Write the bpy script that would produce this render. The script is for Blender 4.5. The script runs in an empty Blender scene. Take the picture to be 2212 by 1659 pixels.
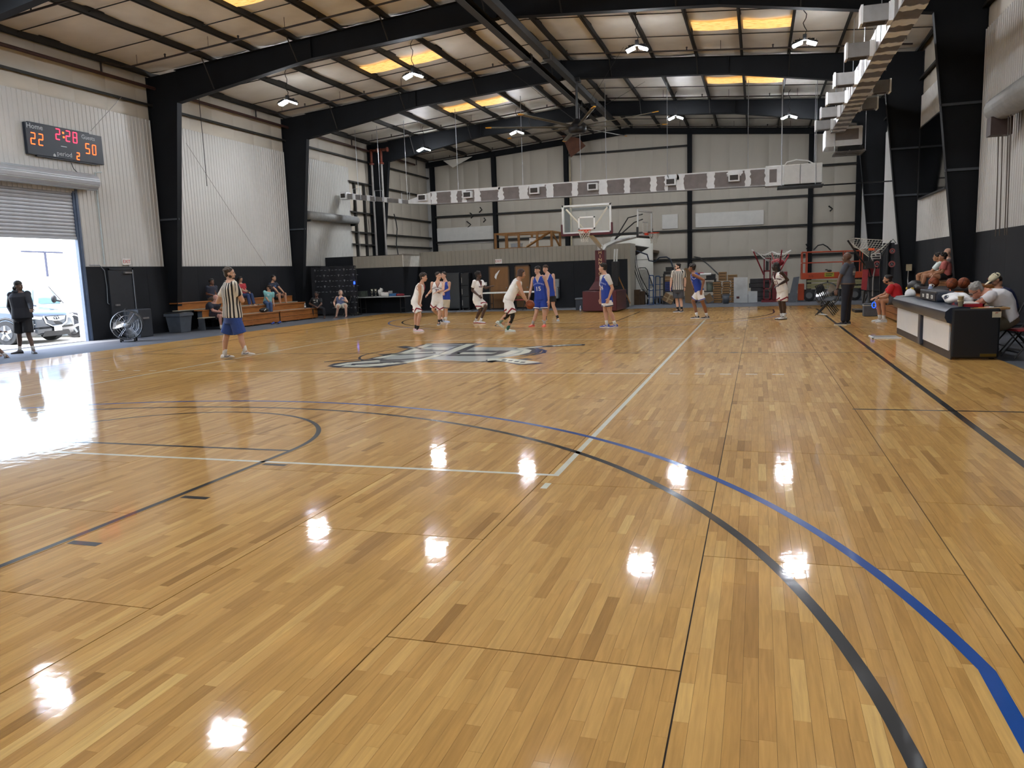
import bpy, bmesh, math, random
import numpy as np
from mathutils import Vector, Matrix, Euler, noise as mnoise
from mathutils.bvhtree import BVHTree
random.seed(7)
SC = bpy.context.scene
COL = SC.collection
pi = math.pi
# ------------------------------------------------------------------ camera (calibrated from the court markings)
IW, IH = 2212.0, 1659.0
CAM = np.array([5.9632, -14.7184, 1.5723])
FPX = 1683.58
CR = np.array([0.95399792, 0.29789015, -0.03390319])
CU = np.array([-0.00989066, 0.14428942, 0.9894861])
CF = np.array([-0.29965004, 0.94363235, -0.14059813])
cam = bpy.data.objects.new('camera', bpy.data.cameras.new('camera'))
COL.objects.link(cam)
cam.matrix_world = Matrix(((CR[0], CU[0], -CF[0], CAM[0]), (CR[1], CU[1], -CF[1], CAM[1]), (CR[2], CU[2], -CF[2], CAM[2]), (0, 0, 0, 1)))
cam.data.sensor_width = 36.0
cam.data.lens = FPX / IW * 36.0
cam.data.clip_end = 400
SC.camera = cam
# ------------------------------------------------------------------ view, sky, sun
SC.view_settings.view_transform = 'Standard'
SC.view_settings.look = 'None'
SC.view_settings.gamma = 1
SC.view_settings.use_curve_mapping = False
SC.view_settings.exposure = 0.42
LAMP_W, SKYLIGHT, SUN, SKY = 430.0, .9, 9.0, 1.3
world = bpy.data.worlds.new('sky')
SC.world = world
world.use_nodes = True
wn = world.node_tree.nodes
wn.clear()
sky = wn.new('ShaderNodeTexSky')
sky.sky_type = 'NISHITA'
sky.sun_disc = False
sky.sun_elevation = math.radians(62)
sky.sun_rotation = math.radians(250)
sky.air_density = 1.0
sky.dust_density = 2.0
bg = wn.new('ShaderNodeBackground')
bg.inputs['Strength'].default_value = SKY
wo = wn.new('ShaderNodeOutputWorld')
world.node_tree.links.new(sky.outputs[0], bg.inputs[0])
world.node_tree.links.new(bg.outputs[0], wo.inputs[0])
sun = bpy.data.objects.new('sun', bpy.data.lights.new('sun', 'SUN'))
COL.objects.link(sun)
sun.data.energy = SUN
sun.data.angle = math.radians(0.6)
sun.data.color = (1.0, .95, .88)
sun.rotation_euler = Vector((0.34, 0.30, -1.0)).to_track_quat('-Z', 'Y').to_euler()

# ------------------------------------------------------------------ helpers
def ray(px, py):
    return CF + CR * (px - IW / 2) / FPX - CU * (py - IH / 2) / FPX
def atY(px, py, Y):
    d = ray(px, py); t = (Y - CAM[1]) / d[1]
    return Vector(CAM + t * d)
def atX(px, py, X):
    d = ray(px, py); t = (X - CAM[0]) / d[0]
    return Vector(CAM + t * d)
def atZ(px, py, z=0.0):
    d = ray(px, py); t = (z - CAM[2]) / d[2]
    return Vector(CAM + t * d)
def lin(c):
    if isinstance(c, str):
        c = [int(c[i:i + 2], 16) for i in (0, 2, 4)]
    o = []
    for v in c[:3]:
        v = v / 255.0
        o.append(v / 12.92 if v <= .04045 else ((v + .055) / 1.055) ** 2.4)
    return (o[0], o[1], o[2], 1.0)
MATS = {}
def new_mat(name):
    m = bpy.data.materials.new(name)
    m.use_nodes = True
    nt = m.node_tree
    b = nt.nodes['Principled BSDF']
    return m, nt, b
def mat(name, col='808080', rough=.6, metal=0.0, var=.12, scale=6.0, bump=0.0, coat=0.0, emit=None, alpha=None, trans=0.0, col2=None, stretch=None, spec=None, sheen=0):
    """a procedural material: colour broken up by noise, optional fine bump"""
    if name in MATS:
        return MATS[name]
    m, nt, b = new_mat(name)
    N, L = nt.nodes, nt.links
    tc = N.new('ShaderNodeTexCoord')
    src = tc.outputs['Object']
    if stretch:
        mp = N.new('ShaderNodeMapping'); mp.inputs['Scale'].default_value = stretch
        L.new(src, mp.inputs[0]); src = mp.outputs[0]
    nz = N.new('ShaderNodeTexNoise'); nz.inputs['Scale'].default_value = scale; nz.inputs['Detail'].default_value = 4
    L.new(src, nz.inputs['Vector'])
    rp = N.new('ShaderNodeValToRGB')
    c = lin(col)
    if col2:
        a, z = c, lin(col2)
    else:
        a = tuple(v * (1 - var) for v in c[:3]) + (1,); z = tuple(min(1, v * (1 + var)) for v in c[:3]) + (1,)
    rp.color_ramp.elements[0].position = .3; rp.color_ramp.elements[0].color = a
    rp.color_ramp.elements[1].position = .7; rp.color_ramp.elements[1].color = z
    L.new(nz.outputs['Fac'], rp.inputs[0]); L.new(rp.outputs[0], b.inputs['Base Color'])
    b.inputs['Roughness'].default_value = rough; b.inputs['Metallic'].default_value = metal
    b.inputs['Coat Weight'].default_value = coat
    if spec is not None: b.inputs['Specular IOR Level'].default_value = spec
    if sheen: b.inputs['Sheen Weight'].default_value = sheen
    if trans:
        b.inputs['Transmission Weight'].default_value = trans; b.inputs['IOR'].default_value = 1.05
    if alpha is not None: b.inputs['Alpha'].default_value = alpha
    if emit:
        b.inputs['Emission Color'].default_value = lin(emit[0]); b.inputs['Emission Strength'].default_value = emit[1]
    if bump:
        n2 = N.new('ShaderNodeTexNoise'); n2.inputs['Scale'].default_value = scale * 6; n2.inputs['Detail'].default_value = 3
        L.new(src, n2.inputs['Vector'])
        bp = N.new('ShaderNodeBump'); bp.inputs['Strength'].default_value = bump; bp.inputs['Distance'].default_value = .01
        L.new(n2.outputs['Fac'], bp.inputs['Height']); L.new(bp.outputs[0], b.inputs['Normal'])
    MATS[name] = m
    return m

class MB:
    """collects shapes, links them as one mesh object"""
    def __init__(s): s.v = []; s.f = []; s.mi = []; s.cur = 0
    def add(s, vs, fs):
        o = len(s.v)
        s.v += [tuple(v) for v in vs]
        s.f += [tuple(o + i for i in f) for f in fs]
        s.mi += [s.cur] * len(fs)
        return s
    def box(s, c, d, rz=0.0, M=None):
        x, y, z = d[0] / 2, d[1] / 2, d[2] / 2
        vs = [Vector(p) for p in ((-x, -y, -z), (x, -y, -z), (x, y, -z), (-x, y, -z), (-x, -y, z), (x, -y, z), (x, y, z), (-x, y, z))]
        if M is None: M = Matrix.Rotation(rz, 3, 'Z')
        c = Vector(c)
        return s.add([M @ v + c for v in vs], [(0, 3, 2, 1), (4, 5, 6, 7), (0, 1, 5, 4), (1, 2, 6, 5), (2, 3, 7, 6), (3, 0, 4, 7)])
    def mm(s, a, b):
        return s.box([(a[i] + b[i]) / 2 for i in range(3)], [abs(b[i] - a[i]) for i in range(3)])
    def tube(s, a, b, r, r2=None, seg=8, cap=True):
        return s.path([a, b], r, seg, cap, r2)
    def path(s, pts, r, seg=8, cap=True, r2=None, closed=False):
        pts = [Vector(p) for p in pts]; n = len(pts); vs = []; fs = []
        prev = None
        for i, p in enumerate(pts):
            if closed: t = pts[(i + 1) % n] - pts[i - 1]
            else: t = pts[min(i + 1, n - 1)] - pts[max(i - 1, 0)]
            if t.length < 1e-9: t = Vector((0, 0, 1))
            t.normalize()
            if prev is None:
                q = Vector((0, 0, 1)) if abs(t.z) < .9 else Vector((1, 0, 0))
                u = t.cross(q).normalized()
            else:
                u = (prev - t * prev.dot(t))
                u = u.normalized() if u.length > 1e-6 else t.orthogonal().normalized()
            prev = u; w = t.cross(u)
            rr = r if r2 is None else r + (r2 - r) * i / max(1, n - 1)
            if isinstance(r, (list, tuple)): rr = r[i]
            for k in range(seg):
                a = 2 * pi * k / seg
                vs.append(p + u * math.cos(a) * rr + w * math.sin(a) * rr)
        m = n if closed else n - 1
        for i in range(m):
            j = (i + 1) % n
            for k in range(seg):
                k2 = (k + 1) % seg
                fs.append((i * seg + k, i * seg + k2, j * seg + k2, j * seg + k))
        if cap and not closed:
            fs.append(tuple(reversed(range(seg)))); fs.append(tuple((n - 1) * seg + k for k in range(seg)))
        return s.add(vs, fs)
    def ball(s, c, r, seg=10, rings=7, M=None):
        if not isinstance(r, (tuple, list)): r = (r, r, r)
        c = Vector(c); vs = []; fs = []
        for i in range(rings + 1):
            th = pi * i / rings
            for k in range(seg):
                a = 2 * pi * k / seg
                v = Vector((r[0] * math.sin(th) * math.cos(a), r[1] * math.sin(th) * math.sin(a), r[2] * math.cos(th)))
                vs.append((M @ v if M is not None else v) + c)
        for i in range(rings):
            for k in range(seg):
                k2 = (k + 1) % seg
                fs.append((i * seg + k, (i + 1) * seg + k, (i + 1) * seg + k2, i * seg + k2))
        return s.add(vs, fs)
    def lathe(s, prof, c=(0, 0, 0), M=None, seg=20):
        c = Vector(c); vs = []; fs = []
        for (r, z) in prof:
            for k in range(seg):
                a = 2 * pi * k / seg
                v = Vector((r * math.cos(a), r * math.sin(a), z))
                vs.append((M @ v if M is not None else v) + c)
        for i in range(len(prof) - 1):
            for k in range(seg):
                k2 = (k + 1) % seg
                fs.append((i * seg + k, i * seg + k2, (i + 1) * seg + k2, (i + 1) * seg + k))
        return s.add(vs, fs)
    def prism(s, poly, fn, t0, t1):
        """2-D polygon pushed through fn(u, v, t)"""
        n = len(poly)
        vs = [fn(u, v, t0) for u, v in poly] + [fn(u, v, t1) for u, v in poly]
        fs = [tuple(reversed(range(n))), tuple(range(n, 2 * n))]
        for i in range(n):
            j = (i + 1) % n
            fs.append((i, j, n + j, n + i))
        return s.add(vs, fs)
    def grid(s, fn, nu, nv):
        vs = [fn(i / nu, j / nv) for i in range(nu + 1) for j in range(nv + 1)]
        fs = [(i * (nv + 1) + j, (i + 1) * (nv + 1) + j, (i + 1) * (nv + 1) + j + 1, i * (nv + 1) + j + 1) for i in range(nu) for j in range(nv)]
        return s.add(vs, fs)
    def loft(s, rings, cap=True):
        n = len(rings[0]); vs = [p for r in rings for p in r]; fs = []
        for i in range(len(rings) - 1):
            for k in range(n):
                k2 = (k + 1) % n
                fs.append((i * n + k, i * n + k2, (i + 1) * n + k2, (i + 1) * n + k))
        if cap:
            fs.append(tuple(reversed(range(n)))); fs.append(tuple((len(rings) - 1) * n + k for k in range(n)))
        return s.add(vs, fs)
    def mesh(s, name, mats, smooth=False):
        me = bpy.data.meshes.new(name)
        me.from_pydata(s.v, [], s.f)
        if not isinstance(mats, (list, tuple)): mats = [mats]
        for m in mats: me.materials.append(m)
        if len(mats) > 1: me.polygons.foreach_set('material_index', s.mi)
        if smooth: me.polygons.foreach_set('use_smooth', [True] * len(me.polygons))
        me.update()
        return me
    def obj(s, name, mats, parent=None, smooth=False, bevel=0, auto=False, loc=None):
        """one mesh object; its origin goes to the base centre of its bounds (or to loc)"""
        A = np.array(s.v)
        if loc is None:
            lo, hi = A.min(0), A.max(0)
            loc = ((lo[0] + hi[0]) / 2, (lo[1] + hi[1]) / 2, lo[2])
        s.v = [tuple(p) for p in (A - np.array(loc))]
        me = s.mesh(name, mats, smooth)
        if auto: me.set_sharp_from_angle(angle=math.radians(40))
        o = bpy.data.objects.new(name, me)
        COL.objects.link(o)
        place(o, Vector(loc), parent)
        if bevel:
            md = o.modifiers.new('edge', 'BEVEL'); md.width = bevel; md.segments = 2; md.limit_method = 'ANGLE'
        return o
WLOC = {}
def place(o, loc, parent):
    """world location under an unrotated chain of parents"""
    WLOC[o.name] = Vector(loc)
    if parent is not None:
        o.parent = parent
        o.location = Vector(loc) - WLOC[parent.name]
    else:
        o.location = loc
def tag(o, label=None, cat=None, group=None, kind=None):
    if label: o['label'] = label
    if cat: o['category'] = cat
    if group: o['group'] = group
    if kind: o['kind'] = kind
    return o
def empty(name, loc, label=None, cat=None, group=None, kind=None, parent=None):
    o = bpy.data.objects.new(name, None); COL.objects.link(o)
    o.empty_display_size = .2
    place(o, Vector(loc), parent)
    return tag(o, label, cat, group, kind)
def inst(name, me, loc, parent=None, scale=(1, 1, 1), rot=(0, 0, 0)):
    o = bpy.data.objects.new(name, me); COL.objects.link(o)
    o.scale = scale; o.rotation_euler = rot
    place(o, Vector(loc), parent)
    return o
def clone(o, loc, label=None, rot=None):
    """a copy of a thing with copies of its parts and sub-parts"""
    r = o.copy(); COL.objects.link(r); r.location = loc; WLOC[r.name] = Vector(loc)
    if rot is not None: r.rotation_euler = (0, 0, rot)
    if label: r['label'] = label
    for ch in list(o.children):
        c = ch.copy(); COL.objects.link(c); c.parent = r
        for g in list(ch.children):
            d = g.copy(); COL.objects.link(d); d.parent = c
    return r
def text(body, size, name, m, fn, parent=None, ext=.002, align='CENTER', xs=1.0, bold=0.0):
    """lettering as a mesh: flat glyphs pushed through fn(u, v, w) -> world point"""
    cu = bpy.data.curves.new('t', 'FONT'); cu.body = body; cu.size = size; cu.align_x = align; cu.align_y = 'CENTER'; cu.extrude = ext; cu.resolution_u = 2
    cu.offset = bold
    to = bpy.data.objects.new('t', cu); COL.objects.link(to)
    TEXTS.append((to, name, m, fn, parent, xs))
TEXTS = []
def finish_texts():
    dg = bpy.context.evaluated_depsgraph_get()
    for to, name, m, fn, parent, xs in TEXTS:
        me = to.evaluated_get(dg).to_mesh()
        b = MB(); b.add([fn(v.co.x * xs, v.co.y, v.co.z) for v in me.vertices], [tuple(p.vertices) for p in me.polygons])
        to.evaluated_get(dg).to_mesh_clear()
        if b.v: b.obj(name, m, parent)
    for to, *_ in TEXTS:
        bpy.data.objects.remove(to)
# ------------------------------------------------------------------ the building
XL, XR, XM = -13.3, 11.1, -1.1
YB, YE = -23.3, 30.3
FRAMES = [-15.6, -8.0, -0.3, 7.4, 15.1, 22.75]
def rz_top(x): return 9.36 - .083 * abs(x - XM)
M_STEEL = mat('black painted steel', '0d1014', .7, var=.3, scale=1.2, spec=.25)
M_PURLIN = mat('dark grey purlin paint', '201f1c', .65, var=.25, scale=1.5)
M_INS = mat('white vinyl insulation', 'bab3a5', .5, var=.07, scale=1.1, bump=.15)
M_ROOFINS = mat('stained roof insulation', 'cdc8bd', .55, scale=.9, col2='e2dfd6', bump=.2)
M_LINER = mat('off white ribbed sheet', 'bdbcb8', .45, var=.05, scale=.7)
M_WAIN = mat('black wainscot paint', '15181d', .7, var=.2, scale=1.5, spec=.3)
M_BEIGE = mat('beige ribbed sheet', '8f8a7e', .6, var=.06, scale=1.0)
M_MATFL = mat('grey rubber floor', '4a4e55', .75, var=.12, scale=2.5, bump=.1)
M_CONC = mat('sunlit concrete', 'b9b5ac', .9, var=.1, scale=1.5)

# floor around the court, apron outside
b = MB(); b.mm((XL - .3, YB, -.3), (XR + .3, YE + .3, -.02))
floor = b.obj('floor', M_MATFL); tag(floor, kind='structure')
b = MB(); b.mm((-75, -45, -.4), (XL - .3, 75, -.06))
tag(b.obj('ground', M_CONC), kind='structure')

# ceiling: insulation between the purlins, purlins, skylights
ceiling = empty('ceiling', (XM, 3, 8.5), kind='structure')
PX = [XM - .32 - 1.54 * k for k in range(8)] + [XM + .32 + 1.54 * k for k in range(8)]
PX = sorted(p for p in PX) ; PX[0] = XL + .14; PX[-1] = XR - .14
ys = [YB] + FRAMES + [YE]
def ins_mesh(w, l, seed):
    rnd = random.Random(seed)
    ph = [rnd.uniform(0, 6) for _ in range(3)]
    def fn(u, v):
        sag = -.045 * (math.sin(pi * u) ** .7) - .02 * math.sin(v * 9 + ph[0] + u) ** 2 - .05 * (abs(2 * v - 1) ** 10)
        return Vector(((u - .5) * w, (v - .5) * l, sag + .012 * math.sin(v * 23 + u * 4 + ph[1])))
    m = MB(); m.grid(fn, 6, 22)
    return m.mesh('insulation_panel', M_ROOFINS, True)
IM = [ins_mesh(1.54, 7.7, k) for k in range(4)]
for j in range(len(ys) - 1):
    yc = (ys[j] + ys[j + 1]) / 2; ln = ys[j + 1] - ys[j]
    for i in range(len(PX) - 1):
        xc = (PX[i] + PX[i + 1]) / 2; w = PX[i + 1] - PX[i]
        sl = math.atan(.083) * (1 if xc < XM else -1) if abs(xc - XM) > .4 else 0
        inst('insulation_panel', IM[(i * 3 + j) % 4], (xc, yc, rz_top(xc) + .19), ceiling, (w / 1.54, ln / 7.7, 1), (0, -sl, 0))
for x in PX:
    z = rz_top(x); b = MB()
    b.mm((x - .008, YB, z), (x + .008, YE, z + .2)); b.mm((x - .075, YB, z), (x + .008, YE, z + .01)); b.mm((x - .008, YB, z + .19), (x + .075, YE, z + .2))
    b.mm((x - .075, YB, z), (x - .067, YE, z + .03))
    b.obj('purlin', M_PURLIN, ceiling)
b = MB()
for sx in (-1, 1):                                  # weatherproof deck above, keeps daylight out
    xe = XL - .3 if sx < 0 else XR + .3
    b.add([(XM, YB - .3, 9.72), (XM, YE + .3, 9.72), (xe, YE + .3, 8.68), (xe, YB - .3, 8.68)], [(0, 1, 2, 3)])
b.obj('roof_deck', M_LINER, ceiling)
def skylight_mat():
    m, nt, bs = new_mat('amber skylight panel')
    N, L = nt.nodes, nt.links
    tc = N.new('ShaderNodeTexCoord'); mp = N.new('ShaderNodeMapping'); mp.inputs['Scale'].default_value = (2.2, 26, 1)
    nz = N.new('ShaderNodeTexNoise'); nz.inputs['Scale'].default_value = 2.0; nz.inputs['Detail'].default_value = 5
    rp = N.new('ShaderNodeValToRGB')
    rp.color_ramp.elements[0].position = .32; rp.color_ramp.elements[0].color = lin('c27a14')
    rp.color_ramp.elements[1].position = .62; rp.color_ramp.elements[1].color = lin('ffd98a')
    L.new(tc.outputs['Object'], mp.inputs[0]); L.new(mp.outputs[0], nz.inputs['Vector']); L.new(nz.outputs['Fac'], rp.inputs[0])
    L.new(rp.outputs[0], bs.inputs['Base Color']); L.new(rp.outputs[0], bs.inputs['Emission Color'])
    bs.inputs['Emission Strength'].default_value = SKYLIGHT
    return m
M_SKYL = skylight_mat()
for j in range(5):
    yc = (-11.6, -3.9, 3.9, 11.65, 19.35)[j]
    for i in (3, 4, 11, 12):
        xa, xb = PX[i] + .07, PX[i + 1] - .07
        def fn(u, v, xa=xa, xb=xb):
            x = xa + (xb - xa) * u
            return Vector((x, yc + (v - .5) * .92 + .03 * math.sin(u * 5), rz_top(x) + .10 - .02 * math.sin(pi * u)))
        b = MB(); b.grid(fn, 6, 4); b.obj('skylight_panel', M_SKYL, ceiling, True)
# bridging rods
for j in range(len(ys) - 1):
    for k in (.36, .68):
        y = ys[j] + (ys[j + 1] - ys[j]) * k
        for x0, x1 in ((XL + .2, XM), (XM, XR - .2)):
            MB().tube((x0, y, rz_top(x0) + .09), (x1, y, rz_top(x1) + .09), .016, seg=5).obj('bridging_rod', M_PURLIN, ceiling)

# rigid frames: tapered columns and rafters
def frame(y, braces):
    fr = empty('steel_frame', (XM, y, -.02), kind='structure')
    for s in (-1, 1):
        xo = XL if s < 0 else XR
        X = lambda d: xo - s * d                   # distance d in from the wall
        col = [(X(0), -.02), (X(.33), -.02), (X(1.16), 7.45), (X(1.16), rz_top(X(1.16))), (X(0), rz_top(X(0)))]
        b = MB(); b.prism(col, lambda u, v, t: (u, y + t, v), -.008, .008)
        for p, q in ((col[1], col[2]), (col[0], col[4])):
            dx, dz = q[0] - p[0], q[1] - p[1]; l = math.hypot(dx, dz); nx, nz = dz / l * .014, -dx / l * .014
            b.prism([p, q, (q[0] + nx, q[1] + nz), (p[0] + nx, p[1] + nz)], lambda u, v, t: (u, y + t, v), -.11, .11)
        b.box((X(.165), y, -.01), (.36, .26, .03))
        b.obj('column', M_STEEL, fr)
        raf = [(X(1.16), 7.45), (XM + s * 6.0, 8.27), (XM, 8.70), (XM, 9.36), (X(1.16), rz_top(X(1.16)))]
        b = MB(); b.prism(raf, lambda u, v, t: (u, y + t, v), -.008, .008)
        for p, q in ((raf[0], raf[1]), (raf[1], raf[2]), (raf[3], raf[4])):
            dx, dz = q[0] - p[0], q[1] - p[1]; l = math.hypot(dx, dz); nx, nz = dz / l * .014, -dx / l * .014
            b.prism([p, q, (q[0] + nx, q[1] + nz), (p[0] + nx, p[1] + nz)], lambda u, v, t: (u, y + t, v), -.12, .12)
        b.obj('rafter', M_STEEL, fr)
        for k in (0, 1):                           # seam plates on the web
            xs = (XM + s * 6.0, XM + s * .03)[k]
            MB().mm((xs - .012, y - .1, (8.27, 8.70)[k]), (xs + .012, y + .1, rz_top(xs))).obj('splice_plate', M_STEEL, fr)
    if braces:
        for i in range(1, len(PX) - 1, 2):
            x = PX[i]; d = abs(x - XM)
            zb = 8.70 - .43 * d / 6 if d < 6 else 8.27 - .82 * (d - 6) / 5.04
            MB().tube((x, y - .62, rz_top(x) + .02), (x, y - .1, zb + .02), .022, seg=4).obj('flange_brace', M_PURLIN, fr)
    return fr
for y in FRAMES: frame(y, -1 < y)
# horizontal struts on the near right and left columns
M_STRUT = mat('dull strut', '3a3f45', .5)

def ribbed(u0, u1, z0, z1, fn, pitch=.1524, d=.016):
    """sheet with raised ribs; fn(u, depth, z)"""
    b = MB(); n = max(1, int(round((u1 - u0) / pitch))); p = (u1 - u0) / n; prof = []
    for i in range(n):
        u = u0 + i * p
        prof += [(u, 0), (u + p * .70, 0), (u + p * .76, d), (u + p * .94, d)]
    prof.append((u1, 0))
    vs = [fn(u, q, z) for u, q in prof for z in (z0, z1)]
    b.add(vs, [(2 * i, 2 * i + 2, 2 * i + 3, 2 * i + 1) for i in range(len(prof) - 1)])
    return b
def quilt_mesh():
    def fn(u, v):
        e = (math.sin(pi * u) * math.sin(pi * v)) ** .45
        return Vector((u - .5, -.05 * e, v - .5))
    m = MB(); m.grid(fn, 8, 8)
    return m.mesh('insulation_panel', M_INS, True)
QM = quilt_mesh()
DOOR = (-1.1, 3.9, 4.35)
# ---- left wall
wl = empty('wall_left', (XL, 4, -.02), kind='structure')
b = MB(); b.mm((XL - .3, YB, -.1), (XL - .1, DOOR[0], 8.7)); b.mm((XL - .3, DOOR[1], -.1), (XL - .1, YE + .3, 8.7)); b.mm((XL - .3, DOOR[0], DOOR[2]), (XL - .1, DOOR[1], 8.7))
b.obj('outer_sheet', M_LINER, wl)
fl_ = lambda u, q, z: (XL + .02 + q, u, z)
for (a, c, z0) in ((YB, DOOR[0] - .05, 2.2), (DOOR[0] - .05, DOOR[1] + .05, DOOR[2]), (DOOR[1] + .05, 7.3, 2.2), (7.5, 15.0, 2.2), (15.2, 20.5, 2.2)):
    ribbed(a, c, z0, 6.98, fl_).obj('liner_sheet', M_LINER, wl)
def panels(y0, y1, z0, z1, x, nx, parent, name='wall_panel', m=None, w=1.22, t=.03, gap=.006):
    n = max(1, round((y1 - y0) / w)); p = (y1 - y0) / n
    me = MB().box((0, 0, 0), (t, p - gap, z1 - z0)).mesh(name, m or M_WAIN)
    for i in range(n):
        inst(name, me, (x + nx * t / 2, y0 + (i + .5) * p, (z0 + z1) / 2), parent)
panels(YB, DOOR[0] - .1, -.02, 2.2, XL + .02, 1, wl); panels(DOOR[1] + .12, 17.5, -.02, 2.2, XL + .02, 1, wl)
panels(17.5, YE, -.02, 2.2, XL - .08, 1, wl)
# insulation above the liner and in the far bays
def quilts_x(y0, y1, zs, x, s, parent, w=1.22):
    n = max(1, round((y1 - y0) / w)); p = (y1 - y0) / n
    for za, zb in zip(zs[:-1], zs[1:]):
        for i in range(n):
            inst('insulation_panel', QM, (x, y0 + (i + .5) * p, (za + zb) / 2), parent, (p, 1, zb - za), (0, 0, s * pi / 2))
quilts_x(-8, 20.5, (6.95, 7.48, 8.62), XL - .06, 1, wl)
quilts_x(20.5, YE, (2.2, 3.55, 4.9, 6.35, 7.48, 8.62), XL - .06, 1, wl)
for z, a, c in ((7.48, -8, YE), (6.35, 20.4, YE), (4.88, 20.4, YE), (3.9, 20.4, YE), (3.3, 20.4, YE)):
    b = MB(); b.mm((XL - .09, a, z - .008), (XL + .11, c, z + .008)); b.mm((XL + .1, a, z - .07), (XL + .12, c, z + .008)); b.obj('girt', M_PURLIN, wl)
b = MB()
for y in (20.9, 21.9): b.mm((XL - .02, y, 2.2), (XL + .1, y + .12, 6.35))
b.obj('stud', M_PURLIN, wl)
# brown fire main under the eave with risers
M_PIPE = mat('rusty fire pipe', '3a211c', .6, var=.25, scale=3)
# ---- right wall
wr = empty('wall_right', (XR, 4, -.02), kind='structure')
MB().mm((XR + .1, YB, -.1), (XR + .3, YE + .3, 8.7)).obj('outer_sheet', M_LINER, wr)
fr_ = lambda u, q, z: (XR - .02 - q, u, z)
for (a, c) in ((YB, -.4), (-.2, 7.3), (7.5, 15.0), (15.2, 22.6), (22.9, YE)):
    bb = ribbed(a, c, 2.18, 6.92, fr_); bb.f = [tuple(reversed(f)) for f in bb.f]; bb.obj('liner_sheet', M_LINER, wr)
panels(YB, YE, -.02, 2.18, XR - .02, -1, wr)
quilts_x(-8, YE, (6.9, 7.48, 8.62), XR + .06, -1, wr)
b = MB(); b.mm((XR - .11, -8, 7.47), (XR + .09, YE, 7.49)); b.mm((XR - .12, -8, 7.42), (XR - .1, YE, 7.49)); b.obj('girt', M_PURLIN, wr)
# ---- back wall (behind the camera)
wb = empty('wall_back', (XM, YB, -.02), kind='structure')
MB().mm((XL - .3, YB - .3, -.1), (XR + .3, YB, 9.8)).obj('liner_sheet', M_LINER, wb)
panels_me = MB().box((0, 0, 0), (1.214, .03, 2.2)).mesh('wall_panel', M_WAIN)
for i in range(20): inst('wall_panel', panels_me, (XL + (i + .5) * 1.22, YB + .015, 1.08), wb)
# ---- end wall: posts, girts, quilts
we = empty('wall_end', (XM, YE, -.02), kind='structure')
MB().mm((XL - .3, YE + .15, -.1), (XR + .3, YE + .3, 9.8)).obj('outer_sheet', M_LINER, we)
POSTS = [-12.95, -9.0, -4.62, 2.33, 8.57, 10.9]
for x in POSTS:
    zt = rz_top(x) - .05
    b = MB(); b.mm((x - .12, YE - .16, -.02), (x + .12, YE - .145, zt)); b.mm((x - .01, YE - .145, -.02), (x + .01, YE + .1, zt)); b.mm((x - .12, YE + .08, -.02), (x + .12, YE + .1, zt)); b.obj('post', M_STEEL, we)
GZ = [2.06, 3.63, 5.15]
for k in range(len(POSTS) - 1):
    xa, xb = POSTS[k] + .1, POSTS[k + 1] - .1
    zs = GZ + ([6.65] if k == 4 else []) + ([8.2] if k == 2 else [])
    for z in zs:
        b = MB(); b.mm((xa, YE - .08, z - .01), (xb, YE + .12, z + .01)); b.mm((xa, YE - .09, z - .1), (xb, YE - .075, z + .01)); b.obj('girt', M_PURLIN, we)
    n = max(1, round((xb - xa) / 1.02)); p = (xb - xa) / n
    for i in range(n):
        x = xa + (i + .5) * p
        lv = [-.02] + [z for z in zs if z < 8] + [rz_top(x) + .15]
        for za, zb in zip(lv[:-1], lv[1:]):
            inst('insulation_panel', QM, (x, YE + .12, (za + zb) / 2), we, (p, 1, zb - za))
b = MB()
for s in (-1, 1):
    xe = XL if s < 0 else XR
    b.prism([(XM, 9.03), (XM, 9.36), (xe, rz_top(xe)), (xe, rz_top(xe) - .3)], lambda u, v, t: (u, YE - .1 + t, v), -.03, .03)
    b.prism([(XM, 9.03), (XM, 9.05), (xe, rz_top(xe) - .28), (xe, rz_top(xe) - .3)], lambda u, v, t: (u, YE - .1 + t, v), -.12, .12)
b.obj('end_rafter', M_STEEL, we)
# patched insulation squares on the end wall
M_PATCH = mat('newer white insulation', 'd8d6d0', .5, var=.05, scale=3, bump=.3)
for x0, y0, x1, y1 in ((945, 487, 1067, 531), (1430, 462, 1464, 497), (1502, 453, 1650, 494)):
    p, q = atY(x0, y1, YE), atY(x1, y0, YE)
    MB().mm((p.x, YE + .02, p.z + .05), (q.x, YE + .06, q.z)).obj('insulation_patch', M_PATCH, we, bevel=.015)
# ---- low store room with its loft, left end
ld = empty('wall_store', (-5, 19.5, -.02), kind='structure')
XS = -9.24
fy = lambda u, q, z: (u, 19.5 - q, z)
MB().mm((XS, 19.5, -.02), (.64, 19.6, 2.68)).obj('wall_core', M_WAIN, ld)
bb = ribbed(XS, .64, 2.02, 2.69, lambda u, q, z: (u, 19.485 - q, z), pitch=.2); bb.obj('beige_fascia', M_BEIGE, ld)
n = 8; p = (.64 - XS) / n
me = MB().box((0, 0, 0), (p - .008, .03, 2.04)).mesh('wall_panel', M_WAIN)
for i in range(n): inst('wall_panel', me, (XS + (i + .5) * p, 19.485, 1.0), ld)
MB().mm((.56, 19.44, -.02), (.68, 21.0, 2.69)).obj('corner_trim', M_BEIGE, ld)
MB().mm((-13.2, 17.66, -.02), (XS, 19.5, 2.58)).obj('wall_core', M_WAIN, ld)
bb = ribbed(-11.75, XS, 2.03, 2.56, lambda u, q, z: (u, 17.63 - q, z), pitch=.2); bb.obj('beige_fascia', M_BEIGE, ld)
MB().mm((XS - .01, 17.6, 2.03), (XS + .03, 19.48, 2.58)).obj('beige_fascia', mat('lit end fascia', 'c9c8c0', .5), ld)  # side face coloured paler than the beige, to stand for light falling on it
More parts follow.
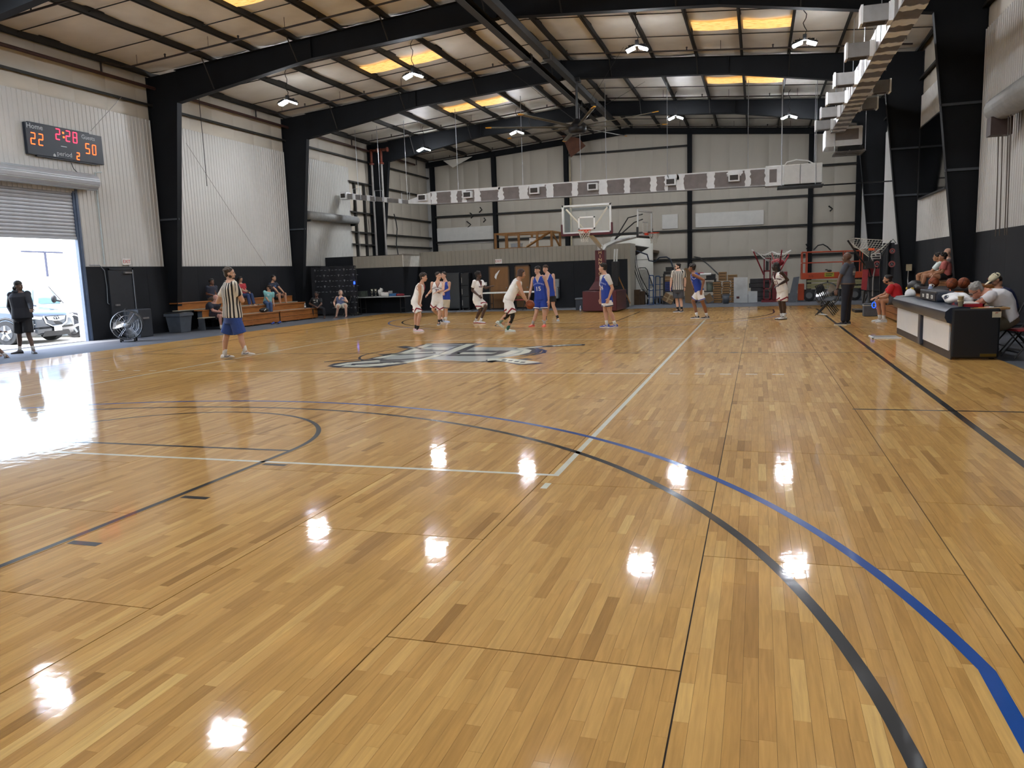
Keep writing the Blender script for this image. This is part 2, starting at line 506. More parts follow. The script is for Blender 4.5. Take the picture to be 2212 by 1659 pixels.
MB().mm((XS - .02, 17.6, 2.55), (XS + .06, 19.48, 2.60)).obj('fascia_cap', M_BEIGE, ld)
me = MB().box((0, 0, 0), (1.2, .03, 2.04)).mesh('wall_panel', M_WAIN)
for i in range(3): inst('wall_panel', me, (-9.86 - 1.21 * i, 17.64, 1.0), ld)
MB().mm((XS, 19.6, 2.4), (.64, YE, 2.55)).obj('loft_deck', mat('loft plywood', '6b5a42', .8), ld)
# ------------------------------------------------------------------ maple court: portable panels of narrow planks
def varnish(m, b):
    """thin glossy varnish with the slight waviness of a sanded floor"""
    N, L = m.node_tree.nodes, m.node_tree.links
    geo = N.new('ShaderNodeNewGeometry'); mp = N.new('ShaderNodeMapping'); mp.inputs['Scale'].default_value = (5.5, 8, 1)
    nz = N.new('ShaderNodeTexNoise'); nz.inputs['Scale'].default_value = 1.0; nz.inputs['Detail'].default_value = 2.5; nz.inputs['Roughness'].default_value = .6
    bp = N.new('ShaderNodeBump'); bp.inputs['Strength'].default_value = 1.0; bp.inputs['Distance'].default_value = WAVE
    L.new(geo.outputs['Position'], mp.inputs[0]); L.new(mp.outputs[0], nz.inputs['Vector']); L.new(nz.outputs['Fac'], bp.inputs['Height'])
    L.new(bp.outputs[0], b.inputs['Coat Normal'])
    b.inputs['Coat Weight'].default_value = .62; b.inputs['Coat Roughness'].default_value = COATR; b.inputs['Coat IOR'].default_value = 1.45
    b.inputs['Specular IOR Level'].default_value = .08
def wood_mat(name, per_object):
    m, nt, b = new_mat(name)
    N, L = nt.nodes, nt.links
    if per_object:
        at = N.new('ShaderNodeAttribute'); at.attribute_type = 'OBJECT'; at.attribute_name = 'tone'; tone = at.outputs['Fac']
    else:
        at = N.new('ShaderNodeAttribute'); at.attribute_name = 'tone'; tone = at.outputs['Fac']
    rp = N.new('ShaderNodeValToRGB'); cr = rp.color_ramp
    cr.elements[0].position = 0; cr.elements[0].color = lin('987036')
    cr.elements[1].position = 1; cr.elements[1].color = lin('d0ac6a')
    for pos, c in ((.12, 'a97f43'), (.4, 'b88d4d'), (.75, 'c59c5b')):
        e = cr.elements.new(pos); e.color = lin(c)
    L.new(tone, rp.inputs[0])
    geo = N.new('ShaderNodeNewGeometry'); mp = N.new('ShaderNodeMapping'); mp.inputs['Scale'].default_value = (38, 2.4, 1)
    off = N.new('ShaderNodeVectorMath'); off.operation = 'ADD'
    cmb = N.new('ShaderNodeCombineXYZ'); ml = N.new('ShaderNodeMath'); ml.operation = 'MULTIPLY'; ml.inputs[1].default_value = 91.7
    L.new(tone, ml.inputs[0]); L.new(ml.outputs[0], cmb.inputs[1]); L.new(ml.outputs[0], cmb.inputs[2])
    L.new(geo.outputs['Position'], off.inputs[0]); L.new(cmb.outputs[0], off.inputs[1]); L.new(off.outputs[0], mp.inputs[0])
    nz = N.new('ShaderNodeTexNoise'); nz.inputs['Scale'].default_value = 1.6; nz.inputs['Detail'].default_value = 6; nz.inputs['Distortion'].default_value = .6
    L.new(mp.outputs[0], nz.inputs['Vector'])
    r2 = N.new('ShaderNodeMapRange'); r2.inputs[1].default_value = .25; r2.inputs[2].default_value = .75; r2.inputs[3].default_value = .82; r2.inputs[4].default_value = 1.12
    L.new(nz.outputs['Fac'], r2.inputs[0])
    # darker mineral streaks here and there
    n3 = N.new('ShaderNodeTexNoise'); n3.inputs['Scale'].default_value = .55; n3.inputs['Detail'].default_value = 2
    L.new(mp.outputs[0], n3.inputs['Vector'])
    r3 = N.new('ShaderNodeMapRange'); r3.inputs[1].default_value = .66; r3.inputs[2].default_value = .78; r3.inputs[3].default_value = 1; r3.inputs[4].default_value = .82
    L.new(n3.outputs['Fac'], r3.inputs[0])
    mu = N.new('ShaderNodeMath'); mu.operation = 'MULTIPLY'; L.new(r2.outputs[0], mu.inputs[0]); L.new(r3.outputs[0], mu.inputs[1])
    mx = N.new('ShaderNodeVectorMath'); mx.operation = 'SCALE'; L.new(rp.outputs[0], mx.inputs[0]); L.new(mu.outputs[0], mx.inputs['Scale'])
    L.new(mx.outputs[0], b.inputs['Base Color'])
    b.inputs['Roughness'].default_value = .5
    varnish(m, b)
    return m
COATR = .055; WAVE = .0007
M_W1 = wood_mat('maple plank', True); M_W2 = wood_mat('maple planks', False)
CX0, NPX, PWX, PLY = -9.67, 15, 1.28, 2.575
CY0, CY1 = -20.6, 16.6
court = empty('floor_court', (0, -2, -.02), kind='structure')
MB().mm((CX0, CY0, -.03), (CX0 + NPX * PWX, CY1, -.006)).obj('panel_base', mat('dark panel joint', '1a1008', .8), court)
rnd = random.Random(11)
SW = PWX / 22
planks = []
for c in range(NPX):
    # the column 4.41..5.69 has its joints at y = -11.79 + k * PLY, its neighbours are staggered by half
    ci = round((4.41 - CX0) / PWX)
    off = -11.79 if (c - ci) % 2 == 0 else -10.50
    k0 = math.floor((CY0 - off) / PLY)
    y = off + k0 * PLY
    while y < CY1:
        a, d = max(y, CY0) + .0034, min(y + PLY, CY1) - .0034
        if d - a > .02:
            for s in range(22):
                x0 = CX0 + c * PWX + s * SW + (.0034 if s == 0 else .00045); x1 = CX0 + c * PWX + (s + 1) * SW - (.0034 if s == 21 else .00045)
                t = a; first = True
                while t < d - .01:
                    ln = rnd.uniform(.1, .8) if first else rnd.choice((rnd.uniform(.22, .6), rnd.uniform(.4, 1.1)))
                    first = False
                    e = t + ln
                    if d - e < .14: e = d
                    planks.append((x0, x1, t, min(e, d) - (.0006 if e < d else 0), min(1, max(0, rnd.gauss(.48, .19))), rnd.gauss(0, .00012), rnd.gauss(0, .0006)))
                    t = e
        y += PLY
# those that show largest become single planks
def shown(p):
    x, y = (p[0] + p[1]) / 2, (p[2] + p[3]) / 2
    v = np.array([x, y, 0]) - CAM; z = v @ CF
    if z < .5: return 0
    px, py = IW / 2 + FPX * (v @ CR) / z, IH / 2 - FPX * (v @ CU) / z
    if not (-60 < px < IW + 60 and py < IH + 40): return 0
    return (p[1] - p[0]) * (p[3] - p[2]) / z ** 3
planks.sort(key=shown, reverse=True)
def plank_geo(b, p, o=(0, 0, 0)):
    x0, x1, y0, y1, _, tx, ty = p
    zc = lambda sx, sy: .5 * (tx * sx + ty * sy * .3)
    T = [(x0, y0, zc(-1, -1)), (x1, y0, zc(1, -1)), (x1, y1, zc(1, 1)), (x0, y1, zc(-1, 1))]
    vs = T + [(v[0], v[1], -.006) for v in T]
    vs = [(v[0] - o[0], v[1] - o[1], v[2] - o[2]) for v in vs]
    b.add(vs, [(0, 1, 2, 3), (0, 4, 5, 1), (1, 5, 6, 2), (2, 6, 7, 3), (3, 7, 4, 0)])
for p in planks[:300]:
    b = MB(); o = ((p[0] + p[1]) / 2, (p[2] + p[3]) / 2, -.006)
    plank_geo(b, p, o)
    inst('plank', b.mesh('plank', M_W1), o, court)['tone'] = p[4]
b = MB()
for p in planks[300:]: plank_geo(b, p)
rest = b.obj('planks', M_W2, court, loc=(0, 0, 0)); rest['kind'] = 'stuff'
tn = rest.data.attributes.new('tone', 'FLOAT', 'FACE')
tn.data.foreach_set('value', np.repeat(np.array([p[4] for p in planks[300:]], dtype=np.float32), 5))
# ------------------------------------------------------------------ painted lines
def paint(name, col):
    m = mat(name, col, .35, var=.07, scale=5, coat=1.0)
    varnish(m, m.node_tree.nodes['Principled BSDF'])
    return m
P_BLK, P_BLU, P_WHT, P_NVY, P_SLV, P_CRM = paint('black line paint', '1a1b1c'), paint('blue line paint', '1a4890'), paint('white line paint', 'cfd2c6'), paint('navy logo paint', '14182c'), paint('silver logo paint', 'a2aaa8'), paint('cream logo paint', 'd8dccb')
ZL = .0008
def strip(pts, w, m, name='court_line', z=ZL, closed=False):
    pts = [Vector((p[0], p[1], 0)) for p in pts]; n = len(pts); vs = []
    for i, p in enumerate(pts):
        if closed: t = pts[(i + 1) % n] - pts[i - 1]
        else: t = pts[min(i + 1, n - 1)] - pts[max(i - 1, 0)]
        t.normalize(); q = Vector((-t.y, t.x, 0)) * w / 2
        vs += [(p.x + q.x, p.y + q.y, z), (p.x - q.x, p.y - q.y, z)]
    m_ = n if closed else n - 1
    b = MB(); b.add(vs, [(2 * i + 1, 2 * ((i + 1) % n) + 1, 2 * ((i + 1) % n), 2 * i) for i in range(m_)])
    return b.obj(name, m, court)
def arc(cx, cy, r, a0, a1, n=72):
    return [(cx + r * math.cos(math.radians(a0 + (a1 - a0) * i / n)), cy + r * math.sin(math.radians(a0 + (a1 - a0) * i / n))) for i in range(n + 1)]
VB = 4.475
strip([(VB, -9), (VB, 9)], .05, P_WHT); strip([(-VB, -9), (-VB, 9)], .05, P_WHT)
strip([(-VB, -8.975), (VB - .02, -8.975)], .05, P_WHT); strip([(-VB, 8.975), (VB - .02, 8.975)], .05, P_WHT)
for y in (-2.96, 2.96):
    strip([(-VB, y), (VB, y)], .05, P_WHT)
    for k in range(5):
        for s in (-1, 1): strip([(s * (4.71 + .366 * k), y), (s * (4.87 + .366 * k), y)], .05, P_WHT)
for sx in (-1, 1):
    for sy in (-1, 1): strip([(sx * VB, sy * 9.21), (sx * VB, sy * 9.36)], .05, P_WHT)
SLX = 7.91
for s in (-1, 1):
    strip([(s * SLX, -14.33), (s * SLX, 14.33)], .07, P_BLK)
    strip([(-SLX, s * 14.33), (SLX, s * 14.33)], .05, P_BLK)
    # lane, free throw circle
    for q in (-1, 1):
        strip([(q * 1.81, s * 14.33), (q * 1.81, s * 8.55)], .05, P_BLK)
        for dy in (9.06, 10.07, 11.08): strip([(q * 1.87, s * dy), (q * 2.1, s * dy)], .06, P_BLK, z=ZL * 1.5)
    strip([(-1.83, s * 8.547), (1.83, s * 8.547)], .05, P_BLK, z=ZL * 1.3)
    strip(arc(0, s * 8.547, 1.805, 0, s * -180 if s > 0 else 180), .05, P_BLK)
    # three point arcs
    strip(arc(0, s * 12.895, 6.49, 0 if s < 0 else 0, 180 * -s if s > 0 else 180, 110), .06, P_BLK)
    strip([(6.49, s * 12.9), (6.49, s * 14.33)], .055, P_BLK); strip([(-6.49, s * 12.9), (-6.49, s * 14.33)], .055, P_BLK)
    a0 = math.degrees(math.asin(1.385 / 6.957))
    A = arc(0, s * 12.895, 6.957, a0 * -s, -s * (180 - a0), 110)
    strip([(6.82, s * 14.33)] + A + [(-6.82, s * 14.33)], .062, P_BLU, z=ZL * 1.2)
    for q in (-1, 1): strip([(q * 6.95, s * 5.74), (q * 8.6, s * 5.74)], .05, P_BLK)
strip([(-SLX, 0), (SLX, 0)], .05, P_BLK)
strip(arc(0, 0, 1.83, 0, 360, 64)[:-1], .05, P_BLK, closed=True)
b = MB(); b.add([(5.56 + .09 * math.cos(a) , .06 * math.sin(a), ZL * 1.3) for a in [k * pi / 8 for k in range(16)]], [tuple(range(16))]); b.obj('court_mark', P_BLK, court)
# ------------------------------------------------------------------ centre logo (traced on the floor)
def LG(x, y): return atZ(700 + x * .28029, 700 + y * .28029, 0)
def blob(pts, m, z, name='logo_piece'):
    b = MB(); b.add([(*(LG(x, y)[:2]), z) for x, y in pts], [tuple(range(len(pts)))])
    bm = bmesh.new(); o = b.obj(name, m, court); bm.from_mesh(o.data)
    for f in bm.faces:
        f.normal_update()
        if f.normal.z < 0: f.normal_flip()
    bm.to_mesh(o.data); bm.free()
    return o
def stroke(pts, w, m, z, name='logo_piece'):
    return strip([LG(x, y) for x, y in pts], w * (1.7 if m is P_NVY else 1.7 if m is P_CRM else 1.3), m, name, z)
Z1, Z2, Z3, Z4 = .0016, .0022, .0028, .0034
blob([(60, 322), (105, 303), (290, 283), (420, 262), (600, 230), (790, 150), (1165, 148), (1110, 178), (1480, 180), (1560, 188), (1600, 203), (1585, 222), (1500, 243), (1350, 262), (1240, 288), (1090, 288), (800, 272), (640, 300), (450, 334), (130, 332)], P_SLV, Z1)
stroke([(70, 322), (110, 306), (290, 286), (470, 268)], .13, P_NVY, Z2)
stroke([(70, 322), (140, 330), (440, 330), (560, 312), (605, 300), (560, 290), (430, 296)], .16, P_NVY, Z2)
stroke([(95, 322), (200, 301), (420, 283)], .10, P_CRM, Z3)
stroke([(150, 325), (330, 326), (520, 308), (585, 299)], .10, P_CRM, Z3)
stroke([(210, 313), (330, 308), (450, 300)], .14, P_NVY, Z3)
stroke([(240, 319), (400, 312), (500, 303)], .08, P_CRM, Z4)
stroke([(0, 291), (200, 279), (420, 268)], .06, P_NVY, Z2)
stroke([(380, 268), (600, 222), (790, 158)], .14, P_NVY, Z2)
stroke([(400, 266), (620, 222), (810, 158)], .10, P_CRM, Z3)
stroke([(470, 232), (500, 240), (640, 232), (860, 222)], .18, P_NVY, Z2)
stroke([(520, 236), (660, 226), (840, 218)], .10, P_CRM, Z3)
stroke([(590, 172), (680, 186), (860, 196)], .16, P_NVY, Z2)
stroke([(660, 182), (820, 192), (960, 190)], .09, P_CRM, Z3)
stroke([(780, 160), (1040, 152), (1170, 152)], .16, P_NVY, Z2)
stroke([(800, 172), (1000, 168), (1110, 165)], .14, P_NVY, Z2)
stroke([(740, 208), (920, 206), (1020, 200)], .14, P_NVY, Z2)
stroke([(1160, 152), (1080, 178), (960, 232)], .26, P_NVY, Z3)
stroke([(1135, 154), (1060, 180), (930, 232)], .13, P_CRM, Z4)
stroke([(430, 282), (600, 276), (760, 262), (900, 240)], .15, P_NVY, Z2)
stroke([(620, 300), (760, 274), (880, 240)], .09, P_CRM, Z3)
stroke([(1000, 212), (1180, 210), (1340, 214)], .20, P_NVY, Z2)
stroke([(960, 240), (1140, 240), (1310, 238)], .20, P_NVY, Z2)
stroke([(1020, 226), (1180, 224), (1320, 224)], .10, P_CRM, Z3)
stroke([(1340, 212), (1420, 210), (1370, 228), (1310, 244)], .22, P_NVY, Z3)
stroke([(1490, 204), (1420, 228), (1345, 246)], .14, P_CRM, Z4)
stroke([(1540, 188), (1600, 200), (1590, 216), (1500, 240)], .20, P_NVY, Z2)
stroke([(1510, 190), (1570, 203), (1550, 220), (1470, 240)], .10, P_CRM, Z3)
stroke([(1490, 192), (1640, 176), (1900, 162), (2010, 160)], .20, P_NVY, Z2)
stroke([(1500, 190), (1650, 177), (1760, 170)], .12, P_CRM, Z3)
for k in range(5): stroke([(1700 + 40 * k, 176 - 3 * k), (1722 + 40 * k, 172 - 3 * k)], .12, P_CRM, Z3)
stroke([(1895, 162), (1985, 160)], .12, P_SLV, Z3)
stroke([(1660, 192), (1705, 206), (1690, 222), (1600, 242)], .07, P_BLK, Z2)
stroke([(1230, 286), (1280, 292), (1320, 280), (1470, 282), (1590, 268)], .16, P_NVY, Z2)
blob([(1245, 283), (1270, 268), (1360, 266), (1480, 276), (1560, 296), (1680, 300), (1640, 310), (1500, 316), (1380, 292), (1260, 292)], P_NVY, Z2)
stroke([(1260, 276), (1370, 272), (1480, 286), (1600, 302)], .22, P_CRM, Z3)
for k in range(4): stroke([(1380 + 48 * k, 282 + 6 * k), (1396 + 48 * k, 274 + 6 * k)], .05, P_NVY, Z4)
stroke([(1500, 312), (1600, 310), (1680, 301)], .08, P_NVY, Z4)
stroke([(800, 286), (960, 290), (1230, 292)], .05, P_BLK, Z2)
# ------------------------------------------------------------------ lamps
M_BLACKM = mat('black metal', '17181a', .45, var=.2, scale=8)
M_GALV = mat('galvanised sheet', '8d8a88', .42, metal=.55, var=.12, scale=4)
M_ROD = mat('zinc rod', 'b9bcc0', .35, metal=.8, var=.05)
M_MASTIC = mat('white duct sealant', 'f0f3f4', .6, var=.05, scale=6, bump=.3)
M_DUCTBRD = mat('grey duct board', '7d7674', .6, var=.14, scale=3.5)
M_WHITE = mat('white paint', 'dcdcd8', .5, var=.04)
M_LENS = mat('lamp lens', 'ffffff', .3, emit=('f4f8ff', LAMP_W))
def lamp(x, y, label):
    z = rz_top(x) - .98
    t = empty('ceiling_lamp', (x, y, z), label, 'lamp', 'ceiling lamps')
    b = MB(); pts = [(x + .05 * math.sin(k * 1.7), y + .03 * math.cos(k * 2.1), z + .22 + k * .11) for k in range(9)]
    b.path(pts, .012, 5); b.obj('cord', M_BLACKM, t)
    b = MB(); b.box((x, y, z + .16), (.1, .1, .16)); b.tube((x - .26, y, z + .1), (x + .26, y, z + .1), .02); b.obj('bracket', M_BLACKM, t, bevel=.005)
    for s in (-1, 1):
        M = Matrix.Rotation(s * .35, 3, 'Y'); c = Vector((x + s * .2, y, z + .03))
        h = MB().box(c, (.30, .26, .05), M=M).obj('lamp_head', M_BLACKM, t, bevel=.008)
        MB().box(c - M @ Vector((0, 0, .045)), (.25, .21, .05), M=M).obj('lens', M_LENS, h)
        b = MB()
        for k in range(4): b.box(c + M @ Vector((-.09 + .06 * k, 0, .045)), (.012, .22, .04), M=M)
        b.obj('heat_sink', M_BLACKM, h)
LX = (-9.6, -4.85, 2.45, 7.15)
wh = ('leftmost', 'second from the left', 'third from the left', 'rightmost')
for r, y in enumerate((-13.4, -1.8, 9.8, 21.4)):
    rw = ('row behind the viewer', 'row over the near half court', 'nearer visible row', 'farther visible row')[r]
    for k, x in enumerate(LX): lamp(x, y, 'bright twin-head hanging lamp in the %s, %s' % (rw, wh[k]))
# ------------------------------------------------------------------ long duct across the far end
DY = 19.1
dt = empty('air_duct', (-1, DY, 4.75), 'long grey metal duct with white sealant patches hanging across the far end', 'duct')
def dz0(x): return 4.84 - (x + 8.3) * .0075
def dz1(x): return dz0(x) + .53 + (x + 8.3) * .0095
def dpt(px): return atY(px, 420, DY).x
xa, xb = dpt(930), dpt(1653)
b = MB()
for x, nx in ((xa, xb),):
    b.add([(x, DY, dz0(x)), (nx, DY, dz0(nx)), (nx, DY, dz1(nx)), (x, DY, dz1(x)), (x, DY + .6, dz0(x)), (nx, DY + .6, dz0(nx)), (nx, DY + .6, dz1(nx)), (x, DY + .6, dz1(x))],
          [(0, 1, 2, 3), (5, 4, 7, 6), (3, 2, 6, 7), (1, 0, 4, 5), (0, 3, 7, 4), (1, 5, 6, 2)])
b.obj('duct_body', M_DUCTBRD, dt)
def side_strip(nm, m, za, zb, t=.012):
    b = MB(); b.add([(xa, DY - t, za(xa)), (xb, DY - t, za(xb)), (xb, DY - t, zb(xb)), (xa, DY - t, zb(xa)), (xa, DY + .02, za(xa)), (xb, DY + .02, za(xb)), (xb, DY + .02, zb(xb)), (xa, DY + .02, zb(xa))],
                    [(0, 1, 2, 3), (3, 2, 6, 7), (1, 0, 4, 5), (0, 3, 7, 4), (1, 5, 6, 2)])
    b.obj(nm, m, dt)
side_strip('edge_trim', M_GALV, lambda x: dz0(x) - .03, lambda x: dz0(x) + .025)
side_strip('edge_trim', M_MASTIC, lambda x: dz1(x) - .03, lambda x: dz1(x) + .02)
rj = random.Random(3)
def band(x0, x1, v0=0.0, v1=1.0, jag=.05):
    n = 7; L, R = [], []
    for i in range(n + 1):
        v = v0 + (v1 - v0) * i / n
        L.append((x0 + rj.uniform(-jag, jag * .3), v)); R.append((x1 + rj.uniform(-jag * .3, jag * 1.2), v))
    poly = L + R[::-1]; poly = poly[::-1]
    b = MB(); b.prism(poly, lambda u, v, t: (u, DY - .004 - t, dz0(u) + (dz1(u) - dz0(u)) * v), 0, .012)
    b.obj('sealant_patch', M_MASTIC, dt)
c7 = lambda z: dpt(740 + z * .25316); c8 = lambda z: dpt(1300 + z * .25316)
for f, prs in ((c7, ((760, 800), (925, 972), (1022, 1050), (1125, 1170), (1332, 1370), (1512, 1580), (1742, 1795), (1962, 2005))), (c8, ((-20, 45), (195, 240), (418, 465), (540, 562), (640, 700), (902, 955), (1225, 1262), (1395, 1413)))):
    for p, q in prs: band(f(p), f(q))
for p, q in ((1170, 1340), (1600, 1720)): band(c7(p), c7(q), .82, 1.0, .08)
for p, q in ((565, 650), (1075, 1190)): band(c8(p), c8(q), .66, 1.0, .06)
M_GRILL = mat('dark vent mouth', '3c3835', .6)
for x in (c7(690), c7(1075), c7(1645), c7(2140), c8(590), c8(1128)):
    z = (dz0(x) + dz1(x)) / 2 + .03
    v = MB().mm((x - .22, DY - .22, z - .15), (x + .22, DY, z + .15)).obj('vent', M_MASTIC, dt, bevel=.012)
    MB().mm((x - .16, DY - .235, z - .1), (x + .16, DY - .21, z + .1)).obj('grille', M_GRILL, v)
# reduced left branch
def seg(p, q, w, h0, h1, m, parent, nm='duct_segment'):
    b = MB(); p, q = Vector(p), Vector(q)
    b.add([(p.x, p.y - w, p.z), (p.x, p.y + w, p.z), (p.x, p.y + w, p.z + h0), (p.x, p.y - w, p.z + h0), (q.x, q.y - w, q.z), (q.x, q.y + w, q.z), (q.x, q.y + w, q.z + h1), (q.x, q.y - w, q.z + h1)],
          [(0, 1, 2, 3), (7, 6, 5, 4), (0, 4, 5, 1), (1, 5, 6, 2), (2, 6, 7, 3), (3, 7, 4, 0)])
    return b.obj(nm, m, parent)
el = atY(888, 441, DY + .3); en = atY(752, 430, DY + .3)
seg((xa, DY + .3, dz0(xa)), (el.x, DY + .3, el.z), .3, .53, .16, M_MASTIC, dt)
seg(el, en, .16, .16, .26, M_GALV, dt)
for k in (.12, .35, .62, .85):
    p = el.lerp(en, k); seg((p.x, p.y, p.z - .012), (p.x - .16, p.y, p.z + .01), .175, .19 + .1 * k, .2 + .1 * k, M_MASTIC, dt, 'sealant_patch')
v = MB().mm((en.x - .3, en.y - .25, en.z - .02), (en.x + .05, en.y + .2, en.z + .3)).obj('vent', M_MASTIC, dt, bevel=.01)
MB().mm((en.x - .24, en.y - .265, en.z + .05), (en.x - .02, en.y - .24, en.z + .24)).obj('grille', M_GRILL, v)
for px in (930 + 60, 1130, 1255, 1310, 1442, 1615):
    x = dpt(px)
    MB().tube((x, DY + .02, dz1(x) - .05), (x, DY + .02, rz_top(x) + .05), .013, seg=6).obj('hanger_rod', M_ROD, dt)
for px in (775, 822, 880):
    x = atY(px, 425, DY + .3).x; z = el.z + (x - el.x) / (en.x - el.x) * (en.z - el.z)
    MB().tube((x, DY + .3, z + .1), (x, DY + .3, rz_top(x) + .05), .012, seg=6).obj('hanger_rod', M_ROD, dt)
    MB().path([(x - .2, DY + .12, z), (x - .2, DY + .12, z + .5), (x + .2, DY + .12, z + .5), (x + .2, DY + .12, z)], .015, 6).obj('hanger_yoke', M_ROD, dt)
# air handler at its right end
x0, x1 = xb, atY(1776, 375, DY).x
ah = empty('air_handler', ((x0 + x1) / 2, DY, 4.72), 'white insulated air handler box on a black tray at the end of the long duct', 'air handler')
xm = x0 + (x1 - x0) * .335
MB().mm((x0, DY - .08, 4.68), (xm, DY + .7, 5.47)).obj('plenum', M_MASTIC, ah, bevel=.02)
MB().mm((x0 + .15, DY - .09, 4.82), (x0 + .43, DY - .07, 5.33)).obj('access_panel', M_DUCTBRD, ah)
MB().mm((xm, DY - .1, 4.70), (xm + (x1 - xm) * .42, DY + .7, 5.46)).obj('casing', M_WHITE, ah, bevel=.02)
MB().mm((xm + (x1 - xm) * .43, DY - .1, 4.70), (x1, DY + .7, 5.46)).obj('casing', M_WHITE, ah, bevel=.02)
MB().mm((xm - .25, DY - .18, 4.57), (x1 + .05, DY + .75, 4.64)).obj('drip_tray', M_BLACKM, ah)
for x in (xm - .1, x1 - .25):
    for y in (DY - .14, DY + .72): MB().tube((x, y, 4.58), (x, y, rz_top(x)), .012, seg=6).obj('hanger_rod', M_ROD, ah)
MB().path([(xm + .0, DY + .2, 5.46), (xm + .1, DY + .2, 5.6), (xm + .45, DY + .2, 5.68), (xm + .9, DY + .2, 5.6), (x1 - .3, DY + .2, 5.47)], .025, 6).obj('refrigerant_line', M_WHITE, ah)
MB().tube((x1 - .05, DY + .3, 4.62), (XR, DY + 1.2, 4.7), .03, seg=6).obj('drain_pipe', M_BLACKM, ah)
# ------------------------------------------------------------------ duct along the right side
d2 = empty('air_duct', (8.85, 9, 6.5), 'grey metal duct with white stripes and box outlets running along the right side', 'duct')
X0, X1, Z0, Z1_ = 8.60, 9.07, 6.5, 7.05
MB().mm((X0, -4, Z0), (X1, 18.8, Z1_)).obj('duct_body', M_GALV, d2)
y = -3.4
while y < 18.5:
    w = rj.uniform(.22, .42)
    def jf(u, v, t): return (u, v, t)
    n = 6; E0 = [(X0 - .006 + (X1 - X0 + .012) * i / n, y + rj.uniform(-.05, .05)) for i in range(n + 1)]; E1 = [(X1 + .006 - (X1 - X0 + .012) * i / n, y + w + rj.uniform(-.09, .09)) for i in range(n + 1)]
    b = MB(); b.prism(E0 + E1, jf, Z0 - .012, Z0); b.mm((X0 - .012, y, Z0 - .012), (X0, y + w, Z1_)); b.mm((X1, y, Z0), (X1 + .01, y + w, Z1_))
    b.obj('sealant_patch', M_MASTIC, d2)
    y += w + rj.uniform(.42, .75)
MB().mm((X0 - .015, -4, Z0 - .01), (X0 + .02, 18.8, Z0 + .02)).obj('edge_trim', M_GALV, d2)
for y, s in ((1.2, -1), (4.0, -1), (6.95, -1), (10.1, -1), (12.75, -1), (15.2, -1), (17.8, -1), (11.6, 1), (14.2, 1)):
    ln = .62 if s < 0 else .58
    xo = X0 if s < 0 else X1
    v = MB().mm((xo, y - .02, Z0 + .02), (xo + s * ln, y + .34, Z0 + .36)).obj('vent', M_GALV, d2, bevel=.01)
    MB().mm((xo + s * (ln - .03), y - .035, Z0), (xo + s * (ln + .015), y + .355, Z0 + .38)).obj('sealant_patch', M_MASTIC, v); MB().mm((xo, y - .04, Z0 + .0), (xo + s * .1, y + .36, Z0 + .38)).obj('sealant_patch', M_MASTIC, v)
    MB().mm((xo + s * .15, y + .05, Z0 + .008), (xo + s * (ln - .1), y + .28, Z0 + .022)).obj('grille', M_GRILL, v)
for y in (2.6, 5.6, 8.6, 11.2, 14.0, 16.6):
    for x in (X0 - .03, X1 + .03): MB().tube((x, y, Z0 - .02), (x, y, rz_top(x) + .02), .009, seg=5).obj('hanger_rod', M_ROD, d2)
a2 = empty('air_handler', (9.0, 18.9, 5.8), 'large white-framed air handler on a wire shelf at the end of the right duct', 'air handler')
p, q = atY(1783, 318, 18.9), atY(1864, 270, 18.9)
MB().mm((p.x, 18.9, p.z), (q.x, 20.3, q.z)).obj('casing', M_MASTIC, a2, bevel=.03)
MB().mm((p.x + .35, 18.885, p.z + .22), (q.x - .14, 18.91, q.z - .1)).obj('front_panel', M_DUCTBRD, a2)
b = MB()
for k in range(5): b.mm((p.x + .35, 18.8 + .35 * k, p.z - .24), (q.x + .12, 18.83 + .35 * k, p.z - .21))
for k in range(3): b.mm((p.x + .35 + k * .5, 18.8, p.z - .21), (p.x + .39 + k * .5, 20.2, p.z - .18))
b.obj('shelf_frame', M_GALV, a2)
MB().mm((p.x + .45, 18.95, p.z - .18), (q.x + .05, 20.1, p.z - .03)).obj('drip_tray', M_BLACKM, a2)
for x in (p.x + .33, q.x + .1): MB().tube((x, 18.85, p.z - .22), (x, 18.85, rz_top(x)), .012, seg=6).obj('hanger_rod', M_ROD, a2)
# ------------------------------------------------------------------ big ceiling fan
fc = Vector((-.58, 15.1, 6.93))
ft = empty('ceiling_fan', fc, 'huge black eight-blade ceiling fan with yellow blade tips under the ridge', 'fan')
M_BLADE = mat('dull aluminium blade', '5a5548', .4, metal=.4, var=.15)
M_YEL = mat('yellow blade tip', 'd79a1e', .4)
b = MB(); b.lathe([(0, -.22), (.26, -.22), (.34, -.14), (.34, .06), (.22, .12), (.1, .3), (0, .3)], fc, seg=20); b.obj('motor_hub', M_BLACKM, ft, True)
MB().tube(fc + Vector((0, 0, .25)), (fc.x, fc.y, 8.68), .05).obj('downrod', M_BLACKM, ft)
b = MB(); b.box((fc.x, fc.y, 8.62), (.3, .3, .14)); b.obj('mounting_bracket', M_BLACKM, ft)
tips = [(1432, 232), (1180, 243), (1055, 274), (1450, 257), (1425, 285), (1305, 308), (1160, 316)]
angs = sorted(math.atan2(*(lambda p: (p.y - fc.y, p.x - fc.x))(atZ(x, y, 6.98))) for x, y in tips)
a0 = angs[0]
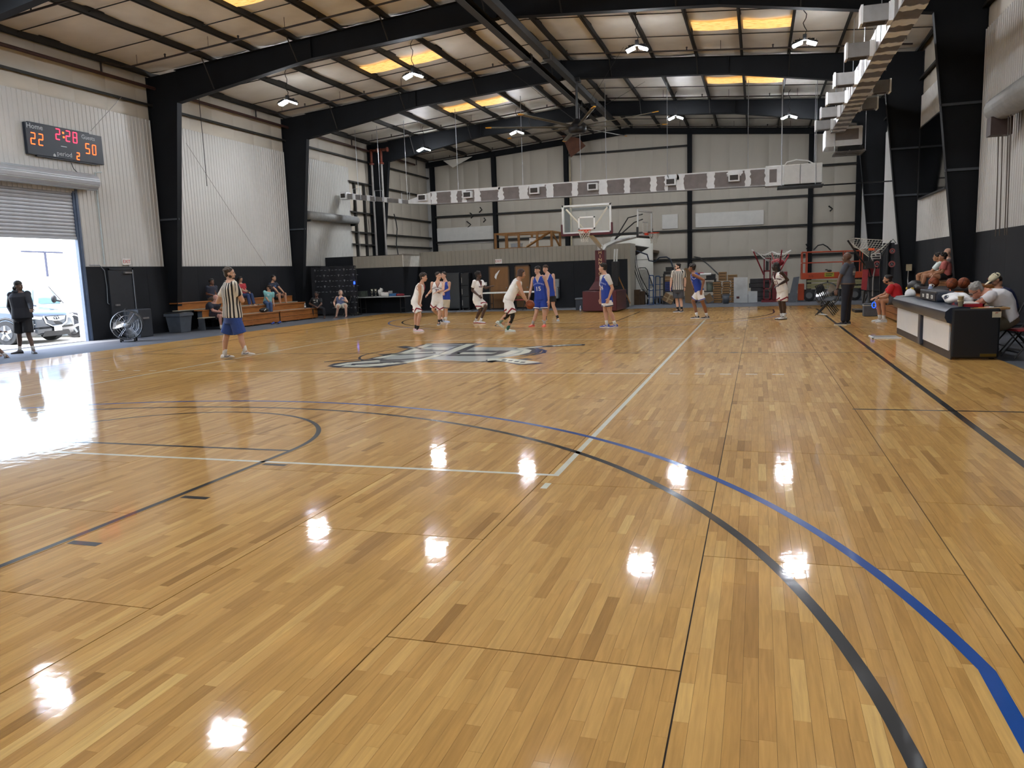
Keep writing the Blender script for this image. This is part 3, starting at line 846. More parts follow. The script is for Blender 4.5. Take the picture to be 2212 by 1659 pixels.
for k in range(8):
    a = math.radians(22) + k * pi / 4
    d = Vector((math.cos(a), math.sin(a), .012)); e = Vector((-math.sin(a), math.cos(a), 0)); up = Vector((0, 0, 1))
    b = MB()
    ring = lambda r, w, tw: [fc + d * r + e * (w * cx) + up * (w * cx * tw + cz) for cx, cz in ((-1, -.004), (-.3, -.014), (.4, -.012), (1, 0), (.4, .012), (-.3, .016))]
    b.loft([ring(.3, .05, .3), ring(.6, .085, .28), ring(3.25, .085, .14)]); bl = b.obj('blade', M_BLADE, ft, True)
    b = MB(); b.loft([ring(3.24, .09, .14), ring(3.42, .07, .12), ring(3.46, .03, .1)]); b.obj('blade_tip', M_YEL, bl, True)
for sx, sy in ((-1, -1), (1, -1), (1, 1), (-1, 1)):
    MB().tube(fc + Vector((.1 * sx, .1 * sy, .28)), (fc.x + 2.2 * sx, fc.y + 2.6 * sy, 8.9), .006, seg=4).obj('guy_wire', M_BLACKM, ft)
# ------------------------------------------------------------------ pair of hung beams below the ridge
for k, x in enumerate((-1.32, -.68)):
    t = empty('hung_beam', (x, 8, 8.42), 'long dark beam slung under the rafters along the ridge, %s of the pair' % ('left-hand one' if k == 0 else 'right-hand one'), 'beam')
    b = MB(); b.mm((x - .1, -8, 8.46), (x + .1, 22.6, 8.48)); b.mm((x - .1, -8, 8.64), (x + .1, 22.6, 8.66)); b.mm((x - .1 * (1 if k == 0 else -1) - .006, -8, 8.46), (x - .1 * (1 if k == 0 else -1) + .006, 22.6, 8.66))
    b.obj('channel', M_PURLIN, t)
    for y in (3.5, 11.2, 18.9): MB().mm((x - .12, y - .12, 8.44), (x + .12, y + .12, 8.68)).obj('coupling', M_BLACKM, t)
# ------------------------------------------------------------------ sprinkler pipes
M_SPR = mat('dark sprinkler pipe', '241d1b', .5, var=.2)
n = 0
for fy_ in (-.3, 7.4, 15.1, 22.75):
    for k, off in enumerate((1.5, 6.1)):
        for s in (-1, 1):
            y = fy_ + off; xo = (XL + .8) if s < 0 else (XR - .6); xi = XM - .9 if s < 0 else XM + .55
            bay = {-.3: 'nearest roof bay', 7.4: 'second roof bay', 15.1: 'third roof bay', 22.75: 'last roof bay'}[fy_]
            t = empty('sprinkler_pipe', ((xo + xi) / 2, y, rz_top(xo) - .2), 'dark sprinkler pipe under the %s slope, %s one of the %s' % ('left' if s < 0 else 'right', ('nearer', 'farther')[k], bay), 'pipe', 'sprinkler pipes')
            f = lambda x: rz_top(x) - .16
            MB().path([(xo, y, f(xo)), (xi, y, f(xi)), (xi, y, f(xi) + .14)], .028, 6).obj('pipe', M_SPR, t)
            for q in range(4):
                x = xo + (xi - xo) * (q + .5) / 4
                b = MB(); b.tube((x, y, f(x)), (x, y, f(x) + .1), .022, seg=6); b.tube((x, y, f(x) + .1), (x, y, f(x) + .13), .045, .01, seg=6); b.obj('sprinkler_head', M_SPR, t)
                x = xo + (xi - xo) * (q + .1) / 4
                MB().tube((x, y, f(x)), (x, y, rz_top(x) + .19), .008, seg=4).obj('hanger', M_SPR, t)
fm = empty('fire_main', (XL + .25, 10, 7.9), 'rust brown fire main running under the left eave', 'pipe')
MB().tube((XL + .25, -8, 7.98), (XL + .25, 28, 7.98), .055).obj('pipe', M_PIPE, fm)
for fy_ in (-.3, 7.4, 15.1, 22.75):
    y = fy_ + 6.1
    MB().path([(XL + .25, y - .6, 7.98), (XL + .25, y - .6, 8.28), (XL + .3, y - .5, 8.33), (XL + .4, y, 8.33), (XL + .82, y, rz_top(XL + .8) - .16)], .032, 6).obj('riser', M_SPR, fm)
for k, x in enumerate((-12.9, -12.35)):
    y = 22.3
    sp = empty('standpipe', (x, y, -.02), 'orange-topped steel standpipe by the far left column, %s of two' % ('wall side' if k == 0 else 'court side'), 'pipe')
    MB().tube((x, y, 2.5), (x, y, 8.0), .055).obj('pipe', mat('primer steel', '8a8784', .5), sp)
    b = MB(); b.tube((x, y, 7.3), (x, y, 8.05), .07); b.tube((x, y, 7.28), (x, y, 7.36), .13); b.tube((x, y, 7.98), (x + .35, y, 7.98), .07); b.tube((x + .33, y, 7.98), (x + .41, y, 7.98), .12)
    b.obj('valve', mat('red oxide valve', '6a3222', .5), sp, True)
hc = atX(430, 215, XL + .5); hb = atX(447, 402, XL + .5)
tag(MB().path([(hc.x, hc.y, rz_top(hc.x) + .15), (hc.x, hc.y, hc.z), (hb.x, hb.y, (hc.z + hb.z) / 2), hb], .012, 5).obj('hanging_cable', M_BLACKM), 'thin dark cable hanging down the white left wall beside the first column', 'cable')
# loose brown flap under the ridge at the end wall, sagging insulation corner
a = atY(1213, 292, 29); b_ = atY(1233, 340, 29); c = atY(1265, 315, 29); d = atY(1250, 298, 29)
b = MB(); P = [a, b_, c, d]; b.add(P + [p + Vector((0, .05, 0)) for p in P], [(0, 1, 2, 3), (7, 6, 5, 4), (0, 4, 5, 1), (1, 5, 6, 2), (2, 6, 7, 3), (3, 7, 4, 0)])
tag(b.obj('hanging_flap', mat('brown flap', '5c3622', .7, var=.3, scale=3)), 'torn brown sheet hanging by the ridge at the end wall', 'sheet')
a, c, d = atY(957, 347, 29.4), atY(1020, 338, 29.4), atY(978, 362, 29.4)
b = MB(); b.add([a, c, d, a + Vector((0, .04, 0)), c + Vector((0, .04, 0)), d + Vector((0, .04, 0))], [(0, 2, 1), (3, 4, 5), (0, 1, 4, 3), (1, 2, 5, 4), (2, 0, 3, 5)])
tag(b.obj('loose_insulation', M_ROOFINS), 'loose white insulation flap drooping from the far left roof corner', 'insulation')
# ------------------------------------------------------------------ roll-up door
d1 = empty('door_1', (XL, 1.4, -.02), kind='structure')
M_DOORM = mat('roll door slat', 'a9adb3', .45, metal=.2, var=.06, scale=3)
M_JAMB = mat('pale jamb trim', 'b9c6c9', .5)
zb = 3.08; k = 0
me = MB()
for i in range(1):
    prof = [(0, 0), (.02, .012), (.028, .05), (.02, .088), (0, .1)]
    vs = [(x, y, z) for x, z in prof for y in (DOOR[0] + .03, DOOR[1] - .03)]
    me.add(vs, [(2 * q, 2 * q + 1, 2 * q + 3, 2 * q + 2) for q in range(4)]); me.add([(-.012 + v[0] * .6, v[1], v[2]) for v in vs], [(2 * q, 2 * q + 2, 2 * q + 3, 2 * q + 1) for q in range(4)])
sm = me.mesh('slat', M_DOORM)
while zb + .1 * k < 4.5:
    inst('slat', sm, (XL - .04, 0, zb + .1 * k), d1); k += 1
MB().mm((XL - .06, DOOR[0] + .03, zb - .09), (XL + .01, DOOR[1] - .03, zb)).obj('bottom_bar', M_DOORM, d1)
b = MB()
for i in range(15):
    a0, a1 = i * pi / 14 * 1.9 - 1.2, (i + .86) * pi / 14 * 1.9 - 1.2
b.path([(XL + .26, DOOR[0] - .5, 4.68), (XL + .26, DOOR[1] + .55, 4.68)], .24, 18)
b.obj('drum_hood', M_DOORM, d1)
for i in range(9):
    a = i * 2 * pi / 9 + .2
    MB().tube((XL + .26 + .242 * math.cos(a), DOOR[0] - .5, 4.68 + .242 * math.sin(a)), (XL + .26 + .242 * math.cos(a), DOOR[1] + .52, 4.68 + .242 * math.sin(a)), .008, seg=4).obj('hood_rib', M_JAMB, d1)
for y in (DOOR[0], DOOR[1]):
    s = 1 if y > 0 else -1
    b = MB(); b.mm((XL - .32, y - .01, -.06), (XL - .08, y + s * .02, 4.4)); b.obj('jamb', M_JAMB, d1)
    b = MB(); b.mm((XL - .08, y - s * .05, -.02), (XL + .03, y + s * .08, 4.4)); b.mm((XL + .03, y + s * .02, -.02), (XL + .06, y + s * .1, 4.5)); b.obj('guide_rail', mat('blue grey rail', '4c5a70', .45), d1)
MB().mm((XL - .3, DOOR[0] - .2, -.06), (XL + .02, DOOR[1] + .0, -.02)).obj('threshold', M_CONC, d1)
# second rolled door further along the left wall
rd = empty('rolled_door', (XL + .2, 18.6, 4.2), 'grey drum of a rolled-up door high on the far left wall', 'rolled door')
MB().path([(XL + .25, 16.2, 4.42), (XL + .25, 20.6, 4.42)], .19, 16).obj('drum', mat('grey door drum', '8f918f', .5), rd, True)
for y in (16.3, 20.45): MB().mm((XL + .02, y - .04, 4.15), (XL + .3, y + .04, 4.55)).obj('bracket', M_BLACKM, rd)
MB().tube((XL + .45, 20.45, 4.3), (XL + .45, 20.45, 2.3), .012, seg=5).obj('pull_chain', M_GALV, rd)
# exit door in the wainscot
d2_ = empty('door_2', (XL + .03, 5.3, -.02), kind='structure')
M_DKDOOR = mat('black door', '22262c', .5, var=.1)
MB().mm((XL + .05, 4.85, -.02), (XL + .09, 5.76, 2.09)).obj('door_leaf', M_DKDOOR, d2_)
b = MB(); b.mm((XL + .04, 4.78, -.02), (XL + .11, 4.85, 2.15)); b.mm((XL + .04, 5.76, -.02), (XL + .11, 5.83, 2.15)); b.mm((XL + .04, 4.78, 2.09), (XL + .11, 5.83, 2.16)); b.obj('door_frame', M_DKDOOR, d2_); MB().mm((XL + .11, 5.765, -.02), (XL + .12, 5.785, 2.1)).obj('edge_strip', mat('grey door frame', '8d949c', .4), d2_)
MB().mm((XL + .09, 5.42, 1.98), (XL + .16, 5.7, 2.03)).obj('door_closer', M_GALV, d2_)
MB().mm((XL + .09, 4.95, .98), (XL + .15, 5.1, 1.03)).obj('handle', M_GALV, d2_)
M_RED = mat('red lettering', 'b8282a', .5)
def exit_sign(c, nx, label):
    t = empty('exit_sign', c, label, 'sign')
    c = Vector(c)
    if nx == 'x':
        MB().mm((c.x, c.y - .16, c.z), (c.x + .05, c.y + .16, c.z + .2)).obj('case', M_WHITE, t, bevel=.006)
        text('EXIT', .15, 'lettering', M_RED, lambda u, v, w: (c.x + .053 + w, c.y + u, c.z + .1 + v), t)
    else:
        MB().mm((c.x - .16, c.y - .05, c.z), (c.x + .16, c.y, c.z + .2)).obj('case', M_WHITE, t, bevel=.006)
        text('EXIT', .15, 'lettering', M_RED, lambda u, v, w: (c.x + u, c.y - .053 - w, c.z + .1 + v), t)
exit_sign((XL + .04, 5.6, 2.25), 'x', 'white EXIT sign with red letters above the black door on the left wall')
exit_sign((-5.31, 19.44, 2.03), 'y', 'white EXIT sign with red letters on the beige fascia above the brown doors')
wire = [atX(*q, XL + .08) for q in ((193, 573), (215, 573), (226, 585), (231, 620), (233, 655), (236, 657))]
tag(MB().path(wire, .012, 5).obj('wall_cable', mat('grey cable', '707880', .6)), 'grey cable looping down the black wall left of the exit door', 'cable')
# ------------------------------------------------------------------ scoreboard
SBX = XL + .16
def SB(x, y): p = atX(x * .25316, 200 + y * .25316, SBX); return p.y, p.z
sb = empty('scoreboard', (SBX, 3.7, 5.27), 'black electronic scoreboard with red LED digits on the white left wall', 'scoreboard')
M_SBC = mat('scoreboard case', '14202e', .45, var=.1)
Y0, Y1, ZT, ZB = 2.40, 5.04, 6.12, 5.27
MB().mm((XL + .05, Y0, ZB), (SBX - .01, Y1, ZT)).obj('case', M_SBC, sb, bevel=.01)
b = MB(); b.mm((XL + .05, Y0 + .12, ZT), (SBX - .03, Y0 + 2.2, ZT + .03)); b.mm((XL + .05, Y0 + .3, ZB - .03), (SBX - .03, Y1 - .25, ZB)); b.obj('case_rail', M_SBC, sb)
M_LEDR = mat('red LED', '400000', .4, emit=('ff2a48', 3.2)); M_LEDO = mat('orange LED', '401000', .4, emit=('ff5a1e', 3.2))
SEGS = {'2': 'abged', '5': 'afgcd', '0': 'abcdef', '8': 'abcdefg', '1': 'bc'}
def digit(ch, cx, cy, w, h, m):
    y, z = SB(cx, cy); t = .026; g = .5 * w
    b = MB(); P = {'a': ((-g, h / 2), (g, h / 2)), 'g': ((-g, 0), (g, 0)), 'd': ((-g, -h / 2), (g, -h / 2)), 'f': ((-g, 0), (-g, h / 2)), 'b': ((g, 0), (g, h / 2)), 'e': ((-g, -h / 2), (-g, 0)), 'c': ((g, -h / 2), (g, 0))}
    for s in SEGS[ch]:
        (u0, v0), (u1, v1) = P[s]; du, dv = u1 - u0, v1 - v0; L_ = math.hypot(du, dv)
        n = max(3, int(L_ / .032)); 
        for i in range(n):
            k = (i + .5) / n; u, v = u0 + du * k, v0 + dv * k
            sk = .08 * v
            b.box((SBX - .002, y + u + sk, z + v), (.008, t, t))
    b.obj('digit', m, sb)
for ch, cx, cy, w, h, m in (('2', 282, 390, .13, .30, M_LEDO), ('2', 349, 402, .13, .30, M_LEDO), ('2', 494, 355, .13, .29, M_LEDR), ('2', 580, 372, .13, .29, M_LEDR), ('8', 640, 385, .13, .29, M_LEDR),
                            ('5', 748, 478, .13, .28, M_LEDO), ('0', 804, 490, .12, .28, M_LEDO), ('2', 668, 543, .09, .19, M_LEDO)):
    digit(ch, cx, cy, w, h, m)
y, z = SB(540, 362)
b = MB(); b.box((SBX, y, z + .06), (.012, .05, .05)); b.box((SBX, y + .01, z - .06), (.012, .05, .05)); b.obj('colon', M_LEDO, sb)
M_SBT = mat('grey lettering', 'b5bcc2', .5)
for s_, cx, cy, sz, xs in (('Home', 295, 290, .17, 1.05), ('Guests', 753, 387, .15, 1.0), ('period', 553, 527, .16, 1.05)):
    y, z = SB(cx, cy)
    text(s_, sz * 1.18, 'lettering', M_SBT, lambda u, v, w, y=y, z=z: (SBX - .006 + w, y + u, z + v), sb, xs=xs)
y, z = SB(467, 533)
b = MB(); b.prism([(-.04, -.04), (.04, -.04), (.045, .0), (0, .05), (-.045, .0)], lambda u, v, t: (SBX - .008 + t, y + u, z + v), 0, .008); b.obj('bell_mark', M_SBT, sb)
y, z = SB(547, 461); MB().box((SBX - .006, y, z), (.004, .2, .02)).obj('maker_strip', M_SBT, sb)
wire = [(SBX - .05, *SB(620, 600)), (SBX - .05, *SB(640, 650)), (SBX - .02, *SB(700, 715)), (SBX, *SB(730, 722))]
tag(MB().path(wire, .012, 5).obj('scoreboard_cable', M_BLACKM), 'thin black cable hanging from the scoreboard to the door drum', 'cable')
# ------------------------------------------------------------------ fan, box, bin on the left
def drum_fan(c, r, depth, face, label, hubcol):
    """barrel fan lying on wheels; face = yaw of the blowing side"""
    t = empty('drum_fan', (c[0], c[1], -.02), label, 'fan')
    M = Matrix.Rotation(face, 3, 'Z') @ Matrix.Rotation(pi / 2, 3, 'Y')     # local z -> facing
    C = Vector((c[0], c[1], r + .05)); D = M @ Vector((0, 0, 1)); S = M @ Vector((0, 1, 0))
    b = MB(); b.lathe([(r, depth / 2), (r + .02, depth / 2), (r + .02, -depth / 2), (r, -depth / 2), (r - .015, -depth / 2), (r - .015, depth / 2), (r, depth / 2)], C, M, 32)
    b.obj('drum', hubcol, t, True)
    for s in (-1, 1):
        b = MB(); o = C + D * (s * (depth / 2 + .01))
        for k in range(10):
            a = 2 * pi * k / 10
            b.tube(o + M @ Vector((.1 * math.cos(a), .1 * math.sin(a), 0)), o + M @ Vector((r * math.cos(a), r * math.sin(a), 0)), .004, seg=4)
        for q in (.35, .68, 1.0):
            b.path([o + M @ Vector((r * q * math.cos(2 * pi * k / 28), r * q * math.sin(2 * pi * k / 28), 0)) for k in range(28)], .004, 4, closed=True)
        b.obj('guard', M_ROD, t)
    b = MB(); b.ball(C, (.1, .1, .1)); b.tube(C - D * .2, C + D * .18, .09, seg=12); b.obj('motor', mat('fan motor', '9aa0a6', .35, metal=.5), t, True)
    for k in range(3):
        a = 2 * pi * k / 3 + .4; e1 = M @ Vector((math.cos(a), math.sin(a), 0)); e2 = M @ Vector((-math.sin(a), math.cos(a), 0))
        b = MB(); P = [C + e1 * q + e2 * w + D * (w * .5) for q, w in ((.08, -.05), (r * .9, -.16), (r * .92, .14), (.08, .06))]
        b.add(P + [p + D * .006 for p in P], [(0, 1, 2, 3), (7, 6, 5, 4), (0, 4, 5, 1), (1, 5, 6, 2), (2, 6, 7, 3), (3, 7, 4, 0)]); b.obj('blade', mat('steel blade', 'c6cbd0', .3, metal=.7), t)
    for s in (-1, 1):
        for q in (-1, 1):
            o = C + S * (s * r * .45) + D * (q * depth * .42); o.z = .03
            b = MB(); b.path([o - S * .02, o + S * .02], .05, 12); b.obj('wheel', M_BLACKM, t)
            MB().tube(o, (o.x, o.y, .14 + .05), .012, seg=5).obj('leg', M_BLACKM, t)
    b = MB(); o = C + Vector((0, 0, r)); b.path([o - D * .12, o - D * .12 + Vector((0, 0, .07)), o + D * .12 + Vector((0, 0, .07)), o + D * .12], .014, 6); b.obj('handle', M_BLACKM, t)
    return t
drum_fan((-11.55, 3.62), .41, .42, -.95, 'silver drum fan on wheels standing by the roll-up door', mat('fan drum dark', '33383e', .4, metal=.3))
t = empty('speaker_box', (-12.7, 4.5, -.02), 'black equipment case standing behind the silver drum fan', 'case')
MB().mm((-12.95, 4.95, -.02), (-12.35, 5.5, .86)).obj('case', mat('dark case', '272c34', .5), t, bevel=.02)
MB().mm((-12.34, 5.1, .55), (-12.32, 5.35, .6)).obj('handle', M_GALV, t)
tb = empty('trash_can', (-12.6, 7.0, -.02), 'square grey trash can with a black liner beside the left bleachers', 'trash can')
b = MB(); R = lambda h, z: [Vector((-12.6 - h, 7.0 - h, z)), Vector((-12.6 + h, 7.0 - h, z)), Vector((-12.6 + h, 7.0 + h, z)), Vector((-12.6 - h, 7.0 + h, z))]
b.loft([R(.24, -.02), R(.30, .56)]); b.obj('bin', mat('grey bin plastic', '4a5058', .5), tb, bevel=.02)
b = MB(); b.loft([R(.33, .53), R(.33, .62), R(.29, .62), R(.27, .56)], cap=False); b.obj('rim', mat('grey bin plastic', '4a5058'), tb)
b = MB(); b.loft([R(.31, .60), R(.30, .66), R(.25, .64), R(.2, .5)], cap=False); b.obj('liner_bag', M_BLACKM, tb, True)
# ------------------------------------------------------------------ bleachers on the left
M_OAK = mat('orange oak board', '824e22', .42, scale=2.2, col2='a2662f', stretch=(6, 1, 6), coat=.3)
M_BLF = mat('grey bleacher frame', '5a6068', .5)
def bleacher(y0, y1, yoff, label, grp):
    t = empty('bleacher', (-12.4, (y0 + y1) / 2, -.02), label, 'bleachers', grp)
    for k, (xf, zt) in enumerate(((-11.68, .42), (-12.25, .68), (-12.86, .96))):
        ya = y0 + yoff * k * -1 if yoff else y0
        MB().mm((xf - .34, ya, zt - .04), (xf + .02, y1, zt)).obj('seat_board', M_OAK, t, bevel=.008)
        if k == 0:
            MB().mm((xf - .02, ya, .2), (xf, y1, .375)).obj('riser_board', M_OAK, t, bevel=.005)
            MB().mm((xf - .02, ya, .02), (xf, y1, .19)).obj('riser_board', M_OAK, t, bevel=.005)
        else:
            MB().mm((xf - .02, ya, zt - .26), (xf, y1, zt - .045)).obj('riser_board', M_OAK, t, bevel=.005)
            MB().mm((xf + .02, ya - (.3 if yoff else 0), zt - .28), (xf + .26, y1, zt - .25)).obj('foot_board', mat('pale foot board', '8a8474', .6), t, bevel=.004)
        for yy in (ya + .15, (ya + y1) / 2, y1 - .1):
            MB().mm((xf - .3, yy - .03, -.02), (xf - .06, yy + .03, zt - .04)).obj('support', M_BLF, t)
    MB().mm((-13.2, y0 + .4, -.02), (-11.72, y0 + .46, .05)).obj('runner', M_BLF, t); MB().mm((-13.2, y1 - .12, -.02), (-11.72, y1 - .06, .05)).obj('runner', M_BLF, t)
bleacher(8.2, 11.42, .45, 'three-row wooden bleacher section next to the trash can', 'left wall bleachers')
bleacher(11.5, 14.2, 0, 'three-row wooden bleacher section next to the printed backdrop', 'left wall bleachers')
# things left on and before the bleachers
for k in range(2):
    c = atZ(588 + 14 * k, 700.5 - 1.5 * k, -.02)
    t = empty('slipper', c, 'blue slip-on shoe on the floor before the bleachers, %s one' % ('left' if k == 0 else 'right'), 'shoe', 'pair of blue shoes')
    MB().ball(c + Vector((0, 0, .03)), (.05, .13, .03), M=Matrix.Rotation(.7, 3, 'Z')).obj('sole', mat('blue slipper', '27408c', .6), t, True)
    MB().ball(c + Vector((.03, .05, .055)), (.05, .07, .04), M=Matrix.Rotation(.7, 3, 'Z')).obj('strap', mat('blue slipper'), t, True)
def bottle(c, h, r, m, label, cap='white paint'):
    t = empty('water_bottle', c, label, 'bottle')
    c = Vector(c); MB().lathe([(0, 0), (r, 0), (r, h * .68), (r * .45, h * .86), (r * .42, h * .9), (0, h * .9)], c, seg=14).obj('body', m, t, True)
    MB().lathe([(r * .5, h * .88), (r * .5, h), (0, h)], c, seg=12).obj('cap', MATS[cap], t)
    MB().lathe([(r * 1.01, h * .25), (r * 1.01, h * .5)], c, seg=14).obj('label_band', M_WHITE, t, True)
c = atX(659.5, 668, -11.85); bottle((-11.85, c.y, .42), .22, .034, mat('clear plastic', 'b9c4cc', .15, trans=.6), 'clear water bottle standing on the front row of the bleachers')
c = atX(573, 672, -11.8); t = empty('handbag', (-11.85, c.y, .42), 'black bag with a white stripe on the front bleacher seat', 'bag')
MB().ball((-11.85, c.y, .513), (.12, .27, .09)).obj('body', M_BLACKM, t, True)
MB().box((-11.735, c.y - .1, .52), (.01, .12, .03), M=Matrix.Rotation(.5, 3, 'X')).obj('stripe', M_WHITE, t)
# ------------------------------------------------------------------ printed backdrop
bd = empty('backdrop', (-12.2, 15.9, -.02), 'black photo backdrop printed with rows of small white emblems', 'backdrop')
BY = 15.9
A, Bv = atY(671, 580, BY), atY(766, 578, BY)
BX0, BX1, BZ = A.x, Bv.x, 2.12
def bfn(u, v):
    x = BX0 + (BX1 - BX0) * u
    return Vector((x, BY + .03 * math.sin(u * 19) * (.4 + .6 * v), .06 + (BZ - .06) * v + .03 * math.sin(u * 19 + 1) * (v > .95)))
b = MB(); b.grid(bfn, 24, 8); b.obj('cloth', mat('black backdrop cloth', '15171d', .8), bd, True)
b = MB(); b.path([(BX0 - .02, BY + .06, -.02), (BX0 - .02, BY + .06, BZ), (BX1 + .02, BY + .06, BZ), (BX1 + .02, BY + .06, -.02)], .02, 8)
for x in (BX0, BX1): b.tube((x, BY - .3, -.005), (x, BY + .4, -.005), .02)
b.obj('stand', M_BLACKM, bd)
M_PRN = mat('printed white', '8d9094', .6)
rows, cols = 8, 6
for r in range(rows):
    b = MB()
    for k in range(cols):
        u = .09 + k * .165 + (.05 if r % 2 else 0); v = .93 - r * .115
        if u > .97 or (r > 4 and k < 2): continue
        def P(du, dv, u=u, v=v): p = bfn(u + du, v + dv * .5); return p + Vector((0, -.012, 0))
        if (k + r) % 2 == 0:
            b.path([P(-.016, -.0), P(-.014, .03), P(0, .042), P(.014, .03), P(.016, 0)], .006, 4); b.path([P(-.006, -.02), P(.004, .0), P(0, -.05)], .008, 4); b.path([P(-.008, .012), P(.008, .012)], .008, 4)
        else:
            b.path([P(-.026, 0), P(.026, .008)], .009, 4)
        b.path([P(.06, .0), P(.098, -.006)], .008, 4)
    b.obj('emblem_row', M_PRN, bd)
t = tag(MB().mm((XL + .1, 15.35, 1.72), (XL + .13, 15.5, 2.1)).obj('wall_tag', mat('pink tag', 'a87a70', .6)), 'narrow pink tag on the black wall left of the backdrop', 'tag')
# chair under the seated woman, wooden rack leaning behind, long table with things
def folding_chair(c, rz, m, mf, label, grp=None, name='folding_chair'):
    t = empty(name, c, label, 'chair', grp)
    M = Matrix.Rotation(rz, 3, 'Z'); c = Vector(c); P = lambda x, y, z: c + M @ Vector((x, y, z))
    b = MB(); b.box(P(0, .0, .44), (.42, .40, .03), M=M); b.obj('seat', m, t, bevel=.01)
    b = MB(); b.box(P(0, .25, .74), (.42, .025, .22), M=M @ Matrix.Rotation(-.2, 3, 'X')); b.obj('backrest', m, t, bevel=.01)
    for s in (-1, 1):
        MB().path([P(s * .215, -.24, .0), P(s * .215, .1, .45), P(s * .215, .29, .88)], .013, 6).obj('leg', mf, t)
        MB().path([P(s * .195, .28, .0), P(s * .195, -.1, .45)], .013, 6).obj('leg', mf, t)
    b = MB(); b.tube(P(-.215, -.17, .1), P(.215, -.17, .1), .01, seg=5); b.tube(P(-.195, .2, .12), P(.195, .2, .12), .01, seg=5); b.tube(P(-.215, .29, .88), P(.215, .29, .88), .013, seg=6); b.obj('stretcher', mf, t)
    return t
lady = atZ(738, 684, -.02)
folding_chair((lady.x - .1, lady.y + .38, -.02), math.radians(-25), M_BLACKM, M_BLACKM, 'black folding chair under the woman seated before the backdrop')
c = atZ(760, 679, -.02); t = empty('wooden_rack', c, 'pale slatted wooden rack leaning beside the backdrop', 'rack')
M_PINE = mat('pale pine', 'b8ad8c', .6, stretch=(1, 1, 5))
L_ = Matrix.Rotation(-.35, 3, 'Y')
for k in range(3): MB().box(c + Vector((-.16 + .16 * k - .1, .05, .3)), (.05, .03, .6), M=L_).obj('slat', M_PINE, t)
for k in range(3): MB().box(c + Vector((.09 - .10 * k, .03, .06 + .23 * k)), (.5, .04, .06)).obj('crossbar', M_PINE, t)
TY = 16.9
A = atY(765, 647, TY); Bv = atY(873, 644, TY)
t = empty('long_table', ((A.x + Bv.x) / 2, TY + .35, -.02), 'white-topped folding table along the black wall left of the court', 'table')
MB().mm((A.x, TY, .70), (Bv.x, TY + .7, .74)).obj('tabletop', mat('grey white laminate', 'b4b6b6', .45), t, bevel=.008)
for x in (A.x + .25, Bv.x - .25):
    for y in (TY + .12, TY + .6): MB().tube((x, y, -.02), (x, y, .7), .016, seg=6).obj('leg', M_BLACKM, t)
    MB().tube((x, TY + .12, .2), (x, TY + .6, .2), .012, seg=6).obj('leg_brace', M_BLACKM, t)
def tx(px): return atY(px, 640, TY + .3).x
t = empty('wire_basket', (tx(784), TY + .3, .74), 'small dark wire basket on the left end of the long table', 'basket')
b = MB(); x = tx(784)
for k in range(6): b.tube((x - .15 + .06 * k, TY + .2, .74), (x - .17 + .06 * k, TY + .2, 1.0), .006, seg=4); b.tube((x - .15 + .06 * k, TY + .45, .74), (x - .17 + .06 * k, TY + .45, 1.0), .006, seg=4)
for k in range(5): b.path([(x - .16, TY + .2, .75 + .06 * k), (x + .16, TY + .2, .75 + .06 * k), (x + .16, TY + .45, .75 + .06 * k), (x - .16, TY + .45, .75 + .06 * k)], .006, 4, closed=True)
b.obj('wire_frame', mat('greenish wire', '5d6a60', .5), t)
for k, px in enumerate((804, 812)):
    x = tx(px); t = empty('trophy', (x, TY + .3, .74), '%s small silver trophy cup on the long table' % ('left-hand' if k == 0 else 'right-hand'), 'trophy', 'trophy cups')
    MB().lathe([(.05, 0), (.05, .03), (.012, .06), (.012, .14), (.06, .2), (.075, .34), (.06, .34), (0, .22)], (x, TY + .3, .74), seg=14).obj('cup', mat('silver cup', '9a9a90', .25, metal=.8), t, True)
    MB().lathe([(.06, 0), (.06, .03), (0, .03)], (x, TY + .3, .735), seg=14).obj('base', M_BLACKM, t)
x = tx(822); t = empty('plastic_bag', (x, TY + .3, .74), 'crumpled white plastic bag on the long table', 'bag')
b = MB()
for k in range(5): b.ball((x + .05 * math.sin(k * 2), TY + .3 + .04 * math.cos(k * 3), .82 + .05 * k), (.11 - .012 * k, .1, .09), 8, 6)
b.obj('bag', M_WHITE, t, True); MB().ball((x + .02, TY + .3, 1.08), (.04, .03, .05), 7, 5).obj('knot', M_WHITE, t, True)
x = tx(836); t = empty('paper_box', (x, TY + .3, .74), 'white paper box with dark contents on the long table', 'box')
b = MB(); b.mm((x - .2, TY + .1, .74), (x + .2, TY + .12, .92)); b.mm((x - .2, TY + .45, .74), (x + .2, TY + .47, .92)); b.mm((x - .2, TY + .1, .74), (x - .18, TY + .47, .94)); b.mm((x + .18, TY + .1, .74), (x + .2, TY + .47, .98)); b.mm((x - .2, TY + .1, .74), (x + .2, TY + .47, .76)); b.obj('box', M_WHITE, t)
MB().ball((x, TY + .28, .88), (.15, .13, .08), 9, 6).obj('contents', mat('brown contents', '4a2f28', .7), t, True)
x = tx(852); t = tag(MB().mm((x - .17, TY + .12, .74), (x + .15, TY + .5, .86)).obj('blue_box', mat('blue card', '2b5c8c', .5), bevel=.01), 'flat blue box on the long table beside the white box', 'box')
x = tx(865); t = empty('red_cloth', (x, TY + .3, .74), 'bundle of dark red cloth on the right end of the long table', 'cloth')
b = MB()
for k in range(4): b.ball((x - .1 + .07 * k, TY + .28, .79), (.09, .14, .06), 8, 5)
b.obj('bundle', mat('dark red cloth', '7e2430', .8), t, True)
c = Vector((-9.35, 17.5, 1.2))
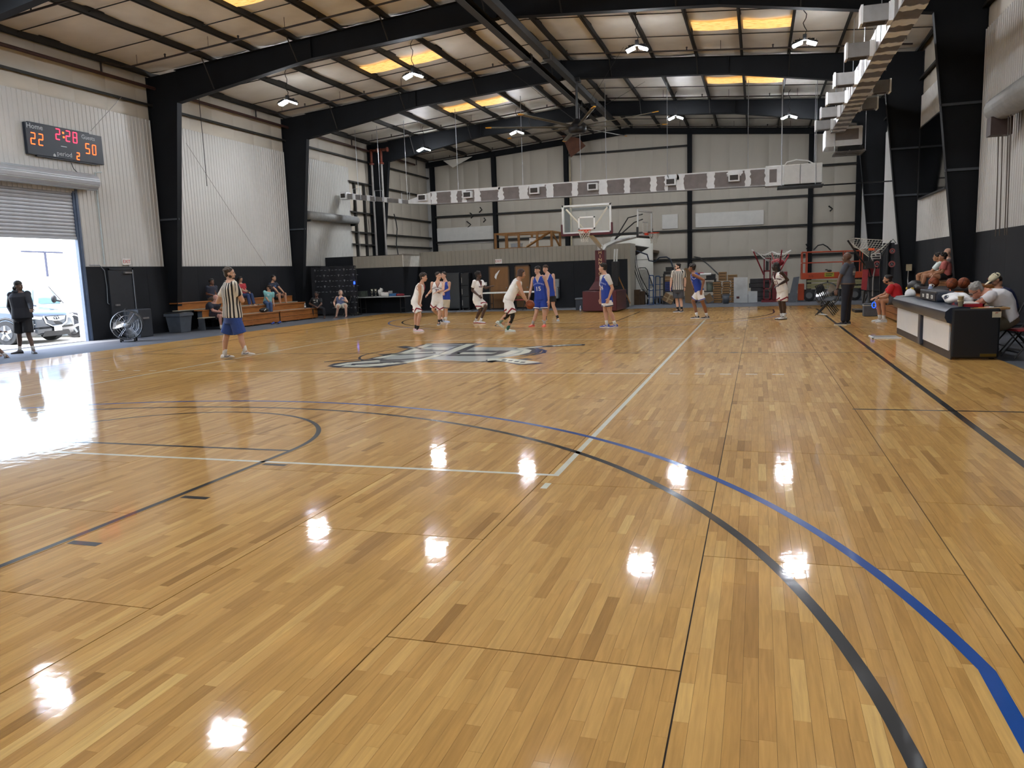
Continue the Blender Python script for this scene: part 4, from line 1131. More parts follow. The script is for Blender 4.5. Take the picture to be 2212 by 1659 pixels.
p = atY(765, 611, BY - .1); t = tag(MB().mm((p.x - .02, BY - .12, p.z - .06), (p.x + .04, BY - .08, p.z + .06)).obj('blue_light', mat('blue glow', '1030ff', .3, emit=('2a50ff', 3))), 'small glowing blue light at the right edge of the backdrop', 'light')
# ------------------------------------------------------------------ along the store room wall
WY = 19.44
def cab(p0, p1, py, depth, nm, label, cat, m, rows):
    a, c = atY(p0, py, WY - depth), atY(p1, py, WY - depth); z = atY(p0, py, WY - depth).z
    t = empty(nm, ((a.x + c.x) / 2, WY - depth / 2, -.02), label, cat)
    MB().mm((a.x, WY - depth, .04), (c.x, WY - .02, z)).obj('body', m, t, bevel=.015)
    w = (c.x - a.x)
    for k in range(rows):
        z0 = .08 + (z - .12) * k / rows
        d = MB().mm((a.x + .02, WY - depth - .03, z0), (c.x - .02, WY - depth, z0 + (z - .12) / rows - .02)).obj('door', m, t, bevel=.01)
        MB().mm((a.x + .06, WY - depth - .06, z0 + .1), (a.x + .09, WY - depth - .03, z0 + .35)).obj('handle', M_GALV, d)
    for x in (a.x + .06, c.x - .06): MB().mm((x - .03, WY - depth + .02, -.02), (x + .03, WY - depth + .1, .05)).obj('foot', M_BLACKM, t)
cab(960, 992, 590, .62, 'vending_cooler', 'tall black vending cooler against the black wall behind the players', 'cooler', mat('cooler black', '1a1d24', .3), 1)
cab(994, 1012, 590, .5, 'locker_cabinet', 'narrow black cabinet between the vending cooler and the brown doors', 'cabinet', mat('cabinet black', '14161a', .45), 3)
M_BROWN = mat('brown flush door', '7a5328', .5, scale=1.5, var=.12, stretch=(4, 4, 1))
for k, (p0, p1, n_) in enumerate(((1060, 1099, 3), (1116, 1144, 4))):
    a, c = atY(p0, 620, WY), atY(p1, 620, WY)
    t = empty('door_%d' % n_, ((a.x + c.x) / 2, WY, -.02), kind='structure')
    MB().mm((a.x, WY - .03, .01), (c.x, WY + .02, 1.86)).obj('door_leaf', M_BROWN, t)
    b = MB(); b.mm((a.x - .06, WY - .045, -.02), (a.x, WY + .02, 1.92)); b.mm((c.x, WY - .045, -.02), (c.x + .06, WY + .02, 1.92)); b.mm((a.x - .06, WY - .045, 1.86), (c.x + .06, WY + .02, 1.92)); b.obj('door_frame', mat('dark brown frame', '4a3620', .5), t)
    b = MB(); b.ball((c.x - .08, WY - .07, .92), .035, 8, 6); b.obj('knob', M_GALV, t, True)
a, c = atY(1069, 599, WY - .04), atY(1079, 584, WY - .04)
b = MB(); b.prism([(a.x - .02, a.z), (a.x + .06, a.z - .1), (a.x + .1, a.z + .05), (c.x + .02, c.z + .02), (c.x - .02, c.z), (a.x + .03, a.z + .14)], lambda u, v, t: (u, WY - .045 + t, v), 0, .006); tag(b.obj('paper_notice', M_WHITE), 'torn white paper taped to the brown door', 'paper')
a = atY(1049.5, 613, WY); t = empty('light_switch', a, 'white light switch plate left of the brown door', 'switch')
MB().box(a, (.09, .02, .14)).obj('plate', M_WHITE, t); MB().box(a + Vector((0, -.015, 0)), (.03, .02, .05)).obj('toggle', M_WHITE, t)
a, c = atY(1199, 645, WY - .3), atY(1207, 605, WY - .3)
t = empty('drinking_fountain', (a.x, WY - .15, a.z), 'grey wall drinking fountain behind the blue players', 'fountain')
M_FNT = mat('grey fountain', '7d8488', .35, metal=.4)
MB().mm((a.x - .16, WY - .32, a.z), (a.x + .16, WY - .02, a.z + .48)).obj('cabinet', M_FNT, t, bevel=.03)
MB().mm((a.x - .16, WY - .12, a.z + .48), (a.x + .16, WY - .02, c.z + .05)).obj('back_panel', M_FNT, t, bevel=.02)
MB().lathe([(.13, .0), (.15, .05), (.11, .04), (0, .02)], (a.x, WY - .2, a.z + .46), seg=14).obj('basin', M_ROD, t, True)
# white table with a red folding chair behind the dribbler
TY2 = 18.3
a, c = atY(1042, 645, TY2), atY(1158, 643, TY2)
t = empty('white_table', ((a.x + c.x) / 2, TY2 + .35, -.02), 'long white folding table before the brown doors behind the players', 'table')
MB().mm((a.x, TY2, .70), (c.x, TY2 + .7, .76)).obj('tabletop', mat('white laminate', 'dfe0dd', .4), t, bevel=.01)
for x in (a.x + .3, c.x - .3):
    for y in (TY2 + .1, TY2 + .6): MB().tube((x, y, -.02), (x, y, .7), .016, seg=6).obj('leg', M_BLACKM, t)
    MB().tube((x, TY2 + .1, .25), (x, TY2 + .6, .25), .012, seg=6).obj('leg_brace', M_BLACKM, t)
x = atY(1124, 650, TY2 - .4).x
folding_chair((x, TY2 - .42, -.02), pi, mat('red vinyl', '9c2a30', .6), M_BLACKM, 'red folding chair in front of the long white table behind the players')
# loft: timber crate frame, boxes
LZ = 2.69
cr = empty('timber_crate', (-4.2, 20.6, LZ), 'open crate frame of brown timber standing on the store room roof', 'crate')
M_TIM = mat('weathered timber', '8a6234', .7, var=.2, scale=3)
cx0, cx1, cy0, cy1, cz = -5.62, -2.95, 20.0, 21.6, 3.37
for y in (cy0, cy1):
    for x in [cx0, cx0 + .55, cx0 + 1.12, cx0 + 2.0, cx1] if y == cy0 else [cx0, cx0 + 1.3, cx1]: MB().mm((x - .05, y - .04, LZ), (x + .05, y + .04, cz)).obj('post', M_TIM, cr)
    MB().mm((cx0 - .05, y - .05, cz - .02), (cx1 + .05, y + .05, cz + .05)).obj('rail', M_TIM, cr); MB().mm((cx0 - .05, y - .05, LZ - .01), (cx1 + .05, y + .05, LZ + .05)).obj('rail', M_TIM, cr)
for x in (cx0, cx1): MB().mm((x - .05, cy0, cz - .02), (x + .05, cy1, cz + .05)).obj('rail', M_TIM, cr)
MB().path([(cx0 + 1.5, cy0 - .03, LZ + .05), (cx1 - .05, cy0 - .03, cz)], .055, 4).obj('diagonal_brace', M_TIM, cr)
MB().path([(cx1, cy0 + .1, cz), (cx1 + .0, cy1 - .1, LZ + .05)], .05, 4).obj('diagonal_brace', M_TIM, cr)
t = empty('white_carton', (cx0 + 1.66, 20.5, LZ), 'white carton standing inside the timber crate frame', 'box'); MB().mm((cx0 + 1.5, 20.4, LZ), (cx0 + 1.82, 20.7, LZ + .46)).obj('carton', M_WHITE, t, bevel=.01); MB().mm((cx0 + 1.55, 20.395, LZ + .2), (cx0 + 1.76, 20.402, LZ + .3)).obj('print', M_GALV, t)
t = empty('plastic_tub', (cx0 + .85, 20.5, LZ), 'translucent grey plastic tub inside the timber crate frame', 'tub'); MB().mm((cx0 + .62, 20.35, LZ), (cx0 + 1.06, 20.8, LZ + .22)).obj('tub', mat('grey tub', '9aa0a6', .4), t, bevel=.02); MB().mm((cx0 + .6, 20.33, LZ + .22), (cx0 + 1.08, 20.82, LZ + .25)).obj('lid', mat('grey tub'), t, bevel=.01)
tag(MB().path([(-13.05, 24.9, 5.0), (-13.0, 25.0, 4.6), (-13.05, 25.2, 4.2), (-13.1, 25.1, 3.4), (-13.0, 25.1, 2.6)], .03, 6).obj('hanging_hose', M_BLACKM), 'black hose hanging on the far left wall', 'hose')

# conduit and wire braces on the left wall
p = [atX(*q, XL + .06) for q in ((219, 372), (206, 373), (212, 440), (219, 505), (226, 571))]
tag(MB().path(p, .022, 6).obj('conduit', M_JAMB), 'pale conduit running down the white wall right of the roll-up door', 'conduit')
for k, (a, c) in enumerate((((402, 309), (574, 574)), ((262, 210), (196, 283)))):
    a, c = atX(*a, XL + .16), atX(*c, XL + .16)
    tag(MB().tube(a, c, .009, seg=5).obj('brace_wire', M_GALV), 'thin diagonal brace wire on the left wall, %s' % ('beyond the first column' if k == 0 else 'above the scoreboard'), 'wire')
a = atY(1231, 345, YE - .2)
tag(MB().tube((a.x, YE - .25, 2.56), (a.x, YE - .25, a.z), .05, seg=8).obj('vertical_pipe', mat('cream pipe', 'b3a88c', .5)), 'cream vertical pipe beside the middle post of the end wall', 'pipe')
# ------------------------------------------------------------------ scorer's table
M_NAVY = mat('navy padded vinyl', '1f2a3c', .38, var=.08, scale=3, coat=.3)
M_NAVD = mat('dark padded vinyl', '14181f', .5, var=.1, scale=3)
M_PANEL = mat('white table panel', 'f3f5f7', .3, var=.02, coat=.4)
TF, TY0, TY1 = 8.84, -1.15, 3.9
st = empty('scorers_table', (9.15, 1.4, 0), 'long navy padded scorers table with white front panels beside the sideline', 'table')
prof = [(TF + .04, .55), (TF - .06, .58), (TF - .10, .66), (TF - .09, .75), (TF - .02, .81), (TF + .12, .825), (TF + .3, .81), (TF + .3, .6)]
b = MB(); b.loft([[Vector((x, y, z)) for x, z in prof] for y in [TY0 + .03 + (TY1 - TY0 - .03) * k / 16 for k in range(17)]]); b.obj('front_pad', M_NAVY, st, auto=True, smooth=True)
for ya, yb in ((-1.0, 1.02), (1.30, 3.82)):
    MB().mm((TF - .005, ya, .13), (TF + .02, yb, .57)).obj('front_panel', M_PANEL, st, bevel=.004)
MB().mm((TF + .01, TY0 + .05, .0), (TF + .03, TY1, .14)).obj('kick_panel', mat('dark kick panel', '3b3430', .5), st)
b = MB(); b.mm((TF - .05, 1.04, .02), (TF + .06, 1.28, .6)); b.obj('post_pad', M_NAVY, st, bevel=.035)
MB().mm((TF + .0, TY0 - .01, .03), (9.5, TY0 + .06, .80)).obj('end_pad', M_NAVD, st, bevel=.03)
MB().mm((TF + .25, TY0 + .0, .775), (9.62, TY1, .805)).obj('table_top', mat('light wood top', '9a7a50', .5, stretch=(8, 1, 8)), st, bevel=.004)
MB().mm((TF + .05, TY1 - .06, .0), (9.5, TY1, .78)).obj('end_panel', M_NAVD, st)
MB().mm((9.38, TY0 - .016, .655), (9.50, TY0 - .01, .745)).obj('name_plate', mat('cream plate', 'c9c4ae', .5), st)
text('JPP', .03, 'lettering', M_RED, lambda u, v, w: (9.44 + u, TY0 - .018 - w, .725 + v), st)
MB().mm((9.24, TY0 - .02, .055), (9.46, TY0 - .01, .10)).obj('brass_plate', mat('brass plate', '6e5c28', .4, metal=.6), st)
for y in (TY0 + .2, 1.2, TY1 - .2): MB().mm((9.42, y - .03, 0), (9.48, y + .03, .78)).obj('leg', M_BLACKM, st)
# possession console on the table
cs = empty('score_console', (9.0, 1.2, .825), 'navy padded scoring console with three white labels on the scorers table', 'console')
b = MB(); b.mm((8.93, .46, .82), (9.24, 1.92, 1.0)); b.obj('housing', M_NAVY, cs, bevel=.04)
MB().mm((8.915, .52, .84), (8.932, 1.86, .97)).obj('face', mat('console face', '26242a', .5), cs)
for y, w, h in ((1.55, .08, .055), (1.16, .1, .085), (.78, .08, .06)):
    f = MB().box((8.912, y, .905), (.006, w * 1.6, h)).obj('label_card', M_WHITE, cs)
    b = MB(); b.box((8.908, y, .905), (.003, w * .3, h * .6)); b.obj('print', M_BLACKM, f)
MB().mm((8.92, .47, .975), (9.2, 1.9, 1.01)).obj('top_trim', mat('console grey', '4a4f58', .4), cs, bevel=.01)
def blob_obj(name, c, parts, m, label, cat, grp=None):
    t = empty(name, c, label, cat, grp); c = Vector(c)
    b = MB()
    for o, r in parts: b.ball(c + Vector(o), r, 10, 7)
    b.obj('body', m, t, True); return t
t = empty('baseball_cap', (8.97, 3.2, .826), 'white baseball cap lying on the far end of the scorers table', 'cap')
M_CAPW = mat('white cotton', 'd9dcdf', .8, var=.04)
b = MB(); b.loft([[Vector((8.97 + r * 1.0 * math.cos(a), 3.2 + r * 1.15 * math.sin(a), .828 + z)) for a in [k * pi / 8 for k in range(16)]] for r, z in ((.10, 0), (.105, .05), (.09, .10), (.05, .14), (.012, .15))]); b.obj('crown', M_CAPW, t, True)
b = MB(); b.prism([(.09 * math.cos(a) + (.1 if abs(a) < 1.2 else 0) * math.cos(a), .1 * math.sin(a)) for a in [-1.5 + .3 * k for k in range(11)]], lambda u, v, w: (8.97 - u, 3.24 + v, .828 + w), 0, .008); b.obj('brim', M_CAPW, t)
MB().ball((8.97, 3.2, .98), .012, 6, 4).obj('button', M_CAPW, t)
t = empty('drink_bottle', (9.32, 3.1, .806), 'lavender sports bottle standing behind the console on the scorers table', 'bottle')
M_LAV = mat('lavender plastic', '8f9cc0', .4)
MB().lathe([(0, 0), (.05, 0), (.05, .13), (.045, .17), (.035, .2), (.035, .22), (0, .22)], (9.32, 3.1, .806), seg=16).obj('body', M_LAV, t, True)
MB().lathe([(.028, .22), (.028, .255), (0, .26)], (9.32, 3.1, .806), seg=12).obj('cap', M_WHITE, t, True); MB().path([(9.36, 3.1, 1.0), (9.39, 3.1, 1.03), (9.36, 3.1, 1.06), (9.33, 3.1, 1.065)], .007, 5).obj('carry_loop', M_WHITE, t)
t = empty('lanyard', (9.05, .95, .806), 'bright orange lanyard heaped on the scorers table', 'lanyard')
M_ORG = mat('orange cord', 'e2571c', .6)
b = MB(); b.path([(9.05 + .06 * math.sin(k * 1.9) * (1 - k / 60), .72 + .09 * math.cos(k * 1.3), .832 + .028 * abs(math.sin(k * .7)) ) for k in range(36)], .011, 5); b.obj('cord', M_ORG, t)
MB().path([(9.1, .55, .83), (9.2, .62, .90), (9.26, .9, .95), (9.27, 1.15, 1.01)], .008, 5).obj('strap', M_ORG, t)
t = empty('jersey_bundle', (9.12, -.1, .806), 'crumpled white jersey with navy print heaped on the scorers table', 'jersey')
M_JW = mat('white jersey cloth', 'dcdee0', .8, var=.05, scale=5)
def bun(u, v):
    a = u * 2 * pi; r = math.sin(v * pi) ** .7
    n = 1 + .16 * math.sin(3 * a + 5 * v) + .1 * math.sin(7 * a - 8 * v)
    return Vector((9.13 + .19 * r * math.cos(a) * n, -.06 + .55 * r * math.sin(a) * n, .818 + .15 * (1 + math.cos(v * pi)) / 2 * 1.15 * (1 + .1 * math.sin(5 * a))))
b = MB(); b.grid(bun, 28, 12); b.obj('cloth', M_JW, t, True)
M_NAVYP = mat('navy print', '161c34', .7)
for y, w in ((-.05, .16), (.12, .10), (-.36, .11)):
    b = MB(); b.grid(lambda u, v, y=y, w=w: bun(.5 + (u - .5) * .09 + (y + .06) * .12, .42 + .16 * (v - .5) + .05 * w) + Vector((-.012, (v - .5) * .02 + y * .4, .006)), 4, 4); b.obj('print', M_NAVYP, t, True)
t = empty('red_tray', (9.18, -.65, .806), 'red plastic tray box with a navy clip on the scorers table', 'tray')
b = MB(); b.mm((9.0, -1.02, .807), (9.3, -.3, .815))
for a, c in (((9.0, -1.02, .807), (9.02, -.3, .86)), ((9.28, -1.02, .807), (9.3, -.3, .86)), ((9.0, -1.02, .807), (9.3, -1.0, .86)), ((9.0, -.32, .807), (9.3, -.3, .86))): b.mm(a, c)
b.obj('tray', mat('red plastic', 'a3202c', .4), t); MB().mm((8.99, -.72, .83), (9.02, -.55, .87)).obj('clip', M_NAVYP, t); MB().mm((9.05, -.95, .816), (9.25, -.4, .875)).obj('papers', M_WHITE, t)
t = empty('coffee_cups', (9.0, -.98, .806), 'stack of two cream paper cups on the near corner of the scorers table', 'cups')
M_CUP = mat('cream paper cup', 'd2c9a8', .6)
for k in range(2):
    z = .806 + .07 * k
    b = MB(); b.lathe([(0, 0), (.03, 0), (.043, .1), (.046, .1), (.046, .108), (.04, .105), (.028, .01)], (8.98, -1.0, z), seg=18); b.obj('cup', M_CUP, t, True)
MB().lathe([(.0395, .075), (.0425, .095)], (8.98, -1.0, .807), seg=18).obj('band', M_BLACKM, t)
MB().lathe([(.046, .0), (.047, .012), (.02, .016), (0, .016)], (8.98, -1.0, .982), seg=18).obj('lid', M_WHITE, t, True)
for k, (y, x, m_, lb) in enumerate(((-1.0, 9.36, M_WHITE, 'loose white sheet of paper on the near end of the scorers table'), (-.55, 9.5, M_WHITE, 'second white sheet of paper beside the bending man on the table'))):
    tag(MB().box((x, y, .808), (.2, .28, .002), rz=.3 + k).obj('paper_sheet', m_), lb, 'paper')
tag(MB().path([(9.42, -1.08, .812), (9.55, -1.0, .812)], .005, 6).obj('pen', M_BLACKM), 'black pen lying on the near edge of the wooden table top', 'pen')
tag(MB().path([(9.2, -1.1, .812), (9.36, -1.06, .812)], .006, 6).obj('pencil', M_ORG), 'orange pencil lying near the paper cups', 'pencil')
t = empty('wristwatch_box', (9.3, 1.9, .806), 'low dark equipment case lying behind the console', 'case'); MB().mm((9.28, .3, .806), (9.58, 1.9, .86)).obj('case', M_BLACKM, t, bevel=.015)
folding_chair((9.98, -.62, -.02), math.radians(-80), mat('red vinyl'), M_BLACKM, 'red-backed folding chair under the man bending over the table')
folding_chair((10.15, -1.95, -.02), math.radians(-100), M_NAVD, M_BLACKM, 'black folding chair at the right edge behind the table')
folding_chair((10.1, .5, -.02), math.radians(-85), M_NAVD, M_BLACKM, 'black folding chair under the man in the cream cap')
t = empty('floor_board', (8.47, 2.9, .0), 'thin grey board lying on the wood beside the scorers table', 'board')
b = MB(); b.mm((8.22, 2.62, .001), (8.72, 3.16, .02)); b.obj('board', mat('grey board', '8c8c88', .4), t); b = MB(); b.mm((8.2, 2.6, .001), (8.23, 3.18, .026)); b.mm((8.2, 2.6, .001), (8.74, 2.63, .026)); b.obj('edge_strip', M_WHITE, t)
# ------------------------------------------------------------------ bleacher along the right wall
rb = empty('bleacher', (10.0, 5.6, -.02), 'wooden bleacher along the right wall behind the scorers table', 'bleachers')
for k, (x, zt) in enumerate(((9.34, .40), (9.92, .68), (10.52, .98))):
    y0, y1 = 4.3, 9.6
    MB().mm((x, y0, zt - .04), (x + .36, y1, zt)).obj('seat_board', M_OAK, rb, bevel=.008)
    MB().mm((x, y0, zt - .36), (x + .02, y1, zt - .21)).obj('riser_board', M_OAK, rb, bevel=.004); MB().mm((x, y0, zt - .2), (x + .02, y1, zt - .045)).obj('riser_board', M_OAK, rb, bevel=.004)
    for y in (y0 + .1, (y0 + y1) / 2, y1 - .1): MB().mm((x + .06, y - .1, -.02), (x + .3, y + .1, zt - .04)).obj('support', M_OAK, rb)
M_BALL = mat('basketball leather', '8c4420', .55, var=.12, scale=14, bump=.4)
M_SEAM = mat('ball seam', '1a1210', .6)
def basketball(c, label, r=.121, rot=0.4):
    t = empty('basketball', (c[0], c[1], c[2] - r), label, 'basketball'); c = Vector(c)
    MB().ball(c, r, 24, 16).obj('leather', M_BALL, t, True)
    M = Euler((.5, .3, rot)).to_matrix(); b = MB(); R = r + .0005
    for f in (lambda a: (math.cos(a), math.sin(a), 0), lambda a: (math.cos(a), 0, math.sin(a))): b.path([c + M @ Vector(f(2 * pi * k / 32)) * R for k in range(32)], .0035, 4, closed=True)
    for s in (-1, 1): b.path([c + M @ (Vector((.82 * math.cos(a), s * (.38 + .28 * abs(math.cos(a))), .9 * math.sin(a))).normalized()) * R for a in [2 * pi * k / 32 for k in range(32)]], .0035, 4, closed=True)
    b.obj('seams', M_SEAM, t)
    return t
sh = empty('ball_bench', (10.0, 5.5, .6), 'low black shelf with oak blocks carrying two basketballs by the right wall', 'shelf')
MB().mm((9.75, 4.35, .865), (10.5, 7.0, .90)).obj('shelf_board', M_BLACKM, sh)
for y in (4.5, 5.6, 6.7): MB().mm((9.93, y - .16, .68), (10.2, y + .16, .865)).obj('block', M_OAK, sh)
basketball((9.98, 6.25, .90 + .121), 'brown basketball on the black shelf beside the seated boys')
basketball((10.05, 4.72, .90 + .121), 'brown basketball on the black shelf behind the bending man', rot=1.2)
basketball((10.33, 4.95, .90 + .121), 'dark basketball half hidden behind the other ball on the shelf', rot=2)
t = empty('backpack', (10.0, 8.2, .68), 'black and yellow backpack on the bleacher behind the man in red', 'backpack')
b = MB(); b.ball((9.98, 8.55, .86), (.2, .3, .17)); b.ball((10.02, 8.2, .82), (.16, .25, .13)); b.obj('body', M_BLACKM, t, True)
M_YL = mat('yellow fabric', 'c9a62a', .6)
for y in (8.1, 8.75): MB().ball((9.83, y, .80), (.05, .1, .05), 8, 5).obj('pocket', M_YL, t, True)
t = empty('duffel_bag', (9.95, 4.9, .68), 'black duffel bag on the bleacher behind the console', 'bag'); b = MB(); b.ball((9.62, 4.9, .50), (.14, .38, .1)); b.obj('body', M_BLACKM, t, True); MB().path([(9.62, 4.7, .58), (9.62, 4.8, .66), (9.62, 5.0, .66), (9.62, 5.1, .58)], .012, 5).obj('handle', M_BLACKM, t)
# wall things on the right
ws = empty('glass_board', (XR - .1, 13, 3.55), 'large glossy black board high on the right wall between the columns', 'board')
MB().mm((XR - .10, 10.6, 3.55), (XR - .04, 14.62, 5.82)).obj('panel', mat('glossy black', '050608', .06, var=.05), ws); b = MB(); b.mm((XR - .12, 10.58, 3.53), (XR - .03, 14.64, 3.57)); b.mm((XR - .12, 14.6, 3.53), (XR - .03, 14.64, 5.84)); b.mm((XR - .12, 10.58, 5.80), (XR - .03, 14.64, 5.84)); b.obj('frame', M_BLACKM, ws)
rr = empty('rolled_door', (10.75, 2.4, 4.4), 'grey drum of a rolled-up door high on the right wall', 'rolled door')
MB().path([(10.72, -3.5, 4.62), (10.72, 4.5, 4.62)], .27, 22).obj('drum', mat('grey door drum'), rr, True)
MB().mm((10.5, 4.1, 4.05), (10.9, 4.42, 4.42)).obj('bracket', mat('brown bracket', '3a2a24', .6), rr)
for y, z in ((4.4, 4.1), (4.12, 4.1), (3.75, 4.4), (3.6, 4.4)): MB().path([(10.72, y, z), (10.74, y - .02, 3.2), (10.76, y - .02, 2.0)], .012, 5).obj('pull_chain', mat('dark chain', '4a4038', .5), rr)
for y, zs in ((7.4, (5.28, 3.72)), (15.1, (5.28, 3.74)), (22.75, (4.4, 3.2))):
    for z in zs:
        d = .33 + .83 * z / 7.45
        t = tag(MB().mm((XR - d - .02, y - .06, z - .03), (XR + .02, y - .02, z + .03)).obj('column_strut', M_STRUT), 'dull metal strut fixed across the %s right column, %s one' % ({7.4: 'nearest', 15.1: 'second', 22.75: 'third'}[y], 'upper' if z == zs[0] else 'lower'), 'strut', 'column struts')
for y, z in ((7.4, 3.75), (15.1, 3.75)):
    tag(MB().mm((XL - .02, y - .06, z - .03), (XL + .33 + .83 * z / 7.45 + .03, y - .02, z + .03)).obj('column_strut', M_STRUT), 'dull metal strut fixed across the %s left column' % ('nearest' if y < 10 else 'second'), 'strut', 'column struts')
t = empty('wall_bracket', (XR - .1, 15.3, 1.2), 'cream wooden bracket arm on the black right wall', 'bracket')
for z, l in ((1.40, .35), (1.32, .6)): MB().mm((XR - .3, 15.5 - l, z), (XR - .2, 16.1, z + .05)).obj('arm', mat('cream wood', 'b0a080', .6), t)
MB().mm((XR - .32, 14.7, 1.2), (XR - .18, 14.95, 1.42)).obj('block', mat('cream wood'), t); MB().path([(XR - .25, 14.9, 1.2), (XR - .25, 14.95, .9), (XR - .25, 14.9, .75)], .02, 5).obj('strap', M_GALV, t)
# cooler box, glowing headset
c = Vector((9.08, 9.85, 0))
t = empty('cooler_box', c, 'grey cooler box with a pale lid rim on the floor beside the sideline', 'cooler')
MB().mm((c.x - .21, c.y - .16, .0), (c.x + .21, c.y + .16, .30)).obj('body', mat('grey cooler', '50565e', .5), t, bevel=.02); MB().mm((c.x - .22, c.y - .17, .30), (c.x + .22, c.y + .17, .325)).obj('rim', mat('pale rim', 'b9bab0', .5), t, bevel=.005); MB().mm((c.x - .21, c.y - .16, .325), (c.x + .21, c.y + .16, .36)).obj('lid', mat('grey cooler'), t, bevel=.015)
c = atY(1888, 659, 7.5); hand_ = atY(1894, 643, 7.52)
t = empty('headset', c, 'headset with glowing blue and violet rings hanging from the seated man in red', 'headset')
b = MB(); b.path([c + Vector((.045 * math.cos(a), .02, .075 * math.sin(a))) for a in [2 * pi * k / 20 for k in range(20)]], .014, 6, closed=True); b.obj('ear_ring', mat('blue glow ring', '1040d0', .3, emit=('2868ff', .9)), t)
b = MB(); b.path([c + Vector((.06 + .03 * math.cos(a), .05, .09 * math.sin(a))) for a in [-1.6 + .35 * k for k in range(10)]], .012, 6); b.obj('headband', mat('violet glow', '6020c0', .3, emit=('a050ff', .8)), t)
b = MB(); b.path([c + Vector((0, .02, .1)), c.lerp(hand_, .6) + Vector((.01, 0, .03)), hand_], .008, 5); b.obj('cord', M_WHITE, t)
# row of folded chairs by the sideline
for k in range(4):
    x, y = 7.93 + .1 * k, 10.6 + .75 * k
    folding_chair((x, y, 0), math.radians(78), mat('grey seat pad', '33373d', .6), M_BLACKM, 'black folding chair by the sideline behind the standing coach, %s of four' % ('nearest', 'second', 'third', 'farthest')[k], 'sideline chairs')
b = MB(); b.prism([(7.72, 11.2), (7.92, 10.55), (8.0, 10.75), (7.9, 11.25)], lambda u, v, w: (u, v, .002 + w), 0, .004); tag(b.obj('paper_sheet', M_WHITE), 'white pointed sheet lying on the floor at the end of the sideline', 'paper')
M_NET = mat('white net cord', 'c9c6ba', .7)
# ------------------------------------------------------------------ black ball-return machine with its net
SHY = 11.9
def sp(x, y, dy=0): return atY(x, y, SHY + dy)
t = empty('ball_machine', (9.1, SHY, 0), 'black ball-return machine with raised net and red panel by the right wall', 'ball machine')
base = sp(1862, 668); 
MB().mm((8.85, SHY - .3, 0), (9.75, SHY + .6, .08)).obj('base', M_BLACKM, t)
for px, py, qx, qy, d in ((1864, 655, 1880, 540, 0), (1900, 660, 1902, 540, 0), (1866, 655, 1905, 560, .5), (1898, 655, 1876, 575, .2)):
    MB().tube(sp(px, py, d), sp(qx, qy, d), .025, seg=6).obj('frame_tube', M_BLACKM, t)
for y in (598, 628, 655): MB().tube(sp(1868, y), sp(1902, y), .02, seg=6).obj('crossbar', M_BLACKM, t)
MB().tube(sp(1870, 575), sp(1831, 519, -.2), .028, seg=6).obj('net_arm', M_BLACKM, t)
MB().tube(sp(1900, 560, .6), sp(1925, 520, .9), .02, seg=6).obj('net_arm', M_BLACKM, t)
def plate(pts, m, nm, dy=0, th=.03, dy2=None):
    P = [sp(x, y, dy + (0 if len(q) == 0 else q[0])) for x, y, *q in pts]; n = len(P)
    b = MB(); b.add(P + [p + Vector((0, th, 0)) for p in P], [tuple(range(n)), tuple(reversed(range(n, 2 * n)))] + [(i, n + i, n + (i + 1) % n, (i + 1) % n) for i in range(n)]); return b.obj(nm, m, t)
M_REDV = mat('red vinyl panel', '8e2a30', .6)
plate([(1860, 625), (1864, 582), (1876, 582), (1872, 627)], M_REDV, 'side_panel', -.05); plate([(1876, 580), (1903, 580), (1903, 596), (1877, 598)], M_REDV, 'side_panel', .3)
plate([(1861, 628), (1871, 628), (1868, 655), (1863, 655)], mat('grey side skirt', '5d5c58', .6), 'skirt', 0)
plate([(1876, 536), (1889, 536), (1889, 541), (1876, 541)], M_ORG, 'orange_tag', -.12)
plate([(1882, 548), (1902, 546), (1903, 559), (1882, 560)], mat('control panel', 'b9b9b4', .5), 'control_panel', -.15)
plate([(1884, 550), (1890, 550), (1890, 553), (1884, 553)], M_BLACKM, 'print', -.16, .005); plate([(1893, 549), (1901, 549), (1901, 552), (1893, 552)], M_BLACKM, 'print', -.16, .005); plate([(1884, 555), (1901, 554), (1901, 558), (1884, 558)], M_BLACKM, 'print', -.16, .005)
plate([(1870, 564), (1888, 564), (1888, 580), (1870, 580)], M_BLACKM, 'motor_box', -.1, .3)
plate([(1876, 598), (1900, 600), (1896, 655), (1878, 655)], mat('dark grey fabric', '34363a', .7), 'ball_chute', .1, .4)
b = MB(); b.path([sp(1884, 559), sp(1890, 580), sp(1886, 600), sp(1885, 640)], .025, 6); b.obj('hose', M_GALV, t)
b = MB()
A, B_, C_, D_ = sp(1831, 519, -.2), sp(1847, 516, 1.2), sp(1925, 520, 1.0), sp(1878, 556, 0)
for i in range(13):
    u = i / 12
    b.path([A.lerp(D_, u) + (B_.lerp(C_, u) - A.lerp(D_, u)) * v + Vector((0, 0, -.22 * math.sin(pi * v) * (1 - .4 * u))) for v in [k / 8 for k in range(9)]], .005, 3)
    b.path([A.lerp(B_, u) + (D_.lerp(C_, u) - A.lerp(B_, u)) * v + Vector((0, 0, -.22 * math.sin(pi * u) * (1 - .4 * v))) for v in [k / 8 for k in range(9)]], .005, 3)
o = b.obj('net', M_NET, t); o['kind'] = 'stuff'
MB().path([A, B_ + Vector((0, 0, .02)), C_, D_, A], .014, 5).obj('net_rope', M_NET, t)
